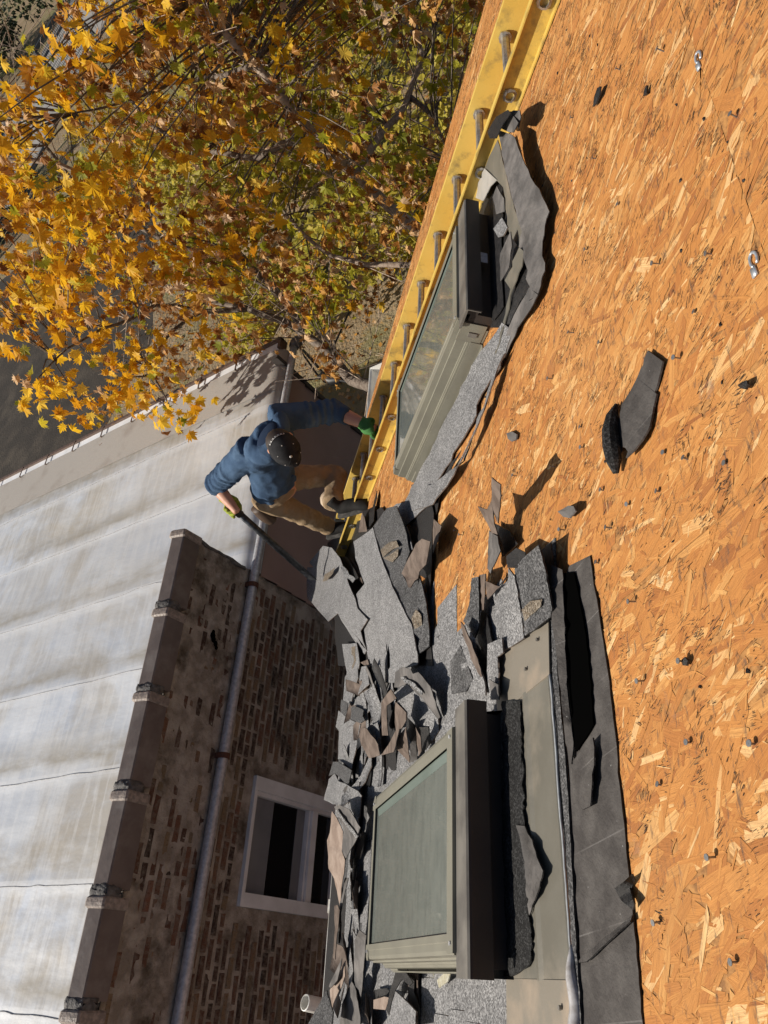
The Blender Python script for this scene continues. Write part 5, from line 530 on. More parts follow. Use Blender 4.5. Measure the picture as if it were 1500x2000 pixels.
('roofing_felt','asphalt',[(1.95,1.445,0.02),(1.918,1.447,0.012),(1.854,1.424,0.015),(1.823,1.434,0.015),(1.797,1.445,0.01),(1.808,1.482,0.01),(1.819,1.513,0.01),(1.822,1.544,0.009),(1.827,1.579,0.008),(1.83,1.61,0.006),(1.818,1.633,0.006),(1.81,1.653,0.006),(1.802,1.677,0.007),(1.789,1.701,0.007),(1.777,1.723,0.006),(1.788,1.699,0.008),(1.797,1.678,0.009),(1.812,1.657,0.009),(1.822,1.639,0.011),(1.838,1.619,0.012),(1.852,1.597,0.015),(1.864,1.574,0.016),(1.874,1.548,0.02),(1.883,1.523,0.02),(1.906,1.506,0.019),(1.928,1.492,0.019),(1.94,1.465,0.02)],[(26,0,1),(25,26,1),(25,1,2),(25,2,3),(24,25,3),(24,3,4),(23,24,4),(23,4,5),(22,23,5),(22,5,6),(21,22,6),(21,6,7),(20,21,7),(20,7,8),(19,20,8),(19,8,9),(19,9,10),(18,19,10),(18,10,11),(17,18,11),(17,11,12),(16,17,12),(16,12,13),(15,16,13),(13,14,15)]),
('roofing_felt','under_gray',[(1.75,1.403,0.03),(1.663,1.351,0.03),(1.671,1.387,0.026),(1.674,1.416,0.025),(1.681,1.446,0.025),(1.708,1.497,0.017),(1.71,1.526,0.02),(1.704,1.556,0.018),(1.712,1.596,0.016),(1.707,1.627,0.015),(1.709,1.661,0.012),(1.754,1.709,0.012),(1.75,1.673,0.016),(1.775,1.664,0.013),(1.776,1.632,0.016),(1.773,1.601,0.022),(1.782,1.579,0.02),(1.781,1.544,0.022),(1.756,1.492,0.031),(1.755,1.459,0.03),(1.754,1.434,0.028)],[(10,11,12),(9,10,12),(9,12,13),(8,9,13),(8,13,14),(7,8,14),(7,14,15),(6,7,15),(20,0,1),(20,1,2),(6,15,16),(19,20,2),(19,2,3),(18,19,3),(18,3,4),(17,18,4),(17,4,5),(16,17,5),(5,6,16)]),
('shingle','under_gray',[(2.082,1.557,0.05),(2.068,1.517,0.054),(2.06,1.48,0.056),(2.044,1.441,0.06),(1.995,1.434,0.062),(1.97,1.437,0.06),(1.959,1.457,0.058),(1.952,1.474,0.053),(1.937,1.493,0.05),(1.962,1.543,0.044),(1.987,1.594,0.04),(2.013,1.587,0.042),(2.035,1.577,0.045),(2.066,1.572,0.048)],[(2,3,4),(9,10,11),(9,11,12),(8,9,12),(8,12,13),(7,8,13),(7,13,0),(6,7,0),(6,0,1),(5,6,1),(5,1,2),(2,4,5)]),
('shingle','shingle',[(2.382,1.684,0.02),(2.339,1.626,0.025),(2.301,1.574,0.03),(2.189,1.53,0.03),(2.196,1.571,0.03),(2.278,1.64,0.02)],[(1,2,3),(1,3,4),(0,1,4),(0,4,5)]),
('shingle','under_gray',[(2.521,1.65,0.03),(2.486,1.579,0.04),(2.413,1.555,0.039),(2.331,1.521,0.04),(2.295,1.545,0.03),(2.384,1.624,0.03),(2.449,1.633,0.03)],[(4,5,6),(3,4,6),(3,6,0),(2,3,0),(0,1,2)]),
('shingle','asphalt',[(2.715,1.814,0.012),(2.579,1.688,0.012),(2.463,1.641,0.012),(2.359,1.601,0.012),(2.337,1.615,0.012),(2.306,1.622,0.012),(2.274,1.628,0.012),(2.241,1.634,0.012),(2.199,1.633,0.011),(2.165,1.638,0.012),(2.127,1.64,0.012),(2.098,1.647,0.012),(2.063,1.648,0.012),(2.015,1.647,0.012),(1.979,1.648,0.011),(1.936,1.648,0.012),(1.945,1.695,0.012),(1.966,1.745,0.012),(2.112,1.874,0.012),(2.149,1.871,0.012),(2.18,1.866,0.011),(2.216,1.861,0.012),(2.237,1.844,0.013),(2.291,1.86,0.013),(2.324,1.854,0.012),(2.364,1.853,0.012),(2.392,1.839,0.011),(2.441,1.841,0.012),(2.492,1.85,0.011),(2.515,1.833,0.012),(2.536,1.819,0.013),(2.593,1.824,0.013),(2.638,1.825,0.012),(2.684,1.823,0.011)],[(0,1,2),(33,0,2),(17,18,19),(16,17,19),(33,2,3),(32,33,3),(15,16,19),(32,3,4),(31,32,4),(31,4,5),(30,31,5),(30,5,6),(14,15,19),(29,30,6),(29,6,7),(28,29,7),(28,7,8),(27,28,8),(27,8,9),(26,27,9),(26,9,10),(25,26,10),(25,10,11),(24,25,11),(24,11,12),(23,24,12),(23,12,13),(22,23,13),(22,13,14),(22,14,19),(20,21,22),(19,20,22)]),
('shingle','under_gray',[(0.313,1.725,0.02),(0.304,1.673,0.02),(0.285,1.653,0.022),(0.268,1.625,0.024),(0.255,1.611,0.028),(0.244,1.61,0.024),(0.232,1.601,0.026),(0.222,1.59,0.027),(0.212,1.58,0.027),(0.202,1.568,0.028),(0.192,1.574,0.028),(0.185,1.594,0.024),(0.175,1.595,0.026),(0.169,1.608,0.024),(0.159,1.622,0.024),(0.154,1.644,0.018),(0.145,1.654,0.02),(0.136,1.668,0.017),(0.129,1.688,0.014),(0.138,1.674,0.021),(0.148,1.688,0.017),(0.161,1.697,0.013),(0.169,1.689,0.018),(0.178,1.686,0.02),(0.186,1.684,0.019),(0.196,1.684,0.019),(0.205,1.688,0.019),(0.215,1.684,0.02),(0.223,1.686,0.02),(0.233,1.684,0.02),(0.245,1.689,0.021),(0.258,1.695,0.02),(0.27,1.701,0.019),(0.282,1.704,0.02),(0.292,1.707,0.021),(0.302,1.72,0.019)],[(35,0,1),(35,1,2),(17,18,19),(16,17,19),(16,19,20),(16,20,21),(15,16,21),(14,15,21),(14,21,22),(13,14,22),(13,22,23),(34,35,2),(33,34,2),(33,2,3),(32,33,3),(32,3,4),(31,32,4),(31,4,5),(30,31,5),(30,5,6),(29,30,6),(29,6,7),(28,29,7),(28,7,8),(13,23,24),(12,13,24),(11,12,24),(11,24,25),(10,11,25),(10,25,26),(9,10,26),(8,9,26),(27,28,8),(8,26,27)]),
('shingle','shingle_dark',[(0.98,1.968,0.004),(0.962,1.807,0.004),(0.943,1.667,0.003),(0.926,1.536,0.005),(0.914,1.428,0.004),(0.862,1.437,0.003),(0.811,1.44,0.004),(0.759,1.446,0.004),(0.713,1.453,0.003),(0.666,1.462,0.003),(0.619,1.466,0.003),(0.574,1.472,0.004),(0.528,1.476,0.003),(0.483,1.48,0.003),(0.44,1.481,0.004),(0.398,1.485,0.004),(0.356,1.488,0.004),(0.316,1.491,0.003),(0.276,1.496,0.003),(0.239,1.497,0.004),(0.201,1.499,0.003),(0.164,1.503,0.003),(0.129,1.505,0.003),(0.094,1.508,0.003),(0.06,1.51,0.003),(0.026,1.512,0.004),(-0.01,1.519,0.003),(-0.045,1.525,0.003),(-0.08,1.532,0.003),(-0.114,1.537,0.004),(-0.122,1.63,0.004),(-0.131,1.73,0.004),(-0.141,1.849,0.003),(-0.152,1.979,0.004),(-0.113,1.971,0.003),(-0.073,1.962,0.004),(-0.032,1.957,0.003),(0.009,1.946,0.003),(0.051,1.936,0.003),(0.093,1.928,0.003),(0.137,1.92,0.003),(0.181,1.906,0.005),(0.226,1.898,0.004),(0.272,1.89,0.003),(0.319,1.878,0.004),(0.366,1.869,0.003),(0.414,1.86,0.003),(0.464,1.851,0.003),(0.513,1.836,0.004),(0.563,1.823,0.004),(0.617,1.814,0.003),(0.67,1.804,0.004),(0.74,1.842,0.003),(0.812,1.875,0.005),(0.895,1.925,0.003)],[(3,4,5),(32,33,34),(28,29,30),(3,5,6),(2,3,6),(2,6,7),(1,2,7),(54,0,1),(54,1,7),(53,54,7),(53,7,8),(53,8,9),(52,53,9),(52,9,10),(51,52,10),(51,10,11),(51,11,12),(50,51,12),(50,12,13),(49,50,13),(49,13,14),(48,49,14),(48,14,15),(47,48,15),(47,15,16),(46,47,16),(46,16,17),(45,46,17),(45,17,18),(44,45,18),(44,18,19),(43,44,19),(43,19,20),(42,43,20),(42,20,21),(41,42,21),(41,21,22),(40,41,22),(40,22,23),(39,40,23),(39,23,24),(38,39,24),(38,24,25),(37,38,25),(37,25,26),(36,37,26),(36,26,27),(35,36,27),(35,27,28),(35,28,30),(34,35,30),(32,34,30),(30,31,32)]),
('roofing_felt','asphalt',[(3.133,2.072,0.004),(3.028,1.883,0.003),(2.928,1.71,0.004),(2.838,1.559,0.004),(2.552,1.468,0.003),(2.306,1.392,0.003),(2.094,1.325,0.004),(1.985,1.337,0.004),(1.877,1.347,0.004),(1.778,1.359,0.004),(1.784,1.438,0.003),(1.791,1.52,0.003),(1.795,1.606,0.004),(2.134,1.946,0.004),(2.276,1.965,0.003),(2.422,1.981,0.004),(2.573,1.994,0.004),(2.755,2.026,0.003),(2.942,2.051,0.003)],[(2,3,4),(12,13,14),(11,12,14),(11,14,15),(10,11,15),(2,4,5),(1,2,5),(10,15,16),(9,10,16),(8,9,16),(8,16,17),(7,8,17),(7,17,18),(6,7,18),(5,6,18),(1,5,18),(0,1,18)]),
('roof_debris','asphalt_grit',[(0.625,1.794,0.016),(0.62,1.776,0.014),(0.606,1.724,0.017),(0.601,1.712,0.016),(0.589,1.67,0.016),(0.581,1.673,0.016),(0.563,1.676,0.014),(0.555,1.67,0.016),(0.546,1.674,0.017),(0.535,1.672,0.016),(0.519,1.67,0.017),(0.51,1.665,0.02),(0.5,1.679,0.015),(0.489,1.674,0.016),(0.48,1.683,0.015),(0.469,1.678,0.015),(0.458,1.687,0.014),(0.444,1.674,0.017),(0.432,1.671,0.015),(0.421,1.673,0.014),(0.409,1.675,0.017),(0.398,1.685,0.013),(0.393,1.682,0.018),(0.377,1.679,0.016),(0.367,1.678,0.013),(0.355,1.684,0.018),(0.347,1.681,0.016),(0.34,1.69,0.016),(0.328,1.685,0.015),(0.315,1.677,0.018),(0.306,1.683,0.015),(0.293,1.682,0.016),(0.283,1.672,0.019),(0.278,1.691,0.015),(0.267,1.687,0.016),(0.256,1.679,0.017),(0.247,1.686,0.017),(0.238,1.678,0.019),(0.229,1.684,0.016),(0.219,1.696,0.016),(0.213,1.69,0.016),(0.2,1.695,0.013),(0.191,1.688,0.016),(0.184,1.689,0.015),(0.171,1.683,0.015),(0.165,1.688,0.015),(0.153,1.687,0.016),(0.145,1.688,0.017),(0.136,1.688,0.016),(0.129,1.69,0.015),(0.114,1.679,0.017),(0.108,1.684,0.014),(0.098,1.674,0.016),(0.088,1.672,0.02),(0.079,1.687,0.012),(0.074,1.676,0.016),(0.064,1.689,0.014),(0.054,1.682,0.017),(0.045,1.688,0.016),(0.034,1.707,0.017),(0.029,1.743,0.016),(0.022,1.771,0.016),(0.018,1.797,0.016),(0.019,1.833,0.014),(0.017,1.861,0.016),(0.024,1.858,0.016),(0.032,1.862,0.015),(0.043,1.866,0.014),(0.055,1.862,0.016),(0.061,1.865,0.014),(0.074,1.853,0.017),(0.081,1.85,0.012),(0.088,1.841,0.021),(0.1,1.866,0.015),(0.106,1.848,0.018),(0.121,1.854,0.014),(0.13,1.85,0.017),(0.135,1.834,0.017),(0.146,1.841,0.019),(0.153,1.842,0.017),(0.163,1.836,0.018),(0.173,1.837,0.02),(0.185,1.838,0.016),(0.193,1.845,0.016),(0.206,1.846,0.017),(0.213,1.833,0.017),(0.222,1.849,0.014),(0.236,1.839,0.013),(0.247,1.852,0.014),(0.252,1.827,0.017),(0.261,1.836,0.018),(0.274,1.832,0.017),(0.284,1.829,0.019),(0.294,1.826,0.018),(0.304,1.839,0.017),(0.312,1.815,0.018),(0.324,1.825,0.015),(0.335,1.824,0.015),(0.345,1.834,0.014),(0.355,1.822,0.017),(0.371,1.819,0.016),(0.375,1.831,0.012),(0.389,1.84,0.013),(0.399,1.825,0.016),(0.409,1.808,0.018),(0.418,1.811,0.016),(0.436,1.822,0.014),(0.444,1.817,0.015),(0.452,1.817,0.016),(0.461,1.806,0.015),(0.475,1.813,0.014),(0.487,1.812,0.016),(0.495,1.802,0.02),(0.509,1.809,0.011),(0.518,1.807,0.016),(0.537,1.813,0.014),(0.546,1.809,0.016),(0.553,1.793,0.018),(0.562,1.79,0.021),(0.576,1.786,0.019),(0.589,1.794,0.016),(0.599,1.793,0.016),(0.617,1.799,0.017)],[(63,64,65),(3,4,5),(122,0,1),(87,88,89),(121,122,1),(121,1,2),(3,5,6),(93,94,95),(63,65,66),(23,24,25),(75,76,77),(62,63,66),(61,62,66),(61,66,67),(60,61,67),(60,67,68),(72,73,74),(58,59,60),(58,60,68),(57,58,68),(56,57,68),(25,26,27),(55,56,68),(107,108,109),(20,21,22),(85,86,87),(121,2,3),(121,3,6),(120,121,6),(119,120,6),(118,119,6),(117,118,6),(71,72,74),(80,81,82),(101,102,103),(89,90,91),(37,38,39),(51,52,53),(31,32,33),(34,35,36),(111,112,113),(77,78,79),(83,84,85),(69,70,71),(43,44,45),(115,116,117),(115,117,6),(114,115,6),(22,23,25),(82,83,85),(12,13,14),(110,111,113),(54,55,68),(53,54,68),(51,53,68),(101,103,104),(18,19,20),(17,18,20),(113,114,6),(6,7,8),(14,15,16),(110,113,6),(39,40,41),(27,28,29),(77,79,80),(97,98,99),(50,51,68),(49,50,68),(91,92,93),(71,74,75),(71,75,77),(36,37,39),(48,49,68),(47,48,68),(109,110,6),(106,107,109),(105,106,109),(105,109,6),(89,91,93),(89,93,95),(95,96,97),(97,99,100),(17,20,22),(16,17,22),(9,10,11),(8,9,11),(46,47,68),(45,46,68),(43,45,68),(68,69,71),(43,68,71),(43,71,77),(43,77,80),(43,80,82),(43,82,85),(43,85,87),(43,87,89),(43,89,95),(43,95,97),(43,97,100),(29,30,31),(27,29,31),(27,31,33),(39,41,42),(8,11,12),(8,12,14),(34,36,39),(101,104,105),(101,105,6),(33,34,39),(27,33,39),(14,16,22),(42,43,100),(39,42,100),(27,39,100),(25,27,100),(22,25,100),(14,22,100),(8,14,100),(101,6,8),(8,100,101)]),
('shingle','asphalt',[(3.586,6.338,0.02),(3.364,5.846,0.018),(3.201,5.478,0.021),(3.02,5.102,0.018),(2.883,4.789,0.02),(2.764,4.523,0.022),(2.631,4.247,0.021),(2.522,4.014,0.022),(2.415,3.79,0.02),(2.333,3.611,0.02),(2.203,3.471,0.017),(2.088,3.359,0.015),(1.95,3.199,0.017),(1.857,3.11,0.012),(1.764,3.009,0.012),(1.701,2.959,0.013),(1.635,2.915,0.013),(1.585,2.876,0.012),(1.532,2.85,0.012),(1.476,2.799,0.012),(1.423,2.768,0.012),(1.364,2.711,0.013),(1.318,2.684,0.013),(1.274,2.652,0.012),(1.233,2.624,0.012),(1.188,2.588,0.011),(1.147,2.565,0.012),(1.101,2.524,0.012),(1.063,2.504,0.013),(1.035,2.505,0.012),(0.998,2.493,0.012),(0.966,2.483,0.012),(1.001,2.583,0.014),(1.051,2.716,0.012),(1.077,2.813,0.01),(1.12,2.926,0.015),(1.173,3.067,0.017),(1.235,3.24,0.012),(1.277,3.373,0.018),(1.364,3.602,0.015),(1.424,3.786,0.016),(1.512,4.025,0.017),(1.606,4.289,0.017),(1.716,4.613,0.018),(1.82,4.899,0.02),(1.895,4.956,0.019),(1.967,5.007,0.02),(2.057,5.11,0.02),(2.145,5.194,0.019),(2.24,5.249,0.018),(2.298,5.26,0.02),(2.413,5.382,0.023),(2.494,5.439,0.02),(2.583,5.491,0.022),(2.72,5.636,0.021),(2.82,5.725,0.019),(2.939,5.829,0.02),(3.026,5.842,0.021),(3.164,5.975,0.019),(3.307,6.085,0.018),(3.48,6.284,0.021)],[(30,31,32),(8,9,10),(43,44,45),(60,0,1),(42,43,45),(42,45,46),(30,32,33),(29,30,33),(8,10,11),(7,8,11),(59,60,1),(6,7,11),(6,11,12),(28,29,33),(41,42,46),(33,34,35),(28,33,35),(27,28,35),(26,27,35),(26,35,36),(41,46,47),(59,1,2),(59,2,3),(5,6,12),(5,12,13),(41,47,48),(41,48,49),(40,41,49),(58,59,3),(4,5,13),(25,26,36),(39,40,49),(3,4,13),(58,3,13),(58,13,14),(25,36,37),(24,25,37),(58,14,15),(58,15,16),(57,58,16),(56,57,16),(55,56,16),(39,49,50),(38,39,50),(37,38,50),(24,37,50),(24,50,51),(23,24,51),(22,23,51),(21,22,51),(20,21,51),(19,20,51),(18,19,51),(17,18,51),(55,16,17),(54,55,17),(53,54,17),(52,53,17),(17,51,52)])]
UND = {'shingle': 'underside', 'shingle_dark': 'asphalt', 'felt': 'asphalt', 'under_gray': 'asphalt', 'underside': 'asphalt', 'tan': 'asphalt'}
for nm, mn, P, T in FLAPS:
    pts = [RP(*p) for p in P]; k = len(pts)
    nv = V3()
    for a, b, c in T: nv += (pts[b] - pts[a]).cross(pts[c] - pts[a])
    nv.normalize()
    if nv.dot(V3((0, SP, CP))) < 0: T = [(a, c, b) for a, b, c in T]; nv = -nv; flip = True
    else: flip = False
    th = {'tar_patch': .0012, 'adhesive_strip': .003}.get(nm, .0045 if 'shingle' in mn else .003)
    nv = (nv + V3((0, SP, CP))).normalized()
    bot = [p - nv * min(th, max(q_[2] - .0012, .001)) for p, q_ in zip(pts, P)]
    F = [tuple(f) for f in T] + [(a + k, c + k, b + k) for a, b, c in T]
    side = [(i, (i + 1) % k, (i + 1) % k + k, i + k) if flip else ((i + 1) % k, i, i + k, (i + 1) % k + k) for i in range(k)]
    mi = [0] * len(T) + [1] * (len(T) + k)
    F = [tuple(f) for f in T] + [(a + k, c + k, b + k) for a, b, c in T] + [tuple(i + 2 * k for i in f) for f in side]
    o = mk(nm, pts + bot + pts + bot, F, [M[mn], M[UND.get(mn, mn)]], house, mi=mi)
    o.data.polygons.foreach_set('use_smooth', [True] * (2 * len(T)) + [False] * k)
# limp curled strips thrown about below the near skylight
def curled(s, t, ang, L, Wd, bend, m, n0=.012, twist=0):
    na, nb = 7, 3; V = []; ca, sa = math.cos(ang), math.sin(ang); r_ = random.uniform
    jl = [r_(-.012, .012) for _ in range(nb)]; jw = [r_(.7, 1.15) for _ in range(na)]
    for i in range(na):
        u = (i / (na - 1) - .15); th = bend * u; x = (math.sin(th) / bend if abs(bend) > .01 else u) * L; z = ((1 - math.cos(th)) / abs(bend) if abs(bend) > .01 else 0) * L
        for j in range(nb):
            w = (j / (nb - 1) - .5) * Wd * jw[i] + r_(-.004, .004); xx = x + jl[j] * (1 if i in (0, na - 1) else .2)
            V.append(RP(s + xx * ca - w * sa, t + xx * sa + w * ca, max(.004, n0 + z + twist * w * u + r_(-.0015, .0015))))
    nv = V3((0, SP, CP)); k = len(V); V2 = [p - nv * .0035 for p in V]; F = []
    for i in range(na - 1):
        for j in range(nb - 1): a = i * nb + j; F.append((a, a + nb, a + nb + 1, a + 1))
    if (V[nb] - V[0]).cross(V[1] - V[0]).dot(nv) < 0: F = [f[::-1] for f in F]
    B = [tuple(i + k for i in f[::-1]) for f in F]
    rim = [i * nb for i in range(na)] + [(na - 1) * nb + j for j in range(1, nb)] + [i * nb + nb - 1 for i in range(na - 2, -1, -1)] + [j for j in range(nb - 2, 0, -1)]
    Sd = [(rim[i], rim[(i + 1) % len(rim)], rim[(i + 1) % len(rim)] + k, rim[i] + k) for i in range(len(rim))]
    o = mk('shingle', V + V2, F + B + Sd, [M[m], M[UND.get(m, m)]], house, mi=[0] * len(F) + [1] * (len(B) + len(Sd)))
    o.data.polygons.foreach_set('use_smooth', [True] * (len(F) + len(B)) + [False] * len(Sd))
rs_ = random.Random(41); random.seed(41)
for _ in range(54):
    q_ = random.random()
    if q_ < .55: s, t = random.uniform(-.15, 1.15), random.uniform(3.5, 4.45)
    if q_ < .55 and s < .62 and t > 3.95: t -= .45
    elif q_ < .85: s, t = random.uniform(.72, 1.35), random.uniform(3.1, 4.1)
    else: s, t = random.uniform(-.25, -.02), random.uniform(2.3, 3.6)
    if .0 < s < .65 and t < 3.55: continue
    curled(s, t, random.uniform(-.5, .5) + random.choice((0, 0, 1.57, -1.2)), random.uniform(.14, .40), random.uniform(.05, .13), random.uniform(-.5, .75), random.choice(('shingle', 'shingle', 'shingle', 'shingle', 'shingle_dark', 'under_gray', 'underside', 'asphalt')), random.uniform(.014, .03), random.uniform(-.3, .3))
random.seed(9)
# crumbs and torn bits of felt too small to pick apart
V, F = [], []
for _ in range(700):
    s, t = random.uniform(-.3, 3.6), random.uniform(.4, 4.2)
    if s > RAKE(t) - .05: continue
    r_ = random.choice((.0012, .0015, .002, .002, .003, .005)); k = len(V); an = [random.uniform(0, 6.28) for _ in range(5)]; an.sort()
    V += [RP(s + r_ * math.cos(a) * random.uniform(.6, 1.5), t + r_ * math.sin(a) * random.uniform(.6, 1.5), .0022) for a in an] + [RP(s, t, .0022 + r_ * .7)]
    F += [(k + i, k + (i + 1) % 5, k + 5) for i in range(5)]
mk('deck_crumbs', V, F, M['asphalt'], house)['kind'] = 'stuff'
# nails left standing in the deck
nm_ = MB(); nm_.tube([(0, 0, -.01), (0, 0, .0198)], .0017, 6); nm_.tube([(0, 0, .0195), (0, 0, .0212)], .0052, 10)
nail_me = None
NAILS = [(0.286,1.132,0), (0.167,1.021,0), (0.292,0.89,0), (1.099,0.73,0), (0.796,1.176,0), (0.45,1.004,0), (0.611,1.128,0), (0.896,1.188,0), (1.731,0.705,0), (1.934,0.852,0), (1.578,1.113,0), (1.232,0.865,0),
         (0.909,1.381,0), (1.253,1.112,0), (1.4,1.229,0), (1.055,1.249,0), (1.112,1.247,0), (1.103,1.401,0), (0.833,0.962,0), (0.777,0.904,0), (0.771,0.997,0), (1.324,2.146,0), (1.391,2.235,0), (1.047,2.414,0), (0.953,2.374,0), (1.711,1.982,0),
         (0.751,1.245,0), (0.463,1.137,0), (0.978,0.867,0), (0.709,0.817,0), (1.368,1.368,0), (1.543,0.956,0), (2.117,1.086,0), (1.807,1.012,0), (1.292,0.594,0), (1.029,0.802,0), (0.095,1.191,0), (0.04,1.015,0), (0.33,1.034,0), (0.808,1.101,0), (1.239,1.645,0)]
for i, (s, t, n) in enumerate(NAILS):
    p = RP(s, t, 0); lean = V3((random.uniform(-.25, .25), random.uniform(-.2, .2), 0)); nv = (V3((0, SP, CP)) + lean).normalized()
    if nail_me is None:
        o = nm_.build('nail', M['nail'], house, smooth=False, origin=(0, 0, 0)); nail_me = o.data
    else: o = link('nail', nail_me, house, p)
    o.location = p - ORI[house]; o.rotation_euler = nv.to_track_quat('Z', 'Y').to_euler(); o.scale = (.95, .95, random.uniform(.3, .95))
# panel clips in the long seam
for p in ((1.549,0.629,0), (0.983,0.652,0)):
    s, t, n = p; mb = MB()
    pts = [RP(s + .006 + .015 * math.cos(a), t + .008 * math.sin(a) - .002, .003) for a in LS(-2.6, 2.6, 14)]
    mb.tube(pts, .0028, 6); mb.box(RP(s - .016, t + .004, .003), (.010, 0, 0), .0055 * V3((0, CP, -SP)), .002 * V3((0, SP, CP)))
    mb.build('panel_clip', M['clip'], house, smooth=True)
# ---------------------------------------------------------------- skylights
def skylight(ds, dt, label, sticker):
    root = empty('skylight', RP(.31 + ds, 2.39 + dt, 0), label, 'skylight', 'skylights in the stripped roof')
    P = lambda s, t, n: RP(s + ds, t + dt, n)
    s0, s1, t0, t1 = .097, .529, 1.930, 2.845
    mb = MB(); mb.add([P(s0 - .004, t0 - .004, .114), P(s1 + .004, t0 - .004, .114), P(s1 + .004, t1 + .004, .114), P(s0 - .004, t1 + .004, .114)], [(3, 2, 1, 0)]); mb.build('glass', M['glass'], root)
    mb = MB(); mb.add([P(s1 - .030, t0 + .02, .1148), P(s1 - .001, t0 + .001, .1148), P(s1 - .001, t1 - .001, .1148), P(s1 - .030, t1 - .03, .1148)], [(0, 3, 2, 1)][::-1]); mb.add([P(s0 + .001, t0 + .001, .1149), P(s1 - .031, t0 + .001, .1149), P(s1 - .05, t0 + .02, .1149), P(s0 + .02, t0 + .02, .1149)], [(3, 2, 1, 0)]); mb.build('frame_reflection', M['frame_reflection'], root)  # strips over the opaque glass paint the inner frame's reflection
    # inner rebate strips
    mb = MB()
    for a, b in (((s0, t0), (s1, t0)), ((s1, t0), (s1, t1)), ((s1, t1), (s0, t1)), ((s0, t1), (s0, t0))):
        mb.add([P(*a, .121), P(*b, .121), P(*b, .113), P(*a, .113)], [(0, 1, 2, 3)])
    mb.build('gasket', M['rubber'], root)
    side = [(0, .113), (0, .123), (-.016, .1235), (-.018, .1215), (-.034, .1215), (-.043, .119), (-.046, .098), (-.051, .096), (-.052, .062), (-.057, .060), (-.0575, .056), (-.064, .055), (-.066, .034), (-.071, .032), (-.072, .004), (-.02, .004)]
    for sg, sb in ((1, s0), (-1, s1)):
        mb = MB(); mb.loft([[P(sb + sg * a, tt, n) for a, n in side] for tt in (t0 - .045, t1 + .046)]); mb.build('side_frame', M['clad'], root)
    mb = MB(); mb.loft([[P(ss, t1 - a * .95, n) for a, n in side[:12] + [(-.064, .004), (-.02, .004)]] for ss in (s0 - .046, s1 + .046)]); mb.build('bottom_frame', M['clad'], root)
    mb = MB(); mb.loft([[P(ss, t0 + a, n) for a, n in ((0, .113), (0, .1235), (-.05, .1245), (-.05, .113))] for ss in (s0 - .04, s1 + .04)]); mb.build('top_frame', M['clad'], root)
    hp = [(-.044, .1255), (-.05, .1275), (-.058, .127), (-.136, .117), (-.140, .112), (-.141, .064), (-.136, .062), (-.136, .109), (-.05, .118)]
    rings = []
    for f in (0, 1):
        for ss in ((s0 - .088, s0 - .045) if f == 0 else (s1 + .045, s1 + .088)):
            out = abs(ss - (s0 + s1) / 2) > .26
            rings.append([P(ss, t0 + (a if not out else a * .985), n - (.012 if out and a > -.06 else 0)) for a, n in hp])
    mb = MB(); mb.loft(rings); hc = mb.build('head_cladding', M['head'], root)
    mb = MB(); mb.loft([[P(ss, t0 + a, n) for a, n in ((-.1415, .113), (-.1425, .108), (-.1425, .060), (-.1415, .060))] for ss in (s0 - .0885, s1 + .0885)]); mb.build('drip_face_shade', M['head_shade'], hc)
    mb = MB(); mb.box(P((s0 + s1) / 2, t0 - .07, .045), ((s1 - s0) / 2 + .068, 0, 0), .035 * V3((0, CP, -SP)), .045 * V3((0, SP, CP))); mb.box(P((s0 + s1) / 2, t0 - .118, .085), ((s1 - s0) / 2 + .07, 0, 0), .015 * V3((0, CP, -SP)), .02 * V3((0, SP, CP))); mb.build('curb', M['head_shade'], root)
    mb = MB(); mb.box(P((s0 + s1) / 2, (t0 + t1) / 2, .055), ((s1 - s0) / 2 + .01, 0, 0), ((t1 - t0) / 2) * V3((0, CP, -SP)), .05 * V3((0, SP, CP))); mb.build('opening_shade', M['hole_shade'], root)
    for a, b in ((s0 - .02, t0 - .03), (s1 + .02, t0 - .03), (s0 - .02, t1 + .02), (s1 + .02, t1 + .02)):
        mb = MB(); mb.tube([P(a, b, .122), P(a, b, .127)], .005, 8); mb.build('screw', M['galv'], root)
    for sg, sb in ((1, s0 - .073), (-1, s1 + .073)):
        mb = MB(); mb.loft([[P(sb + sg * a, tt, n) for a, n in ((0, .05), (-.003, .05), (-.004, .006), (-.02, .005), (-.02, .003), (-.003, .004))] for tt in (t0 + .02, t1 - .05)]); mb.build('side_flashing', M['clad'], root)
    if sticker:
        mb = MB(); mb.box(P(.30, t0 - .1365, .048), (.026, 0, 0), .0006 * V3((0, CP, -SP)), .016 * V3((0, SP, CP))); mb.build('sticker', M['sticker'], root)
        mb = MB(); mb.box(P(s0 - .068, t0 - .02, .06), (.006, 0, 0), .045 * V3((0, CP, -SP)), .045 * V3((0, SP, CP))); mb.build('corner_cap', M['clad'], root)
        mb = MB(); mb.box(P(s0 - .076, t0 - .015, .055), (.0025, 0, 0), .010 * V3((0, CP, -SP)), .016 * V3((0, SP, CP))); mb.build('corner_tab', M['head'], root)
    return root, P
sk1, P1 = skylight(0, 0, 'near skylight with dusty green pane among grey shingles', False)
sk2, P2 = skylight(1.96, -.07, 'skylight beside the yellow ladder with tree reflected in its pane', True)
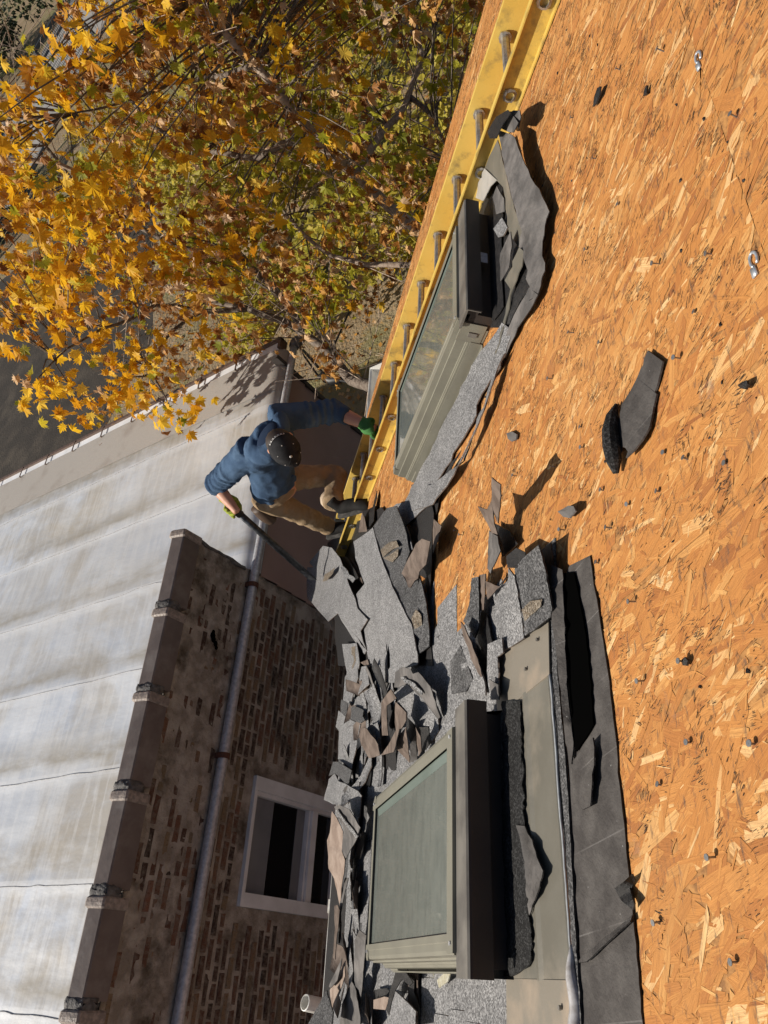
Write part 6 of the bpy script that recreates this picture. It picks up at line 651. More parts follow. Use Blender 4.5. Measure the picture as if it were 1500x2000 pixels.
# head flashing of the near skylight
mb = MB()
hpz = [(1.845, .075), (1.85, .012), (1.80, .009), (1.68, .008), (1.655, .013), (1.64, .008), (1.525, .007), (1.515, .010), (1.508, .004)]
mb.loft([[P1(s, t, n) for t, n in hpz] + [P1(s, t, n - .003) for t, n in hpz[::-1]] for s in (.012, .2, .4, .604)]); mb.build('head_flashing', M['flashing_gray'], sk1)
for nm, P in (('flashing_corner', [(.6, 1.845), (.6, 1.506), (.735, 1.488), (.80, 1.60), (.775, 1.86)]), ('flashing_corner', [(.014, 1.508), (.014, 1.85), (-.12, 1.86), (-.13, 1.50)])):
    if P[0][0] < .5: P = P[::-1]
    top = [P1(s, t, .010 + (.006 if 1.62 < t < 1.7 else 0)) for s, t in P]
    mb = MB(); mb.add(top + [p - .003 * V3((0, SP, CP)) for p in top], [(4, 3, 2, 1, 0) if P[0][0] < 0 or True else (0,), (5, 6, 7, 8, 9) if len(P) == 5 else (4, 5, 6, 7)] if len(P) == 5 else [(3, 2, 1, 0), (4, 5, 6, 7)])
    k = len(P); mb.F += [(i, (i + 1) % k, (i + 1) % k + k, i + k) for i in range(k)]
    o = mb.build(nm, M['flashing_wet'], sk1)
mb = MB(); mb.tube([P1(s, 1.506 + random.uniform(-.002, .002), .008) for s in LS(.02, .60, 20)], .003, 6); mb.build('sealant_bead', plain('grey_sealant', (.34, .36, .38), (.24, .25, .27), 40, .6), sk1, smooth=True)
pts = [P1(s, 1.512 - .02 * math.sin((s + .15) * 9), .014 + .004 * math.sin(s * 60)) for s in LS(-.16, .07, 14)]
mb = MB(); mb.tube(pts, [.004 + .010 * math.sin(math.pi * i / 13) for i in range(14)], 8); mb.build('sealant_strip', plain('plastic_strip', (.42, .41, .42), (.30, .28, .27), 60, .3), sk1, smooth=True)
mb = MB()
for s, t in ((.655, 1.63), (.70, 1.55), (-.03, 1.56)): mb = MB(); mb.tube([P1(s, t, .012), P1(s, t, .017)], .0045, 8); mb.build('flashing_nail', M['head'], sk1)
# ---------------------------------------------------------------- ladder lying on the slope
lad = empty('ladder', RP(2.96, 2.4, 0), 'yellow fibreglass ladder lying down the slope by the skylight', 'ladder')
LT0, LT1 = -.35, 5.2
def rail(s_web, sg):
    c = [(0, 0), (0, .092), (sg * .030, .092), (sg * .030, .087), (sg * .005, .086), (sg * .005, .006), (sg * .030, .005), (sg * .030, 0)]
    mb = MB(); mb.loft([[RP(s_web + a, t, n + .004) for a, n in c] for t in LS(LT0, LT1, 4)]); return mb.build('rail', M['yellow'], lad)
rail(2.76, -1); rail(3.172, 1)
k = 0
rung_me = None
rmb = MB(); ring = []
prof = [(.016, 0), (.013, .011), (.004, .016), (-.010, .015), (-.016, .004), (-.016, -.006), (-.009, -.015), (.004, -.016), (.014, -.010)]
RUN = [1.39 + .318 * j for j in range(-5, 12)]
for t in RUN:
    if not (LT0 + .05 < t < LT1 - .05): continue
    c0 = RP(2.966, t, .049)
    mb = MB(); dt_, dn_ = V3((0, CP, -SP)), V3((0, SP, CP))
    mb.loft([[c0 + V3((x, 0, 0)) + dt_ * a * g + dn_ * b * g for a, b in prof] for x, g in ((-.226, 1), (-.205, 1), (-.204, 1.0), (.204, 1.0), (.222, 1))], cap=False)
    for x0, x1 in ((-.2205, -.2112), (-.2005, -.192), (.192, .2005)):
        for gg, g2 in ((1.55, 1.0),):
            mb.loft([[c0 + V3((x0 if x0 < 0 else x1, 0, 0)) + dt_ * a * gg + dn_ * b * gg for a, b in prof], [c0 + V3((x1 if x0 < 0 else x0, 0, 0)) + dt_ * a * gg + dn_ * b * gg for a, b in prof], ], cap=False)
            mb.loft([[c0 + V3((x0 if x0 < -.21 else x1 if x0 < 0 else x0, 0, 0)) + dt_ * a * g_ + dn_ * b * g_ for a, b in prof] for g_ in (gg, g2)], cap=False)
    ru = mb.build('rung', M['rung'], lad, smooth=False)
    mb = MB(); mb.loft([[c0 + V3((x, 0, 0)) + dt_ * a * .8 + dn_ * b * .8 for a, b in prof] for x in (-.2, -.19)]); mb.build('rung_hole_shade', M['hole_shade'], ru)  # black plug paints the shade inside the hollow rung end
for s in (2.745, 3.187):
    mb = MB(); mb.box(RP(s, LT1 + .015, .05), (.022, 0, 0), .025 * V3((0, CP, -SP)), .05 * V3((0, SP, CP))); mb.build('rail_foot', M['rubber'], lad)
# ---------------------------------------------------------------- loose scraps on the boards
def scrap(name, label, P, m, cat='scrap', th=.004, hs=None, group='scraps lying on the boards'):
    c = V3(); pts = [RP(*p) for p in P]
    for p in pts: c += p / len(pts)
    k = len(pts); bot = [p - th * V3((0, SP, CP)) for p in pts]
    mb = MB(); mb.add(pts + bot + [c + .003 * V3((0, SP, CP))], [])
    A = sum(P[i][0] * P[(i + 1) % k][1] - P[(i + 1) % k][0] * P[i][1] for i in range(k))
    for i in range(k):
        j = (i + 1) % k
        mb.F += [((j, i, 2 * k) if A > 0 else (i, j, 2 * k)), ((i, j, j + k, i + k) if A > 0 else (j, i, i + k, j + k))]
    return tag(mb.build(name, m, None, origin=c), label, cat, group)
fr = empty('felt_scrap', RP(1.05, 1.1, 0), 'torn piece of black felt with rolled edge lying on bare boards', 'scrap', 'scraps lying on the boards')
pts_ = [(1.064,0.94,0.012), (1.001,0.903,0.012), (0.99,0.917,0.01), (0.971,0.939,0.008), (0.966,0.948,0.008), (0.955,0.943,0.009), (0.936,0.958,0.01), (0.919,0.965,0.012), (0.9,0.976,0.014), (0.887,0.997,0.018), (0.882,1.028,0.02), (0.886,1.059,0.02), (0.9,1.055,0.016), (0.92,1.066,0.014), (0.931,1.08,0.012), (0.977,1.085,0.012), (1.003,1.07,0.012), (1.022,1.056,0.012), (1.03,1.02,0.01), (1.039,0.992,0.01), (1.048,0.976,0.01), (1.048,0.964,0.011), (1.057,0.956,0.012)]
P_ = [RP(*p) for p in pts_]; cen = sum(P_, V3()) / len(P_) ; kk = len(P_)
mb = MB(); mb.add(P_ + [p - .004 * V3((0, SP, CP)) for p in P_], [])
QUADS = [(0, 1, 2, 22), (22, 2, 3, 21), (21, 3, 4, 20), (20, 4, 5, 19), (19, 5, 6, 18), (18, 6, 7, 17), (17, 7, 8, 16), (16, 8, 9, 15), (15, 9, 10, 14), (14, 10, 13), (13, 10, 11, 12)]
mb.F += [q_ for q_ in QUADS] + [(i, i + kk, (i + 1) % kk + kk, (i + 1) % kk) for i in range(kk)]
mb.build('felt_sheet', M['felt'], fr)
mb = MB()
mb.tube([RP(*p) for p in ((1.037,1.075,0.012), (1.012,1.083,0.02), (0.977,1.089,0.026), (0.938,1.09,0.028), (0.904,1.095,0.024), (0.884,1.109,0.015))], [.004, .013, .017, .018, .016, .006], 9)
mb.build('rolled_edge', M['asphalt_grit'], fr)
mb = MB(); mb.add([RP(*p) for p in ((1.054,1.087,0.006), (1.024,1.075,0.01), (0.971,1.074,0.012), (0.922,1.081,0.01), (0.914,1.105,0.008), (0.977,1.102,0.01))], [(0, 1, 2, 3, 4, 5)]); mb.build('felt_fold', M['under_gray'], fr)
scrap('shingle_scrap', 'small dark elongated scrap near the top of the photo', [(1.971,0.971,0.012), (1.989,0.956,0.014), (1.98,0.928,0.02), (1.961,0.913,0.02), (1.953,0.931,0.016), (1.959,0.955,0.012)], M['asphalt'])
scrap('shingle_scrap', 'narrow black sliver right of the elongated scrap on the boards', [(1.703,0.79,0.008), (1.707,0.775,0.012), (1.705,0.767,0.012), (1.687,0.775,0.01)], M['asphalt'])
scrap('shingle_scrap', 'small square grey chip right of the ladder skylight flashing', [(1.418,1.679,0.012), (1.387,1.63,0.014), (1.356,1.602,0.012), (1.346,1.613,0.01), (1.364,1.648,0.01), (1.393,1.674,0.01)], M['under_gray'])
scrap('shingle_scrap', 'dark torn chip pinned by a nail left of the felt scrap', [(0.962,1.388,0.012), (0.948,1.355,0.016), (0.922,1.3,0.028), (0.903,1.272,0.03), (0.892,1.273,0.026), (0.905,1.324,0.016), (0.931,1.361,0.012)], M['under_gray'])
scrap('shingle_scrap', 'black lump of shingle at the right edge beyond the felt scrap', [(0.803,0.741,0.012), (0.796,0.727,0.016), (0.789,0.715,0.018), (0.783,0.717,0.016), (0.783,0.728,0.012), (0.795,0.739,0.01)], M['asphalt'])
scrap('shingle_scrap', 'dark crumb by the mid seam in front of the near skylight felt', [(0.453,1.009,0.01), (0.452,0.992,0.014), (0.445,0.989,0.012), (0.44,0.998,0.01), (0.444,1.007,0.01)], M['asphalt'])
# ================================================================ NEIGHBOUR'S BRICK BUILDING
YW = 4.65; ZT = CAMZ - 3.66; FZ = CAMZ - 4.30
bb = empty('brick_building', (1.5, 10, 0), 'old brick building with silver flat roof and clay coping', 'building')
WX0, WX1, WZ0, WZ1 = .43, 1.415, CAMZ - 5.99, CAMZ - 4.765
BX1 = 3.19
nx, nz = 236, 200; x0, x1, z0, z1 = -1.5, BX1, CAMZ - 7.6, ZT
V, F = [], []
for j in range(nz + 1):
    for i in range(nx + 1):
        x = x0 + (x1 - x0) * i / nx; z = z0 + (z1 - z0) * j / nz
        up_ = max(0, min(1, (z - (CAMZ - 4.75)) / .45))
        nz_ = noise.fractal(V3((x * 4.2, z * 7.5, 3.1)), 1.0, 2.0, 4) + .45 * noise.noise(V3((x * 1.1, z * 1.6, 8.)))
        cov = -.002 + (.0035 + .0055 * up_) * max(0, nz_ + .06 + .95 * up_ + .3 * noise.noise(V3((x * .7, z * .8, 1)))) + .0016 * noise.noise(V3((x * 21, z * 21, 0)))
        xx = x + (.02 * noise.noise(V3((z * 9, 2, 2))) if i == nx else 0); zz = z + (.018 * noise.noise(V3((x * 9, 5, 1))) if j == nz else 0)
        V.append((xx, YW + .004 - min(cov, .012), zz))
for j in range(nz):
    for i in range(nx):
        x = x0 + (x1 - x0) * (i + .5) / nx; z = z0 + (z1 - z0) * (j + .5) / nz
        if WX0 < x < WX1 and WZ0 < z < WZ1: continue
        a = j * (nx + 1) + i; F.append((a, a + 1, a + nx + 2, a + nx + 1))
wall = mk('brick_wall', V, F, M['mortar'], bb, smooth=True)
mb = MB()
mb.box((BX1 / 2 - .75 - .01, YW + .045, (ZT + FZ) / 2 - .01), ((BX1 + 1.5) / 2 - .012, 0, 0), (0, .035, 0), (0, 0, (ZT - FZ) / 2)); mb.build('parapet_core', M['mortar'], wall)
mb = MB()
mb.box((WX0 - 1.0, YW + .3, CAMZ - 6.0), (.98, 0, 0), (0, .28, 0), (0, 0, 1.9)); mb.box((WX1 + 1.1, YW + .3, CAMZ - 6.0), (.68, 0, 0), (0, .28, 0), (0, 0, 1.65)); mb.build('wall_core', M['mortar'], wall)
def brick_mesh(L, H, seed):
    r_ = random.Random(seed); c = .006; j = lambda a: r_.uniform(-a, a)
    fr_ = [(-L / 2 + c + j(.008), -.0, -H / 2 + c + j(.0045)), (L / 2 - c + j(.008), 0, -H / 2 + c + j(.0045)), (L / 2 - c + j(.008), 0, H / 2 - c + j(.0045)), (-L / 2 + c + j(.008), 0, H / 2 - c + j(.0045))]
    mid = [(-L / 2 + j(.0045), .008, -H / 2 + j(.004)), (L / 2 + j(.0045), .008, -H / 2 + j(.004)), (L / 2 + j(.0045), .008, H / 2 + j(.004)), (-L / 2 + j(.0045), .008, H / 2 + j(.004))]
    bk = [(x, .045, z) for x, y, z in mid]
    return fr_ + mid + bk, [(0, 1, 2, 3)] + [(i, i + 4, (i + 1) % 4 + 4, (i + 1) % 4) for i in range(4)] + [(i + 4, i + 8, (i + 1) % 4 + 8, (i + 1) % 4 + 4) for i in range(4)]
BM = []
for sd in range(5):
    v_, f_ = brick_mesh(.192 + .007 * (sd % 3), .053, sd); me = bpy.data.meshes.new('brick'); me.from_pydata(v_, [], f_); me.materials.append(M['brick']); me.update(); BM.append((me, v_, f_))
cand = []
row = 0; z = CAMZ - 7.5
while z < ZT - .03:
    x = -1.45 + (.105 if row % 2 else 0) + random.uniform(-.02, .02)
    head = row % 7 == 3
    while x < BX1 - .25:
        L = .103 if head else .21
        cx = x + L / 2
        if not (WX0 - .05 - L / 2 < cx < WX1 + .05 + L / 2 and WZ0 - .05 < z < WZ1 + .06):
            cand.append((cx, z + random.uniform(-.003, .003), head))
        x += L + random.uniform(.008, .016)
    z += .0755; row += 1
seen = [c for c in cand if CAMZ - 6.35 < c[1] < CAMZ - 4.42 and c[0] > -.55]
seen.sort(key=lambda c: c[0] * c[0] + (CAMZ - c[1]) ** 2)
ind = set(seen[:300]); st_ = MB()
for c in cand:
    i = random.randrange(5); y = YW + random.uniform(-.006, .003); rz = random.uniform(-.02, .02)
    if c in ind:
        o = link('brick', BM[i][0], wall, (c[0], y, c[1])); o.rotation_euler = (random.uniform(-.03, .03), random.uniform(-.012, .012), rz); o.scale = ((.49 if c[2] else 1), 1, random.uniform(.92, 1.04))
    else:
        sc = .49 if c[2] else 1
        st_.add([(c[0] + a * sc, y + b, c[1] + d_) for a, b, d_ in BM[i][1]], BM[i][2])
st_.build('brick', M['brick'], wall)['kind'] = 'stuff'
mb = MB()   # black lumps paint the shade of a hole where a brick is gone
hc = V3((2.414,4.64,3.968))
for dx, dz, r1 in ((0, 0, .035), (-.03, -.015, .03), (-.06, -.045, .028), (.03, .0, .022), (-.09, -.06, .02)): mb.ell(hc + V3((dx, 0, dz)), ((r1, 0, 0), (0, .01, 0), (0, 0, r1 * .8)), 8, 6)
mb.build('brick_hole_shade', M['hole_shade'], wall)
# window
win = empty('window', ((WX0 + WX1) / 2, YW, (WZ0 + WZ1) / 2)); win.parent = bb; win.location = ORI[win] - ORI[bb]
def bar(x0, x1, z0, z1, y0, y1, name, m):
    mb = MB(); mb.box(((x0 + x1) / 2, (y0 + y1) / 2, (z0 + z1) / 2), ((x1 - x0) / 2, 0, 0), (0, (y1 - y0) / 2, 0), (0, 0, (z1 - z0) / 2)); return mb.build(name, m, win)
fy0, fy1 = YW - .03, YW + .10
bar(WX0, WX1, WZ1 - .03, WZ1, fy0, fy1, 'head_frame', M['vinyl']); bar(WX0, WX1, WZ0, WZ0 + .05, fy0 - .01, fy1, 'sill', M['vinyl'])
bar(WX0, WX0 + .10, WZ0 + .052, WZ1 - .032, fy0 + .002, fy1, 'jamb', M['vinyl']); bar(WX1 - .11, WX1, WZ0 + .052, WZ1 - .032, fy0 + .002, fy1, 'jamb', M['vinyl'])
bar(WX1 - .145, WX1 - .112, WZ0 + .06, WZ1 - .034, fy0 + .03, fy1, 'inner_jamb', M['vinyl'])
zm = WZ0 + .40
bar(WX0 + .102, WX1 - .147, zm - .045, zm + .03, fy0 + .012, fy1, 'meeting_rail', M['vinyl']); bar(WX0 + .102, WX1 - .147, zm + .034, zm + .055, fy0 + .035, fy1, 'upper_rail', M['vinyl'])
bar(WX0 + .102, WX1 - .147, WZ1 - .075, WZ1 - .032, fy0 + .035, fy1, 'top_rail', M['vinyl'])
bar(WX0 + .105, WX1 - .149, zm + .057, WZ1 - .077, YW + .055, YW + .06, 'pane', M['pane']); bar(WX0 + .105, WX1 - .149, WZ0 + .052, zm - .047, YW + .04, YW + .045, 'pane', M['pane'])
bar(WX0 + .105, WX1 - .149, WZ1 - .34, WZ1 - .10, YW + .050, YW + .0535, 'blind_and_reflection', M['window_band']); bar(WX0 + .105, WX1 - .149, zm + .06, zm + .17, YW + .050, YW + .0535, 'blind_and_reflection', M['window_band'])  # blind at the top; lower strip paints the sash rail's reflection
# coping tiles with bell ends
cp = [(YW - .06, ZT - .005), (YW - .056, ZT + .168), (YW - .048, ZT + .18), (YW + .055, ZT + .205), (YW + .075, ZT + .195), (YW + .085, ZT - .005)]
jx = [3.17, 2.44, 1.75, 1.04, .375, -.25, -.95, -1.6]
for a, b in zip(jx[:-1], jx[1:]):
    mb = MB(); mb.loft([[V3((x, y, z)) for y, z in cp] for x in (a - .012, b + .05)]); tl = mb.build('coping_tile', M['coping'], bb)
    def bell(x, e): 
        cy = YW + .012; cz = ZT + .07
        return [V3((x, cy + (y - cy) * (1 + e / .075), (cz + (z - cz) * (1 + e / .12)) if z > ZT else z)) for y, z in cp]
    rings = [bell(x, e) for x, e in ((a + .004, .006), (a - .008, .016), (a - .035, .018), (a - .058, .016), (a - .07, .003))]
    mb = MB(); mb.loft(rings); mb.build('bell_rim', M['coping_rim'], tl)
    if a < 3:
        V_, F_ = [], []; xs = LS(a + .065, a - .004, 9)
        dens = []
        for q_ in range(len(cp) - 1):
            for u_ in range(5): dens.append((cp[q_][0] * (1 - u_ / 5) + cp[q_ + 1][0] * u_ / 5, cp[q_][1] * (1 - u_ / 5) + cp[q_ + 1][1] * u_ / 5))
        dens = [d_ for d_ in dens if d_[1] > ZT + .03]
        mb = MB(); mb.loft([[V3((x + random.uniform(-.012, .012), YW + .012 + (y - YW - .012) * (1 + (.006 + h_) / .075), ZT + .07 + (z - ZT - .07) * (1 + (.003 + h_) / .12))) for (y, z), h_ in zip(dens, [random.uniform(0, .008) * math.sin(math.pi * min(1, (i + .4) / 7.5)) for _ in dens])] for i, x in enumerate(xs)], cap=True)
        mb.build('roof_cement', M['tarblob'], tl, smooth=True)
# dark flashing running down the end of the parapet
mb = MB(); mb.loft([[V3((BX1 + .004 + .02 * noise.noise(V3((h * 5, 0, 0))), y, ZT - h * .62)) for y in (YW - .004, YW + .09)] + [V3((BX1 - .03 + .035 * noise.noise(V3((h * 7, 3, 0))) - .05 * h, YW + .09, ZT - h * .62)), V3((BX1 - .03 + .035 * noise.noise(V3((h * 7, 3, 0))), YW - .016, ZT - h * .62))] for h in LS(0, 1, 12)]); mb.build('parapet_flashing', M['tarblob'], bb, smooth=False)
# flat roof, rolled over the front edge
prof = [(YW - .02, FZ - .17), (YW - .02, FZ - .10), (YW + .005, FZ - .055), (YW + .05, FZ - .02), (YW + .12, FZ - .003), (YW + .22, FZ)]
def wrinkle(x, y):
    return .012 * noise.noise(V3((x * 1.3, y * .35, 0))) + .007 * noise.fractal(V3((x * 3.5, y * .8, 4)), 1, 2, 3) + .006 * max(0, 1 - abs(((x - .525) / .92 % 1) - .04) / .04)
SX = [.525 + .925 * i for i in range(-4, 6)]
ys = list(np.arange(YW + .30, 19, .13)); xs = np.arange(-3.4, 5.50, .06)
V, F = [], []
for x in xs:
    for y, z in prof: V.append((x, y - (0 if x > BX1 + .01 else -.0), z + (.3 * wrinkle(x, y))))
    for y in ys: V.append((x, y, FZ + wrinkle(x, y) * min(1, (y - YW) / .8)))
kk = len(prof) + len(ys)
for i in range(len(xs) - 1):
    for j in range(kk - 1):
        if xs[i] < BX1 - .02 and j < len(prof): continue
        a = i * kk + j; F.append((a, a + kk, a + kk + 1, a + 1))
rf = mk('flat_roof', V, F, M['membrane'], bb, smooth=True)
for sx in SX[3:]:
    if sx > 5.3: continue
    mb = MB(); pts = []
    for y in np.arange(YW + .36, 16, .05):
        wv = .016 * noise.noise(V3((sx * 3, y * 2.2, 1))) + .022 * max(0, noise.noise(V3((sx, y * 4, 6))))
        pts.append((sx + .03 + wv, y, FZ + wrinkle(sx + .03, y) + .003))
    mb.tube(pts, .0045, 4); mb.build('membrane_seam', M['seam'], rf)
V, F = [], []
xs2 = LS(5.40, 6.02, 6)
for x in xs2:
    for y, z in prof: V.append((x, y - .006, z + .006))
    for y in ys: V.append((x, y, FZ + .010 + .004 * noise.noise(V3((x * 2, y, 0)))))
for i in range(len(xs2) - 1):
    for j in range(kk - 1): a = i * kk + j; F.append((a, a + kk, a + kk + 1, a + 1))
mk('cap_strip', V, F, M['cap_sheet'], rf, smooth=True)
mb = MB(); mb.box((6.075, 11.8, FZ - .015), (.055, 0, 0), (0, 7.1, 0), (0, 0, .012)); gt = mb.build('roof_gutter', M['vinyl'], bb)
mb = MB(); mb.box((6.15, 11.8, FZ - .0), (.02, 0, 0), (0, 7.13, 0), (0, 0, .03)); mb.box((6.09, 4.69, FZ - .03), (.075, 0, 0), (0, .02, 0), (0, 0, .055)); mb.build('gutter_lip', M['brown_metal'], gt)
for y in np.arange(5.35, 18, .62):
    mb = MB(); mb.box((6.07, y, FZ + .035), (.085, 0, 0), (0, .011, 0), (0, 0, .003)); mb.box((5.985, y, FZ + .026), (.004, 0, 0), (0, .011, 0), (0, 0, .012)); mb.build('gutter_strap', M['brown_metal'], gt)
mb = MB(); mb.box((4.6, YW + .02, FZ - .15), (1.42, 0, 0), (0, .012, 0), (0, 0, .05)); mb.build('fascia', M['fascia'], bb)
# timber-look siding on the far half of the front wall
z = FZ - .20
while z > .3:
    mb = MB(); mb.add([(BX1 + .01, YW + .012, z), (5.78, YW + .012, z), (5.78, YW - .010, z - .225), (BX1 + .01, YW - .010, z - .225), (5.78, YW + .02, z - .225), (BX1 + .01, YW + .02, z - .225)], [(3, 2, 1, 0), (2, 3, 5, 4), (1, 2, 4)]); mb.build('siding_board', M['siding'], bb)
    z -= .222
mb = MB(); mb.box((5.80, YW + .02, 1.9), (.028, 0, 0), (0, .045, 0), (0, 0, 1.88)); mb.build('corner_board', M['fascia'], bb)
mb = MB(); mb.box((1.2, 11.6, 1.75), (4.55, 0, 0), (0, 6.85, 0), (0, 0, 1.75)); mb.build('wall', M['siding'], bb)
# conduit along the wall
cz = lambda x: CAMZ - 4.32 - .021 * (x - 1.1)
mb = MB(); mb.tube([(x, YW - .052, cz(x)) for x in LS(-1.6, 6.12, 24)], .043, 16); cn = mb.build('conduit', M['galv'], bb, smooth=True)
for x in (3.02, 1.47, -.9, 4.9):
    mb = MB(); mb.tube([(x - .022, YW - .052, cz(x)), (x + .022, YW - .052, cz(x))], .052, 16); mb.box((x, YW - .012, cz(x)), (.02, 0, 0), (0, .03, 0), (0, 0, .055)); mb.build('conduit_strap', M['rust'], cn)
mb = MB(); mb.tube([(x, YW - .052 + (x - 6.1) * -.3, cz(x) - max(0, x - 6.15) * .5) for x in (6.09, 6.14, 6.2, 6.25)], [.058, .066, .066, .045], 14); mb.build('weatherhead', M['head'], cn, smooth=True)
# loose cable on the flat roof near the gutter
mb = MB(); mb.tube([(5.9, 10.6, FZ + .02), (5.6, 10.2, FZ + .03), (5.2, 10.3, FZ + .02), (4.8, 10.6, FZ + .02), (4.3, 10.4, FZ + .02)], .008, 6)
tag(mb.build('roof_cable', M['cable'], None, origin=(5.2, 10.4, FZ), smooth=True), 'thin black cable lying loose on the silver flat roof', 'cable')
# ---------------------------------------------------------------- service cable with splices by the weatherhead
sc_ = empty('service_cable', (6.3, 4.5, CAMZ - 4.5), 'black service cable drooping from pipe end towards the tree', 'cable')
for pts, r1 in (([(6.133,4.57,3.45), (5.85,4.374,3.461), (5.643,4.242,3.448), (5.536,4.141,3.407), (5.317,3.816,3.399), (5.011,3.483,3.47)], .017), ([(6.107,4.592,3.437), (5.822,4.413,3.462), (5.602,4.287,3.44), (5.517,4.171,3.412)], .012),
                ([(5.548,4.135,3.417), (5.73,4.148,3.471), (5.925,4.081,3.474), (6.216,4.024,3.433), (6.638,3.944,3.376)], .011), ([(5.677,4.551,3.416), (5.644,4.38,3.394), (5.548,4.135,3.417), (5.64,3.993,3.403)], .009)):
    mb = MB(); mb.tube(pts, r1, 6); mb.build('cable', M['cable'], sc_, smooth=True)
mb = MB(); mb.tube([(5.583,4.242,3.466), (5.531,4.181,3.438), (5.488,4.111,3.413), (5.47,4.02,3.4), (5.437,3.954,3.393)], [.02, .055, .06, .05, .02], 8); mb.build('splice', M['cable'], sc_, smooth=True)
# ================================================================ THE WORKER
def zp(*p): return V3(p)
FR, FL = (2.917,4.937,0.085), (2.741,4.311,0.085)
footR, footL = RP(*FR), RP(*FL)
hip = V3((2.868,3.173,4.94)); neck = V3((2.82,2.762,5.45)); headc = V3((2.619,2.562,5.5))
shR = V3((2.795,3.026,5.38)); shL = V3((2.986,2.71,5.38))
elR = V3((2.798,3.421,5.24)); haR = V3((2.627,3.323,5.09))
elL = V3((3.1,2.484,5.16)); haL = V3((2.936,2.242,5.04))
hipR = V3((2.828,3.269,4.9)); hipL = V3((2.95,3.117,4.9))
knR = V3((2.859,3.217,4.56)); knL = V3((3.081,2.901,4.6))
anR = footR + V3((.01, .06, .10)); anL = footL + V3((.03, .10, .10))
man = empty('person', footR, 'worker in blue hoodie, black cap and khaki trousers standing on the ladder', 'person')
toc = (V3((0, 0, CAMZ)) - headc).normalized()
fwd = V3((-.62, -.30, -.72)); fwd = (fwd - toc * fwd.dot(toc)).normalized(); lat = toc.cross(fwd).normalized()
toc, fwd = (toc * .84 + fwd * .54).normalized(), (fwd * .84 - toc * .54).normalized()
def ringpts(c, d, rx, ry, ref, k=14):
    d = d.normalized(); a = (ref - d * ref.dot(d)).normalized(); b = d.cross(a)
    return [c + rx * math.cos(2 * math.pi * j / k) * a + ry * math.sin(2 * math.pi * j / k) * b for j in range(k)]
def limb(mb, st, ref=V3((1, -.4, .1)), sub=4, k=14):
    P = [V3(p[0]) for p in st]; rx = [p[1] for p in st]; ry = [p[2] if len(p) > 2 else p[1] for p in st]
    cr = lambda a, b, c, d, t: .5 * ((2 * b) + (c - a) * t + (2 * a - 5 * b + 4 * c - d) * t * t + (3 * b - a - 3 * c + d) * t ** 3)
    rings = []; n = len(P); pts = []
    for i in range(n - 1):
        i0, i3 = max(i - 1, 0), min(i + 2, n - 1)
        for s_ in range(sub + (1 if i == n - 2 else 0)):
            t = s_ / sub
            pts.append((cr(P[i0], P[i], P[i + 1], P[i3], t), cr(rx[i0], rx[i], rx[i + 1], rx[i3], t), cr(ry[i0], ry[i], ry[i + 1], ry[i3], t)))
    for i, (p, a, b) in enumerate(pts):
        d = pts[min(i + 1, len(pts) - 1)][0] - pts[max(i - 1, 0)][0]
        rings.append(ringpts(p, d, a, b, ref, k))
    mb.loft(rings)
def fuse(name, mb, m, parent, vox=.014, it=4, wr=0, ws=20, wdir=None):
    me = bpy.data.meshes.new(name); me.from_pydata([tuple(v) for v in mb.V], [], mb.F); me.update()
    o = bpy.data.objects.new(name, me); COL.objects.link(o)
    r = o.modifiers.new('r', 'REMESH'); r.mode = 'VOXEL'; r.voxel_size = vox
    sm = o.modifiers.new('s', 'SMOOTH'); sm.iterations = it; sm.factor = .5
    dg = bpy.context.evaluated_depsgraph_get(); ev = bpy.data.meshes.new_from_object(o.evaluated_get(dg))
    bpy.data.objects.remove(o); bpy.data.meshes.remove(me)
    w = ORI[parent]
    nr = [v.normal.copy() for v in ev.vertices]
    for v, n in zip(ev.vertices, nr):
        if wr:
            q_ = v.co * ws
            d = 1 - 2 * abs(noise.noise(q_ + V3((noise.noise(q_ * .5), 2, 1)))); d2 = noise.noise(q_ * 2.3)
            v.co += n * wr * (d * .8 + .35 * d2)
        v.co -= w
    ev.polygons.foreach_set('use_smooth', [True] * len(ev.polygons)); ev.materials.clear(); ev.materials.append(m); ev.name = name
    return link(name, ev, parent, w)
# body: one continuous figure
mb = MB(); side = (shL - shR).normalized(); chest = (shR + shL) / 2 * .6 + hip * .4
limb(mb, [(hip - V3((0, 0, .08)), .13, .09), (hip + (neck - hip) * .3, .13, .09), (chest, .15, .10), (neck - (neck - hip) * .13, .14, .08), (neck, .055, .055), (neck + (headc - neck) * .6, .05, .052)], side)
mb.ell(headc - fwd * .005, (lat * .075, fwd * .098, toc * .112), 16, 12)
mb.ell(headc + fwd * .035 - toc * .085, (lat * .052, fwd * .055, toc * .05), 12, 8)
mb.ell(headc + fwd * .10 - toc * .045, (lat * .016, fwd * .022, toc * .03), 8, 6)
for sg in (-1, 1): mb.ell(headc + lat * .078 * sg - toc * .03 - fwd * .01, (lat * .014, fwd * .024, toc * .034), 8, 6)
for sh, el, ha in ((shR, elR, haR), (shL, elL, haL)):
    limb(mb, [(sh, .052), (sh + (el - sh) * .5, .05), (el, .041), (el + (ha - el) * .35, .045), (el + (ha - el) * .8, .031), (ha, .028)])
for hp_, kn, an in ((hipR, knR, anR), (hipL, knL, anL)):
    limb(mb, [(hp_, .08), (hp_ + (kn - hp_) * .5, .07), (kn, .055), (kn + (an - kn) * .4, .055), (an, .038), (an - V3((0, .0, .04)), .036)])
body = fuse('body', mb, M['skin'], man, .011, 3)
for sg in (-1, 1):
    mb = MB(); mb.ell(headc + fwd * .088 - toc * .03 + lat * .03 * sg, (lat * .013, fwd * .012, toc * .011), 8, 6); mb.build('eye', M['white'], body, smooth=True)
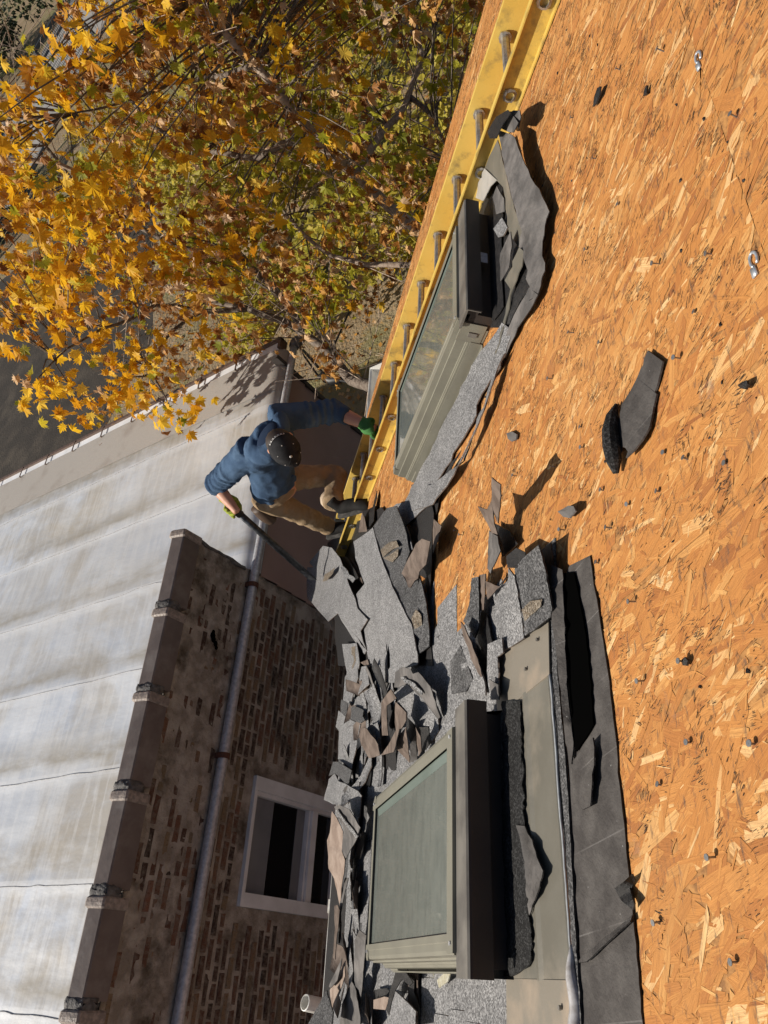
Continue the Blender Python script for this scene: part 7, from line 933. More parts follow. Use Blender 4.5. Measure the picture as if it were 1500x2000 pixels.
mb = MB(); mb.ell(headc + fwd * .085 - toc * .088, (lat * .022, fwd * .008, toc * .006), 8, 6); mb.build('mouth', plain('lips', (.35, .14, .11), rough=.5), body, smooth=True)
mb = MB(); mb.ell(headc - fwd * .02 - toc * .012, (lat * .084, fwd * .096, toc * .10), 14, 8); mb.build('hair', M['hair'], man, smooth=True)
# hoodie
mb = MB(); hem = hip + (neck - hip) * .06
limb(mb, [(hip - (neck - hip) * .02, .152, .114), (hem + (neck - hip) * .06, .158, .12), (hip + (neck - hip) * .35, .152, .112), (chest + (neck - hip) * .06, .172, .112), (neck - (neck - hip) * .16, .178, .108), (neck - (neck - hip) * .04, .115, .09), (neck + (headc - neck) * .1, .082, .08)], side)
def sleeve(sh, el, ha, f, r0):
    e2 = el + (ha - el) * f
    limb(mb, [(sh - (el - sh) * .25, r0 * 1.2), (sh, r0 * 1.12), (sh + (el - sh) * .5, r0 * .95), (el, r0 * .86), (e2 - (e2 - el) * .15, r0 * .76), (e2, r0 * .7)])
sleeve(shR, elR, haR, .10, .078); sleeve(shL, elL, haL, .30, .076)
bk_ = (V3((0, 0, CAMZ)) - neck).normalized(); hb_ = (neck - hip).normalized(); ou = (bk_ - hb_ * bk_.dot(hb_)).normalized(); fwd_s = fwd; fwd = -ou; neck_s = neck; neck = neck + hb_ * .035; hb = neck - fwd * .07
limb(mb, [(neck + side * .10 + fwd * .04, .03), (neck + side * .115 - fwd * .04, .045), (neck + side * .06 - fwd * .125, .055), (hb - fwd * .07, .06), (neck - side * .06 - fwd * .125, .055), (neck - side * .115 - fwd * .04, .045), (neck - side * .10 + fwd * .04, .03)], V3((0, 0, 1)))
fwd = fwd_s; neck = neck_s
for v, s_, e_ in ((0, shR, elR), (1, shL, elL)):      # gathered folds round the sleeves
    for q_ in LS(.45, .98, 5):
        c_ = s_ + (e_ - s_) * q_; d_ = (e_ - s_).normalized(); mb.loft([ringpts(c_ + d_ * o_, d_ + V3((.15, .1, .2)) * random.uniform(-1, 1) * .5, r_, r_, V3((1, -.4, .1))) for o_, r_ in ((-.016, .06), (-.005, .088 - .01 * q_), (.005, .088 - .01 * q_), (.016, .06))])
hood = fuse('hoodie', mb, M['hoodie'], man, .009, 1, .015, 8.5)
mb = MB(); mb.ell(neck + hb_ * .075 + ou * .06, (side * .098, ou * .078, hb_ * .045), 14, 8); mb.build('hood_lining', M['hoodie_dark'], hood, smooth=True)
# front pocket
pk = hip + (neck - hip) * .16; fr_ = (fwd - (neck - hip).normalized() * fwd.dot((neck - hip).normalized())).normalized()
mb = MB(); pr = []
for u_, h_ in ((-.10, -.06), (-.10, .0), (-.06, .075), (.06, .075), (.10, 0), (.10, -.06)):
    pr.append(pk + side * u_ + (neck - hip).normalized() * h_ + fr_ * (.128 - 2.6 * u_ * u_))
mb.add(pr + [p - fr_ * .02 for p in pr], [(0, 1, 2, 3, 4, 5), (11, 10, 9, 8, 7, 6)] + [(i, i + 6, (i + 1) % 6 + 6, (i + 1) % 6) for i in range(6)]); mb.build('pocket', M['hoodie'], hood)
# trousers
mb = MB()
limb(mb, [(hip + (neck - hip) * .03, .148, .108), (hip - V3((0, 0, .03)), .15, .112), (hip - V3((0, 0, .09)), .13, .10)], side)
for hp_, kn, an in ((hipR, knR, anR), (hipL, knL, anL)):
    limb(mb, [(hp_ + V3((0, 0, .05)), .085), (hp_, .09), (hp_ + (kn - hp_) * .45, .08), (kn - (kn - hp_) * .08, .07), (kn, .072), (kn + (an - kn) * .35, .068), (kn + (an - kn) * .8, .06), (an + (an - kn) * .02, .068), (an + (an - kn) * .08, .06)])
trs = fuse('trousers', mb, M['khaki'], man, .009, 1, .014, 9)
mb = MB(); dsh = (anR - knR).normalized()
limb(mb, [(knR + dsh * .02, .0905), (knR + (anR - knR) * .4, .087), (knR + (anR - knR) * .75, .075), (anR, .0755)]); 
mb = MB(); mb.ell(anL + (knL - anL) * .25 + V3((-.03, .03, 0)), (V3((.07, 0, 0)), V3((0, .075, 0)), V3((0, 0, .07))), 12, 8); mb.build('dusty_cuff', M['knee'], trs, smooth=True)
mb = MB(); bl_ = hip + (neck - hip) * .015
mb.loft([ringpts(bl_ + (neck - hip).normalized() * h_, neck - hip, .153, .116, side, 24) for h_ in (-.02, .02)]); mb.build('belt', M['leather'], trs, smooth=True)
mb = MB(); limb(mb, [(hipR + V3((-.05, .09, -.0)), .035, .05), (hipR + V3((-.06, .09, -.10)), .045, .06), (hipR + V3((-.06, .09, -.17)), .04, .05)]); mb.build('tool_pouch', M['leather'], man, smooth=True)
# shoes
for f_, kn_, an_ in ((footR, knR, anR), (footL, knL, anL)):
    toe = f_ + V3((-.02, -.15, -.015)); heel = f_ + V3((.01, .11, .0))
    mb = MB(); limb(mb, [(heel + V3((0, 0, .03)), .036, .036), (f_ + V3((0, .05, .045)), .045, .05), (f_ + V3((0, -.04, .035)), .046, .042), (toe + V3((0, .03, .03)), .045, .034), (toe + V3((0, 0, .03)), .03, .022)], V3((1, 0, 0)))
    limb(mb, [(f_ + V3((.0, .06, .03)), .045), (an_ + V3((0, 0, .04)), .05)])
    sho = fuse('shoe', mb, M['shoe'], man, .010, 2)
    mb = MB(); ol = [(-.040, .13), (.040, .13), (.046, .03), (.050, -.08), (.035, -.165), (0, -.19), (-.035, -.165), (-.05, -.08), (-.046, .03)]
    mb.loft([[f_ + V3((x, y, z)) for x, y in ol] for z in (-.022, .004)]); mb.build('sole', M['sole'], sho)
# cap
cc = headc + toc * .012; mb = MB(); rings = []
for i in range(9):
    ph = math.pi / 2 * i / 8; rr = math.cos(ph) ** .75; h = .118 * math.sin(ph)
    rings.append([cc + rr * (.091 * math.cos(a) * lat + .107 * math.sin(a) * fwd) + toc * h for a in LS(0, 2 * math.pi, 25)[:-1]])
mb.loft(rings); capo = mb.build('cap', M['cap'], man, smooth=True)
mb = MB(); br = []
for i, a in enumerate(LS(-1.15, 1.15, 11)):
    br.append((cc + .088 * math.sin(a) * lat + .104 * math.cos(a) * fwd - toc * .006, cc + .084 * math.sin(a) * lat + (.104 * math.cos(a) + .072 * max(0, math.cos(a * 1.25)) ** .6) * fwd - toc * (.018 + .016 * abs(math.sin(a)))))
mb.loft([[a, b, b - toc * .004, a - toc * .004] for a, b in br]); mb.build('brim', M['cap'], capo, smooth=False)
mb = MB(); mb.ell(cc + toc * .117, (lat * .009, fwd * .009, toc * .006), 10, 6); mb.build('cap_button', M['button'], capo, smooth=True)
for a in [x_ + .5 for x_ in LS(0, 2 * math.pi, 7)[:-1]]:
    ph = .86; rr = math.cos(ph) ** .75
    p = cc + rr * 1.005 * (.091 * math.cos(a) * lat + .107 * math.sin(a) * fwd) + toc * .119 * math.sin(ph)
    mb = MB(); mb.ell(p, (lat * .0036, fwd * .0036, toc * .0036), 8, 5); mb.build('eyelet', M['button'], capo, smooth=True)
mb = MB()
for a0 in [x_ + .24 for x_ in LS(0, math.pi, 4)[:-1]]:
    mb.tube([cc + math.cos(ph) ** .75 * 1.008 * (.091 * math.cos(a0) * lat + .107 * math.sin(a0) * fwd) * sg + toc * (.118 * math.sin(ph) + .0005) for sg in (1,) for ph in LS(.1, 1.5, 9)], .0012, 4)
mb.build('cap_seam', M['cap'], capo)
mb = MB(); sa = [cc + .093 * math.sin(a) * lat - .109 * math.cos(a) * fwd + toc * h for h in (.014, .030) for a in LS(-.62, .62, 9)]
mb.add(sa, [(i, i + 1, i + 10, i + 9) for i in range(8)]); mb.build('snap_strap', M['button'], capo)
mb = MB()
for a in LS(-.5, .5, 6): mb.ell(cc + .0945 * math.sin(a) * lat - .1105 * math.cos(a) * fwd + toc * .022, (lat * .0045, fwd * .0045, toc * .0045), 6, 4)
mb.build('strap_holes', M['cap'], capo)
# gloved hands closing on what they hold
def glove(name, wrist, grip, axis, back, m, r=.030):
    u = axis.normalized(); w = (wrist - grip); w = (w - u * w.dot(u)).normalized(); b = u.cross(w)
    if b.dot(back) < 0: b = -b
    mb = MB(); kn = grip + w * .028 + b * .026
    limb(mb, [(wrist + (wrist - kn) * .45, .040, .038), (wrist, .042, .038), (wrist + (kn - wrist) * .45, .056, .036), (kn, .058, .030), (kn - w * .012, .054, .022)], u, 4, 12)
    for i, (o_, ln) in enumerate(((-.042, .86), (-.015, 1.0), (.013, .95), (.039, .78))):
        c_ = grip + u * o_; pts = []
        for q_ in LS(0, 1, 6):
            th = math.radians(50 - 235 * q_ * ln); rr = r + .012
            pts.append((c_ + rr * (math.cos(th) * w * .6 + math.cos(th) * 0 * b + math.sin(th) * b) - w * rr * .35 * q_, .0145 - .003 * q_))
        limb(mb, pts, u, 3, 8)
    th0 = kn + u * .040 + w * .02
    limb(mb, [(wrist + (kn - wrist) * .5 + u * .02, .018), (th0 - b * .012, .016), (grip + u * .045 - b * (r + .010), .0125), (grip + u * .036 - w * .012 - b * (r + .008), .010)], u, 3, 8)
    return fuse(name, mb, m, man, .006, 2, .003, 30)
barA, barB = V3((2.685,3.373,5.14)), V3((2.563,3.407,4.22))
bd = (barB - barA).normalized(); gp_ = barA + bd * (haR - barA).dot(bd)
wR = gp_ + (elR - gp_).normalized() * .085
glove('glove', wR, gp_, bd, (V3((0, 0, CAMZ)) - gp_), M['glove'])
rx_ = V3((1, 0, 0)); gL = RP(2.93, 3.616, .049)
gL = haL
glove('glove', gL + (elL - gL).normalized() * .085, gL, rx_, (V3((0, 0, CAMZ)) - gL), M['glove_green'])
# pry bar
bar_o = empty('pry_bar', barB, 'long black steel pry bar held in the lime glove', 'pry bar')
mb = MB(); mb.tube([barA + bd * q_ for q_ in (0, .012, .02)] , [.022, .027, .0265], 12); mb.tube([barA + bd * .02, barA + bd * ((barB - barA).length - .10)], .0245, 12, True); mb.build('shaft', M['bar'], bar_o, smooth=True)
mb = MB(); e_ = barB - bd * .10; sv = bd.cross(V3((0, 0, 1))).normalized(); uv_ = sv.cross(bd)
mb.loft([[e_ + bd * l_ + sv * a * w_ + uv_ * b * h_ for a, b in ((-1, -1), (1, -1), (1, 1), (-1, 1))] for l_, w_, h_ in ((-.02, .017, .017), (.05, .03, .01), (.16, .04, .004))]); mb.build('blade', M['bar'], bar_o)
mb = MB(); mb.loft([ringpts(barA + bd * l_, bd, r_, r_, V3((0, 0, 1)), 12) for l_, r_ in ((.0, .0275), (.13, .0285))]); mb.build('grip', M['rubber'], bar_o, smooth=True)
# ================================================================ TREES AND BUSHES
LOBE = [(0, .0), (.10, .06), (.34, -.10), (.26, .10), (.52, .22), (.36, .30), (.60, .56), (.34, .50), (.38, .70), (.20, .60), (.16, .82), (0, 1.0), (-.16, .80), (-.19, .60), (-.40, .72), (-.33, .49), (-.62, .54), (-.36, .30), (-.50, .20), (-.27, .10), (-.33, -.11), (-.10, .06)]
def leaf_mesh(fold, curl, seed):
    r_ = random.Random(seed); V = [(0, .32, .02)]
    for x, y in LOBE: V.append((x + r_.uniform(-.03, .03), y + r_.uniform(-.03, .03), fold * abs(x) - curl * (y - .3) ** 2 - curl * 1.2 * x * x + r_.uniform(-.03, .03)))
    n = len(LOBE); return V, [(0, i + 1, (i + 1) % n + 1) for i in range(n)]
LM = [leaf_mesh(.25, .25, 1), leaf_mesh(-.15, .5, 2), leaf_mesh(.5, .1, 3), leaf_mesh(.1, .7, 4)]
LMC = []
for v_, f_ in LM:        # crumpled, dry version
    LMC.append(([(x * .72, y * .95, z * 1.6 + .10 * math.sin(7 * x + 5 * y)) for x, y, z in v_], f_))
LMESH = {}
for ty in range(3):
    for k_, (v_, f_) in enumerate(LMC if ty == 1 else LM):
        me = bpy.data.meshes.new('leaf'); me.from_pydata(v_, [], f_); me.materials.append(LEAF[ty]); me.update(); LMESH[ty, k_] = me
tree = empty('maple_tree', (5.2, 3.5, 0), 'big maple with gold and russet autumn leaves between the buildings', 'tree')
LIMBS = [
 ([(5.0, 3.45, 0), (4.9, 3.4, 1.6), (5.0, 3.4, 2.7), (4.979,3.439,3.485), (5.119,3.567,3.487), (5.274,3.757,3.474), (5.725,4.066,3.575), (6.047,4.318,3.67), (6.415,4.715,3.803), (6.662,5.05,3.926), (6.922,5.514,4.029), (7.275,6.158,4.369), (7.459,6.809,4.781)], .085, .02, 'bark'),
 ([(6.6, 2.7, 0), (6.7, 2.8, 2.0), (6.331,2.743,3.209), (6.866,2.797,3.448), (7.158,3.055,3.892), (7.057,3.171,4.479), (6.867,3.175,5.106), (6.807,3.15,5.519), (6.816,3.157,5.898), (6.884,3.228,6.258), (7.012,3.337,6.547), (7.28,3.411,7.008)], .085, .022, 'bark_light'),
 ([(7.057,3.171,4.479), (7.595,2.911,4.387), (8.322,2.656,4.266), (8.751,2.431,4.318), (9.299,2.467,4.611), (9.831,2.496,4.921)], .045, .015, 'bark_light'),
 ([(6.047,4.318,3.67), (6.653,4.567,4.016), (7.011,4.893,4.341), (7.258,5.458,4.591), (7.485,5.984,5.143), (7.81,6.357,5.838), (8.47,6.554,6.607), (8.758,6.63,7.421)], .045, .012, 'bark'),
 ([(6.662,5.05,3.926), (6.587,5.559,4.248), (6.505,5.895,4.639), (6.058,6.228,4.973), (5.544,6.515,5.204)], .035, .010, 'bark'),
 ([(6.867,3.175,5.106), (7.368,4.045,5.074), (7.915,4.845,5.176), (8.176,5.28,5.702), (8.678,5.484,6.336), (9.401,5.653,7.19)], .04, .011, 'bark'),
 ([(6.866,2.797,3.448), (6.621,3.105,3.474), (6.679,3.517,3.675), (6.942,3.969,3.87), (7.469,4.319,4.27), (7.765,4.868,4.528)], .04, .012, 'bark_light'),
 ([(6.816,3.157,5.898), (7.392,3.85,5.88), (8.112,4.688,5.908), (7.796,5.09,6.112), (7.516,5.407,6.374)], .03, .010, 'bark'),
 ([(8.322,2.632,4.25), (7.792,2.42,4.202), (7.325,2.282,4.114), (6.943,2.213,4.026)], .03, .01, 'bark'),
 ([(9.321,2.76,4.595), (9.319,2.804,4.945), (9.435,2.775,5.293)], .03, .015, 'bark_light'),
 ([(6.587,5.559,4.248), (6.166,5.801,4.399), (5.729,5.962,4.446), (5.415,5.899,4.115)], .025, .008, 'bark'),
]
LP = []
for pts, r0, r1, mn in LIMBS:
    pts = [V3(p) for p in pts]; n = len(pts); fine = []
    for i in range(n - 1):
        for q_ in range(4):
            t_ = q_ / 4; p = pts[i].lerp(pts[i + 1], t_)
            fine.append(p + V3((noise.noise(p * 1.7), noise.noise(p * 1.7 + V3((9, 0, 0))), noise.noise(p * 1.7 + V3((0, 9, 0))))) * .06)
    fine.append(pts[-1]); rad = [r0 + (r1 - r0) * i / (len(fine) - 1) for i in range(len(fine))]
    mb = MB(); mb.tube(fine, rad, 9); mb.build('trunk' if pts[0].z < .1 else 'limb', M[mn], tree, smooth=True)
    LP += [p for p in fine if p.z > 2.5]
mb = MB(); mb.tube([(7.002,6.431,6.667), (7.093,6.145,6.525), (7.096,5.956,6.41), (7.172,5.812,6.225), (7.191,5.727,6.037), (7.261,5.676,5.694), (7.361,5.672,5.218)], [.022, .026, .026, .024, .022, .018, .012], 8); mb.build('limb', M['bark_light'], tree, smooth=True)
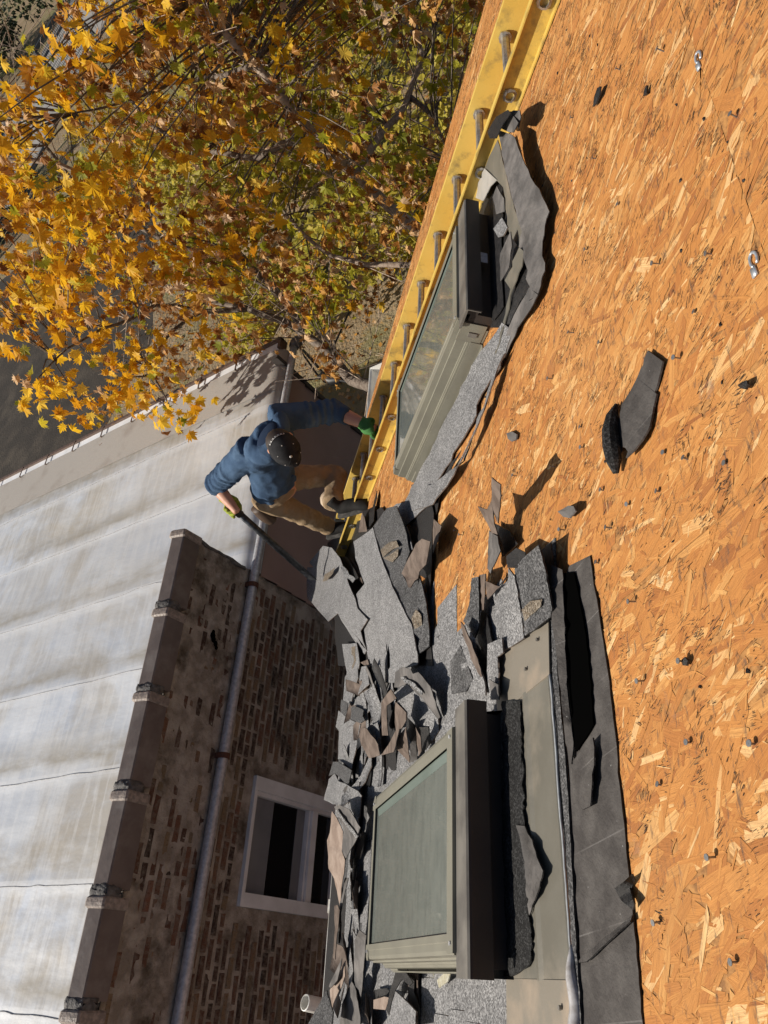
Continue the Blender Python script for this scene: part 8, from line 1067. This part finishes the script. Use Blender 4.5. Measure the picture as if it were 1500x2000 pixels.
SPR = [(5.13,6.40,5.24,0),(5.10,6.60,5.31,0),(6.29,7.89,3.62,0),(5.06,6.28,4.83,0),(5.94,7.01,4.06,0),(5.30,5.84,4.13,0),(5.12,5.50,4.28,0),(5.71,5.68,4.68,0),(5.34,6.23,4.72,0),(5.59,6.08,4.45,0),(5.19,6.12,5.89,0),(5.50,6.13,5.87,0),(5.40,5.83,5.64,0),(5.66,6.30,4.93,0),(5.66,6.06,4.78,0),(6.63,2.14,6.89,1),(8.91,4.89,5.95,1),(8.38,3.80,5.10,1),(7.29,2.36,5.99,1),(5.58,6.44,6.83,1),(7.62,1.12,6.52,2),(7.13,7.11,7.05,0),(8.77,1.95,5.83,1),(5.23,5.24,6.65,1),(5.12,5.48,5.70,0),(5.78,5.68,6.11,0),(8.67,3.25,6.35,1),(5.76,5.81,4.40,1),(7.23,1.32,6.00,2),(7.28,1.68,5.90,2),(10.22,1.45,4.82,2),(6.57,2.89,6.13,0),(9.21,1.29,4.86,1),(6.95,2.53,4.52,1),(7.60,1.78,6.68,1),(9.01,3.16,3.24,1),(7.17,2.77,7.51,0),(7.93,2.69,6.88,2),(6.41,2.95,5.27,0),(6.15,6.44,7.34,1),(7.32,6.71,7.32,1),(8.20,4.06,3.55,2),(7.99,6.48,5.46,1),(7.56,6.43,4.71,1),(8.38,3.41,5.71,1),(7.72,7.73,6.90,1),(9.00,3.06,5.10,2),(5.17,4.54,5.46,1),(6.28,6.31,7.40,1),(8.28,3.39,4.92,2),(7.41,3.51,8.12,1),(5.63,5.28,4.93,1),(8.50,2.01,4.72,1),(7.77,4.12,7.70,0),(7.18,3.31,5.59,2),(9.52,1.36,5.92,2),(4.94,4.72,6.16,0),(9.67,3.56,7.42,0),(8.40,3.65,5.40,1),(8.36,2.48,6.22,1),(7.64,2.08,6.35,1),(8.21,3.46,4.83,2),(7.62,6.67,4.78,0),(8.44,5.88,5.82,1),(9.25,2.94,6.14,2),(6.22,3.64,4.88,2),(6.17,4.56,4.88,2),(6.74,1.62,5.61,1),(6.78,4.79,4.65,0),(9.84,1.80,5.99,1),(5.34,4.95,5.95,0),(7.99,5.59,4.50,1),(6.37,5.01,7.00,1),(8.94,4.17,4.79,1),(8.76,5.44,6.83,1),(7.02,7.91,5.49,0),(8.49,3.09,6.57,1),(10.39,2.97,6.79,1),(6.61,5.80,5.13,0),(8.78,2.19,6.58,1),(6.07,4.31,7.06,0),(6.93,3.29,6.77,1),(9.67,1.30,5.34,0),(7.73,2.63,5.92,2),(5.04,5.44,6.95,1),(7.41,3.70,6.08,1),(7.26,2.72,7.02,1),(8.94,4.21,4.75,1),(9.38,1.90,5.22,2),(7.65,1.52,5.27,2),(7.61,1.20,6.00,2),(9.16,2.58,4.45,1),(5.41,4.15,6.13,0),(6.80,5.02,4.87,1),(7.91,4.17,5.53,0),(6.96,0.87,6.19,2),(6.18,4.85,5.28,0),(8.19,4.15,5.96,0),(5.72,3.60,4.25,1),(7.02,2.38,5.64,1),(10.00,3.33,7.21,1),(6.97,4.46,3.29,1),(9.43,4.58,4.89,2),(7.95,4.28,3.12,1),(7.80,4.49,3.51,1),(8.03,1.87,6.59,1),(6.56,3.45,5.19,2),(8.79,3.16,5.64,1),(9.72,4.60,5.70,1),(8.50,4.81,3.12,0),(6.26,3.91,4.84,1),(7.32,3.22,7.60,1),(9.29,4.87,5.14,1),(9.04,1.68,6.11,2),(10.27,3.00,6.67,1),(6.95,4.16,5.55,0),(6.93,3.29,5.29,2),(7.27,3.29,8.01,0),(5.79,6.13,6.53,1),(10.56,2.25,6.13,2),(9.18,5.46,5.86,0),(6.61,5.98,3.72,1),(8.97,2.82,6.68,1),(8.19,2.97,7.00,1),(8.39,3.88,6.78,0),(9.56,3.51,3.88,2),(6.98,1.95,6.26,2),(6.78,2.78,4.59,2),(7.91,4.46,5.09,1),(7.01,0.97,6.46,1),(5.88,4.11,6.14,0),(8.16,3.70,4.77,1),(7.65,3.26,6.97,1),(7.21,1.22,6.42,2),(6.03,3.86,4.77,1),(5.74,5.89,5.96,1),(8.19,5.65,4.12,1),(9.59,4.25,7.51,0),(6.54,6.06,7.31,1),(5.14,4.87,6.19,0),(7.84,2.12,6.77,2),(7.01,2.24,6.22,1),(6.80,2.26,5.90,2),(7.38,6.16,3.16,2),(5.93,5.00,5.28,0),(7.93,1.46,5.47,1),(7.28,4.32,6.81,0),(6.84,4.92,4.39,1),(9.34,3.37,6.55,2),(8.22,3.81,8.04,0),(5.47,3.53,4.80,1),(7.04,1.41,6.56,2),(9.18,1.27,5.74,1),(6.61,3.00,4.68,1),(8.77,3.26,4.32,1),(7.99,3.41,5.14,2),(6.08,4.17,3.50,2),(7.48,5.02,3.17,2),(8.48,3.95,4.94,2),(6.50,3.68,6.69,1),(9.66,4.80,6.60,0),(8.62,4.20,7.71,1),(8.66,5.57,5.32,0),(6.68,2.98,5.02,1),(8.86,4.69,7.63,0),(6.55,4.93,4.48,0),(8.69,6.15,6.01,0),(7.41,4.90,6.23,0),(8.95,4.52,6.20,1),(7.16,2.35,6.82,1),(5.89,6.46,5.61,1),(8.52,1.09,4.87,1),(9.97,1.88,6.33,2),(7.78,1.41,6.32,2),(6.07,5.99,4.17,1),(6.05,5.80,5.78,1),(4.92,5.96,6.70,1),(9.59,3.61,6.72,0),(7.44,3.49,7.83,0),(8.89,2.99,5.33,1),(9.13,5.58,6.09,1),(8.18,2.08,6.94,2),(6.82,5.47,6.74,0),(6.08,5.31,6.80,0),(7.56,3.22,6.52,1),(7.24,2.37,6.33,2),(6.48,4.27,4.99,1),(6.81,7.00,6.84,0),(6.54,5.98,4.95,0),(7.98,4.93,6.00,1),(7.58,2.09,5.26,1),(5.85,2.48,4.88,1),(5.68,4.49,6.35,0),(7.64,5.82,4.27,1),(7.13,7.63,6.12,1),(6.20,4.14,6.71,1),(5.81,3.54,4.20,2),(6.85,2.26,6.71,1),(6.58,4.13,5.04,2),(6.24,3.97,6.79,2),(7.73,4.34,5.40,0),(6.36,2.36,4.81,2),(7.94,6.42,6.48,0),(6.72,2.24,7.25,0),(8.89,3.13,5.77,2),(8.13,5.77,5.77,0),(8.46,3.01,6.68,1),(8.63,3.64,6.07,0),(10.26,2.93,6.11,1),(8.24,4.35,6.20,1),(7.04,3.58,3.80,2),(7.88,4.60,6.41,1),(7.38,4.08,5.74,2),(9.01,4.10,7.82,1),(8.47,3.69,4.14,1),(7.12,2.18,7.10,1),(6.33,3.15,6.57,1),(7.53,3.07,6.76,1),(9.41,2.17,5.46,2),(9.77,1.36,5.52,1),(9.63,4.38,7.77,1),(8.11,4.45,6.70,0),(8.70,6.08,6.38,2),(7.47,3.19,7.03,1),(9.80,1.65,5.12,1),(9.66,3.99,6.87,2),(5.73,5.11,6.83,1),(9.77,3.04,5.25,2),(9.31,2.40,6.17,2),(7.33,2.88,7.46,0),(7.28,2.03,6.39,1),(6.47,4.01,4.25,1),(6.75,2.12,4.45,1),(5.55,4.63,6.62,2),(7.56,4.68,5.98,0),(7.33,2.79,6.42,2),(7.60,2.04,6.01,2),(6.40,4.94,5.26,1),(8.50,3.40,6.88,1),(7.76,6.06,5.64,0),(6.95,5.71,4.26,1),(9.60,1.25,5.07,1),(8.12,2.89,6.40,2),(6.90,3.52,3.51,1),(6.15,3.06,6.05,1),(8.95,3.90,4.16,1),(7.60,3.97,6.16,0),(10.24,1.96,5.91,2),(5.93,4.35,4.97,0),(7.52,3.42,7.91,1),(8.51,3.57,6.50,0),(7.62,1.57,6.07,1),(7.56,4.76,3.19,0),(6.84,3.71,6.84,2),(7.68,1.63,6.68,2),(6.06,3.98,7.11,0),(7.52,2.08,6.15,1),(7.64,1.49,4.97,2),(8.22,2.35,6.99,1),(6.83,4.46,3.40,2),(9.04,4.73,6.13,0),(7.91,1.92,5.96,1),(7.28,2.65,6.95,0),(7.84,3.74,6.67,2),(5.70,3.80,4.23,1),(5.75,6.12,7.04,0),(7.14,6.28,5.28,1),(9.66,4.15,7.49,0),(6.30,2.31,5.35,1),(5.26,4.74,7.18,0),(6.19,3.98,6.34,1),(6.92,6.44,5.96,0),(7.70,2.75,5.50,2),(6.36,3.25,7.48,0),(8.67,4.31,4.68,2),(7.98,6.74,5.77,0),(8.84,4.52,3.70,2),(5.49,4.75,6.78,0),(7.87,3.27,7.62,0),(6.89,3.06,6.83,1),(8.89,3.64,6.96,0),(8.53,3.71,7.23,1),(5.58,3.62,5.55,1),(7.90,3.42,7.69,0),(7.28,4.48,5.61,0),(6.10,6.32,5.05,0),(8.35,2.52,6.33,1),(8.51,1.53,4.55,2),(7.94,3.35,4.05,1),(9.18,4.54,6.77,1),(7.59,3.42,6.58,2),(5.77,5.27,6.58,0),(7.04,3.29,6.29,1),(8.12,3.83,4.90,1),(9.04,5.30,6.84,0),(7.88,3.99,3.88,2),(9.03,1.81,5.74,1),(7.27,3.22,6.25,1),(7.33,2.95,6.77,1),(8.40,2.15,6.45,2),(9.64,3.90,6.87,1),(6.32,4.88,4.88,1),(5.96,5.53,6.31,0),(7.68,4.40,2.71,1),(7.21,5.56,5.32,1),(8.14,1.66,6.16,2),(7.59,7.61,7.40,2),(6.06,6.09,6.80,1),(6.84,1.73,6.70,1),(6.46,6.15,7.57,1),(7.19,6.94,5.27,0),(7.93,5.72,5.66,2),(6.97,5.48,5.60,1),(5.98,4.40,7.08,0),(5.40,5.29,7.60,1),(7.09,3.51,6.57,0),(6.99,3.29,7.84,0),(7.67,2.16,4.61,2),(8.50,3.51,7.58,1),(9.90,3.59,5.81,2),(5.70,2.42,4.51,1),(5.99,5.20,5.77,0),(7.47,5.72,4.13,1),(7.35,6.48,4.80,1),(8.89,1.73,4.20,1),(9.02,1.07,5.97,1),(8.31,4.67,6.65,1),(6.52,4.96,6.08,0),(6.82,1.36,5.54,1),(9.39,2.49,5.74,1),(7.00,2.04,6.59,1),(5.91,3.68,6.98,0),(8.03,4.22,6.81,1),(5.34,4.83,6.13,2),(5.03,5.22,4.91,0),(7.64,2.11,6.38,2),(7.14,1.23,5.29,1),(8.62,3.43,5.63,1),(7.39,5.57,3.19,1),(6.17,3.68,6.01,1),(8.57,3.38,5.08,1),(8.40,4.14,7.13,1),(8.98,3.03,7.24,1),(8.93,4.85,4.57,0),(7.93,7.09,5.36,0),(10.49,1.75,5.36,2),(6.31,6.85,5.70,1),(8.44,4.01,2.25,0),(5.97,6.14,5.92,0),(7.69,1.44,5.83,2),(7.43,6.88,7.28,1),(7.07,7.28,5.61,1),(7.03,5.91,3.59,0),(6.52,2.91,7.67,0),(6.52,6.14,4.94,1),(7.78,6.88,6.41,1),(6.31,5.86,6.60,0),(8.25,4.66,7.03,0),(6.15,3.71,5.16,0),(6.64,2.64,5.67,1),(9.82,4.85,7.21,1),(7.52,2.43,5.67,1),(6.30,5.90,6.91,1),(7.62,4.55,6.37,1),(5.92,4.93,6.06,0),(5.33,5.73,5.73,1),(9.50,3.84,4.80,1),(7.43,3.19,4.55,0),(7.79,3.86,6.92,1),(7.13,6.22,5.91,0),(9.68,4.20,7.23,0),(9.01,4.73,6.52,1),(6.28,3.24,5.80,2),(7.19,5.94,5.43,0),(6.12,6.39,7.34,1),(8.62,4.16,6.52,1),(9.14,3.54,3.02,0),(8.37,4.42,6.24,0),(7.77,3.60,7.48,1),(8.27,4.27,4.43,1),(5.97,2.68,4.38,1),(6.29,3.46,6.01,1),(6.04,4.29,6.87,0),(9.12,4.02,6.33,0),(7.29,2.93,7.60,0),(9.05,4.45,5.43,0),(10.37,1.91,5.33,2),(8.30,5.85,5.51,1),(7.10,2.74,7.71,1),(6.12,3.07,4.65,1),(5.26,3.63,4.72,1),(7.86,5.33,6.49,1),(5.86,5.21,4.51,0),(7.91,2.24,5.94,1),(7.70,3.81,6.49,1),(7.21,4.07,5.69,0),(6.46,4.42,6.82,1),(8.14,2.80,7.45,2),(7.59,7.72,7.39,1),(7.37,3.08,6.12,1),(8.17,3.27,6.16,1),(7.10,1.50,6.72,1),(5.98,5.96,5.90,1),(8.60,4.37,6.86,0),(8.87,5.09,6.99,1),(9.61,2.63,6.65,0),(9.11,4.50,4.62,1),(5.99,2.46,5.29,2),(8.43,6.31,5.04,1),(5.64,6.59,6.74,1),(7.35,4.52,6.57,0),(5.29,4.69,6.23,0),(6.15,2.41,4.55,1),(5.35,4.54,4.50,1),(5.41,4.25,5.02,1),(8.19,2.95,7.43,0),(6.68,4.63,5.33,1),(5.12,5.59,6.89,1),(7.33,3.67,5.55,1),(8.56,2.16,4.96,1),(7.52,2.26,6.25,2),(6.66,2.57,6.71,2),(6.52,5.33,5.69,1),(7.99,1.93,4.46,1),(7.88,1.77,6.43,2),(6.19,6.84,7.08,1),(9.70,4.74,7.47,1),(9.73,1.89,5.89,1),(7.29,5.90,6.90,0),(9.04,3.64,3.83,2),(9.82,3.49,5.13,2),(6.57,6.90,5.27,0),(7.47,3.04,6.69,0),(8.39,6.13,6.52,0),(8.46,4.23,4.97,1),(6.75,1.76,6.14,2),(5.65,5.09,5.74,0),(7.97,6.66,5.13,0),(7.12,3.07,6.36,2),(10.13,2.74,6.47,0),(10.29,3.49,6.62,1),(9.33,1.38,5.89,0),(7.81,7.62,7.37,1),(8.56,2.99,7.12,0),(8.02,3.69,6.27,0),(8.02,2.95,5.37,0),(9.02,5.44,5.23,1),(8.00,6.72,5.43,2),(7.54,4.58,4.62,1),(8.73,1.05,5.74,2),(7.61,3.10,3.60,2),(7.06,1.19,6.73,2),(7.34,3.89,6.86,0),(8.73,2.31,5.60,1),(6.65,5.43,5.99,0),(7.22,1.24,5.98,1),(6.15,4.84,5.14,0),(8.42,2.84,6.09,1),(7.52,1.33,5.88,1),(7.10,6.17,5.62,1),(9.47,3.21,6.96,0),(6.64,7.44,6.23,0),(7.42,2.18,5.45,2),(9.08,3.34,4.56,0),(6.40,3.14,6.61,2),(9.86,1.86,4.22,1),(5.34,3.79,3.82,1),(7.12,4.88,3.14,2),(6.55,3.39,6.74,0),(7.79,4.37,5.54,1)]
LPA = np.array([tuple(p) for p in LP])
TV, TF = MB(), None
buf = {0: ([], []), 1: ([], []), 2: ([], [])}; allv = []
leaves = []
for (x, y, z, ty) in SPR:
    c = V3((x, y, z)); d2 = ((LPA - np.array((x, y, z))) ** 2).sum(1); src = LP[int(np.argmin(d2))]
    if (src - c).length < 2.4:
        mid = src.lerp(c, .5) + V3((0, 0, .12)) + V3((random.uniform(-.1, .1),) * 3)
        TV.tube([src, src.lerp(mid, .6), mid.lerp(c, .4), c], [.011, .008, .006, .003], 4, False)
    n = random.randint(13, 22) if ty != 1 else random.randint(18, 30)
    for j in range(n):
        o = V3((random.gauss(0, .16), random.gauss(0, .16), random.gauss(0, .12)))
        p = c + o
        t2 = ty if random.random() < .72 else random.choice((0, 1, 1, 2))
        down = V3((random.gauss(0, .55), random.gauss(0, .55), -.75 + random.gauss(0, .4))).normalized()
        side_ = down.cross(V3((random.gauss(0, 1), random.gauss(0, 1), random.gauss(0, 1)))).normalized(); nrm = side_.cross(down)
        if nrm.dot(SUN) < 0 and random.random() < .7: side_ = -side_; nrm = -nrm
        sz = random.uniform(.085, .165) * (1.0 if t2 == 0 else .8)
        leaves.append((p, Matrix((side_, down, nrm)).transposed(), sz, t2, random.randrange(4)))
leaves.sort(key=lambda l: (l[0] - V3((0, 0, CAMZ))).length / l[2])
k_ = 0; stuff = {0: ([], []), 1: ([], []), 2: ([], [])}
for p, R3, sz, ty, kk_ in leaves:
    vis = p.x > 0
    if k_ < 300 and vis:
        o = link('leaf', LMESH[ty, kk_], tree, p); o.rotation_euler = R3.to_euler(); o.scale = (sz, sz, sz); k_ += 1
    else:
        v_, f_ = (LMC if ty == 1 else LM)[kk_]; A = np.array(v_) * sz @ np.array(R3).T + np.array(p)
        VV, FF = stuff[ty]; b = len(VV); VV += A.tolist(); FF += [(a + b, c_ + b, d_ + b) for a, c_, d_ in f_]
for ty in range(3):
    if stuff[ty][0]: mk('foliage', stuff[ty][0], stuff[ty][1], LEAF[ty], tree)['kind'] = 'stuff'
TV.build('twig', M['bark'], tree)['kind'] = 'stuff'
BT = MB()
for _ in range(260):
    p = random.choice(LP); d = V3((random.gauss(.25, .6), random.gauss(.1, .6), random.gauss(.1, .45))).normalized(); l_ = random.uniform(.5, 1.5); b_ = V3((random.gauss(0, .12), random.gauss(0, .12), random.gauss(0, .12)))
    if p.x + d.x * l_ < 6.2 and p.y + d.y * l_ > 4.4: continue
    e_ = p + d * l_
    BT.tube([p, p + d * l_ * .4 + b_, e_], [.007, .0045, .002], 4, False)
    for _ in range(3):
        f_ = random.uniform(.4, .95); BT.tube([p + d * l_ * f_ + b_ * (1 - f_), p + d * l_ * f_ + V3((random.gauss(0, .2), random.gauss(0, .2), random.gauss(.05, .2)))], [.004, .0015], 3, False)
BT.build('bare_twig', M['bark_light'], tree)['kind'] = 'stuff'
def bush(name, c, r, n, m, label, cat='bush', group=None, stem=True, lsz=(.06, .12)):
    c = V3(c); root = empty(name, (c.x, c.y, 0), label, cat, group); V, F = [], []; blobs = [(V3((random.gauss(0, .45) * r[0], random.gauss(0, .45) * r[1], random.gauss(0, .4) * r[2])), random.uniform(.28, .5)) for _ in range(14)]
    for _ in range(n):
        b_, br_ = random.choice(blobs); v = V3((random.gauss(0, 1), random.gauss(0, 1), random.gauss(0, 1))).normalized() * random.uniform(.6, 1) ** .5
        p = c + b_ + V3((v.x * r[0], v.y * r[1], v.z * r[2])) * br_
        if p.z < .05: p.z = random.uniform(.05, .4)
        d = V3((random.gauss(0, 1), random.gauss(0, 1), random.gauss(-.3, .8))).normalized(); s_ = d.cross(V3((random.gauss(0, 1), random.gauss(0, 1), random.gauss(0, 1)))).normalized(); l_ = random.uniform(*lsz); nr = s_.cross(d)
        k = len(V); V += [p, p + d * l_ * .5 + s_ * l_ * .3 + nr * l_ * .08, p + d * l_, p + d * l_ * .5 - s_ * l_ * .3 + nr * l_ * .08]; F += [(k, k + 1, k + 2), (k, k + 2, k + 3)]
    mk('foliage', V, F, m, root)['kind'] = 'stuff'
    if stem:
        mb = MB()
        for b_, br_ in blobs[:6]: mb.tube([V3((c.x, c.y, 0)), V3((c.x, c.y, 0)).lerp(c + b_, .5) + V3((random.uniform(-.1, .1),) * 3), c + b_], [.03, .02, .008], 5, False)
        mb.build('stem', M['bark'], root)
    return root
BG = 'shrubs under the maple'
bush('shrub', (15.5, 9.0, 1.6), (2.6, 2.6, 1.5), 7800, M['bush_green'], 'yellow green shrub low beneath the middle of the maple', 'shrub', BG, lsz=(.10, .20))
bush('shrub', (11.0, 3.6, 1.4), (2.2, 2.2, 1.4), 7800, M['bush_green'], 'green shrub below the maple beside the stripped roof edge', 'shrub', BG, lsz=(.10, .20))
bush('shrub', (19.0, 7.6, 2.0), (3.0, 3.0, 1.9), 7800, M['bush_green'], 'bright green shrub beneath the upper right of the maple', 'shrub', BG, lsz=(.10, .20))
bush('shrub', (22.0, 15.0, 1.6), (3.2, 3.0, 1.6), 6300, M['bush_gold'], 'straw coloured shrub beyond the gold maple leaves', 'shrub', BG, lsz=(.10, .20))
bush('shrub', (11.8, 8.2, .8), (1.4, 1.4, .8), 3300, M['bush_green'], 'low yellow green shrub by the corner of the siding', 'shrub', BG, lsz=(.10, .20))
bush('shrub', (16.5, 3.5, 2.2), (2.8, 2.8, 2.0), 7800, M['bush_green'], 'tall green shrub behind the ladder top', 'shrub', BG, lsz=(.10, .20))
HG = 'dark bushes along the road'
bush('bush', (30, 30.0, 1.5), (2.6, 2.4, 1.6), 3000, M['bush_dark'], 'dark bush at the left edge below the wire fence', 'bush', HG, lsz=(.12, .25))
bush('bush', (26.0, 33.5, 1.2), (2.2, 2.4, 1.3), 2500, M['bush_dark'], 'lower dark bush at the left edge below the bare branch', 'bush', HG, lsz=(.12, .25))
bush('bush', (62, 46, 2.5), (8, 5, 3), 4000, M['bush_dark'], 'dark hedge beyond the pale road at the top left corner', 'bush', HG, lsz=(.25, .5))
bush('bush', (40, 45, 2.5), (7, 5, 3), 4000, M['bush_dark'], 'dark hedge beyond the pale road at the left edge', 'bush', HG, lsz=(.25, .5))
bush('bush', (90, 47, 3), (14, 6, 4), 4000, M['bush_dark'], 'farthest dark hedge beyond the pale road', 'bush', HG, lsz=(.3, .6))
def wire_panel(a, b, h, label):
    a, b = V3(a), V3(b); root = empty('wire_fence', (a + b) / 2, label, 'fence', 'wire fence panels by the road'); d = b - a; n_ = d.cross(V3((0, 0, 1))).normalized()
    for p, q_ in ((a, a + V3((0, 0, h))), (b, b + V3((0, 0, h))), (a + V3((0, 0, h)), b + V3((0, 0, h))), (a + V3((0, 0, .15)), b + V3((0, 0, .15)))):
        mb = MB(); dd = q_ - p; mb.box((p + q_) / 2, dd / 2, n_ * .06, dd.cross(n_).normalized() * .09); mb.build('post' if abs(dd.z) > .5 else 'top_rail', M['wire'], root)
    mb = MB(); m_ = 28
    for i in range(m_ + 1):
        p = a + d * i / m_; mb.tube([p + V3((0, 0, .15)), p + V3((0, 0, h))], .012, 3, False)
    for i in range(14):
        z_ = .15 + (h - .15) * i / 14; mb.tube([a + V3((0, 0, z_)), b + V3((0, 0, z_))], .012, 3, False)
    mb.build('wire_mesh', M['wire'], root)
wire_panel((45.0, 27.6, 0), (40.0, 27.9, 0), 2.6, 'dark framed wire fence panel beside the pale road')
wire_panel((33, 28.2, 0), (26, 28.4, 0), 2.2, 'dark wire fence panel above the dark bush at the left edge')
# fallen leaves on the earth under the tree
V, F = [], []
for _ in range(5000):
    p = V3((random.uniform(6, 24), random.uniform(0, 15), .02)); a = random.uniform(0, 6.3); l_ = random.uniform(.06, .12); d = V3((math.cos(a), math.sin(a), random.uniform(-.2, .5))); s_ = V3((-math.sin(a), math.cos(a), random.uniform(-.3, .3)))
    k = len(V); V += [p, p + d * l_ * .5 + s_ * l_ * .4, p + d * l_, p + d * l_ * .5 - s_ * l_ * .4]; F += [(k, k + 1, k + 2), (k, k + 2, k + 3)]
tag(mk('fallen_leaves', V, F, LEAF[1]), kind='stuff')
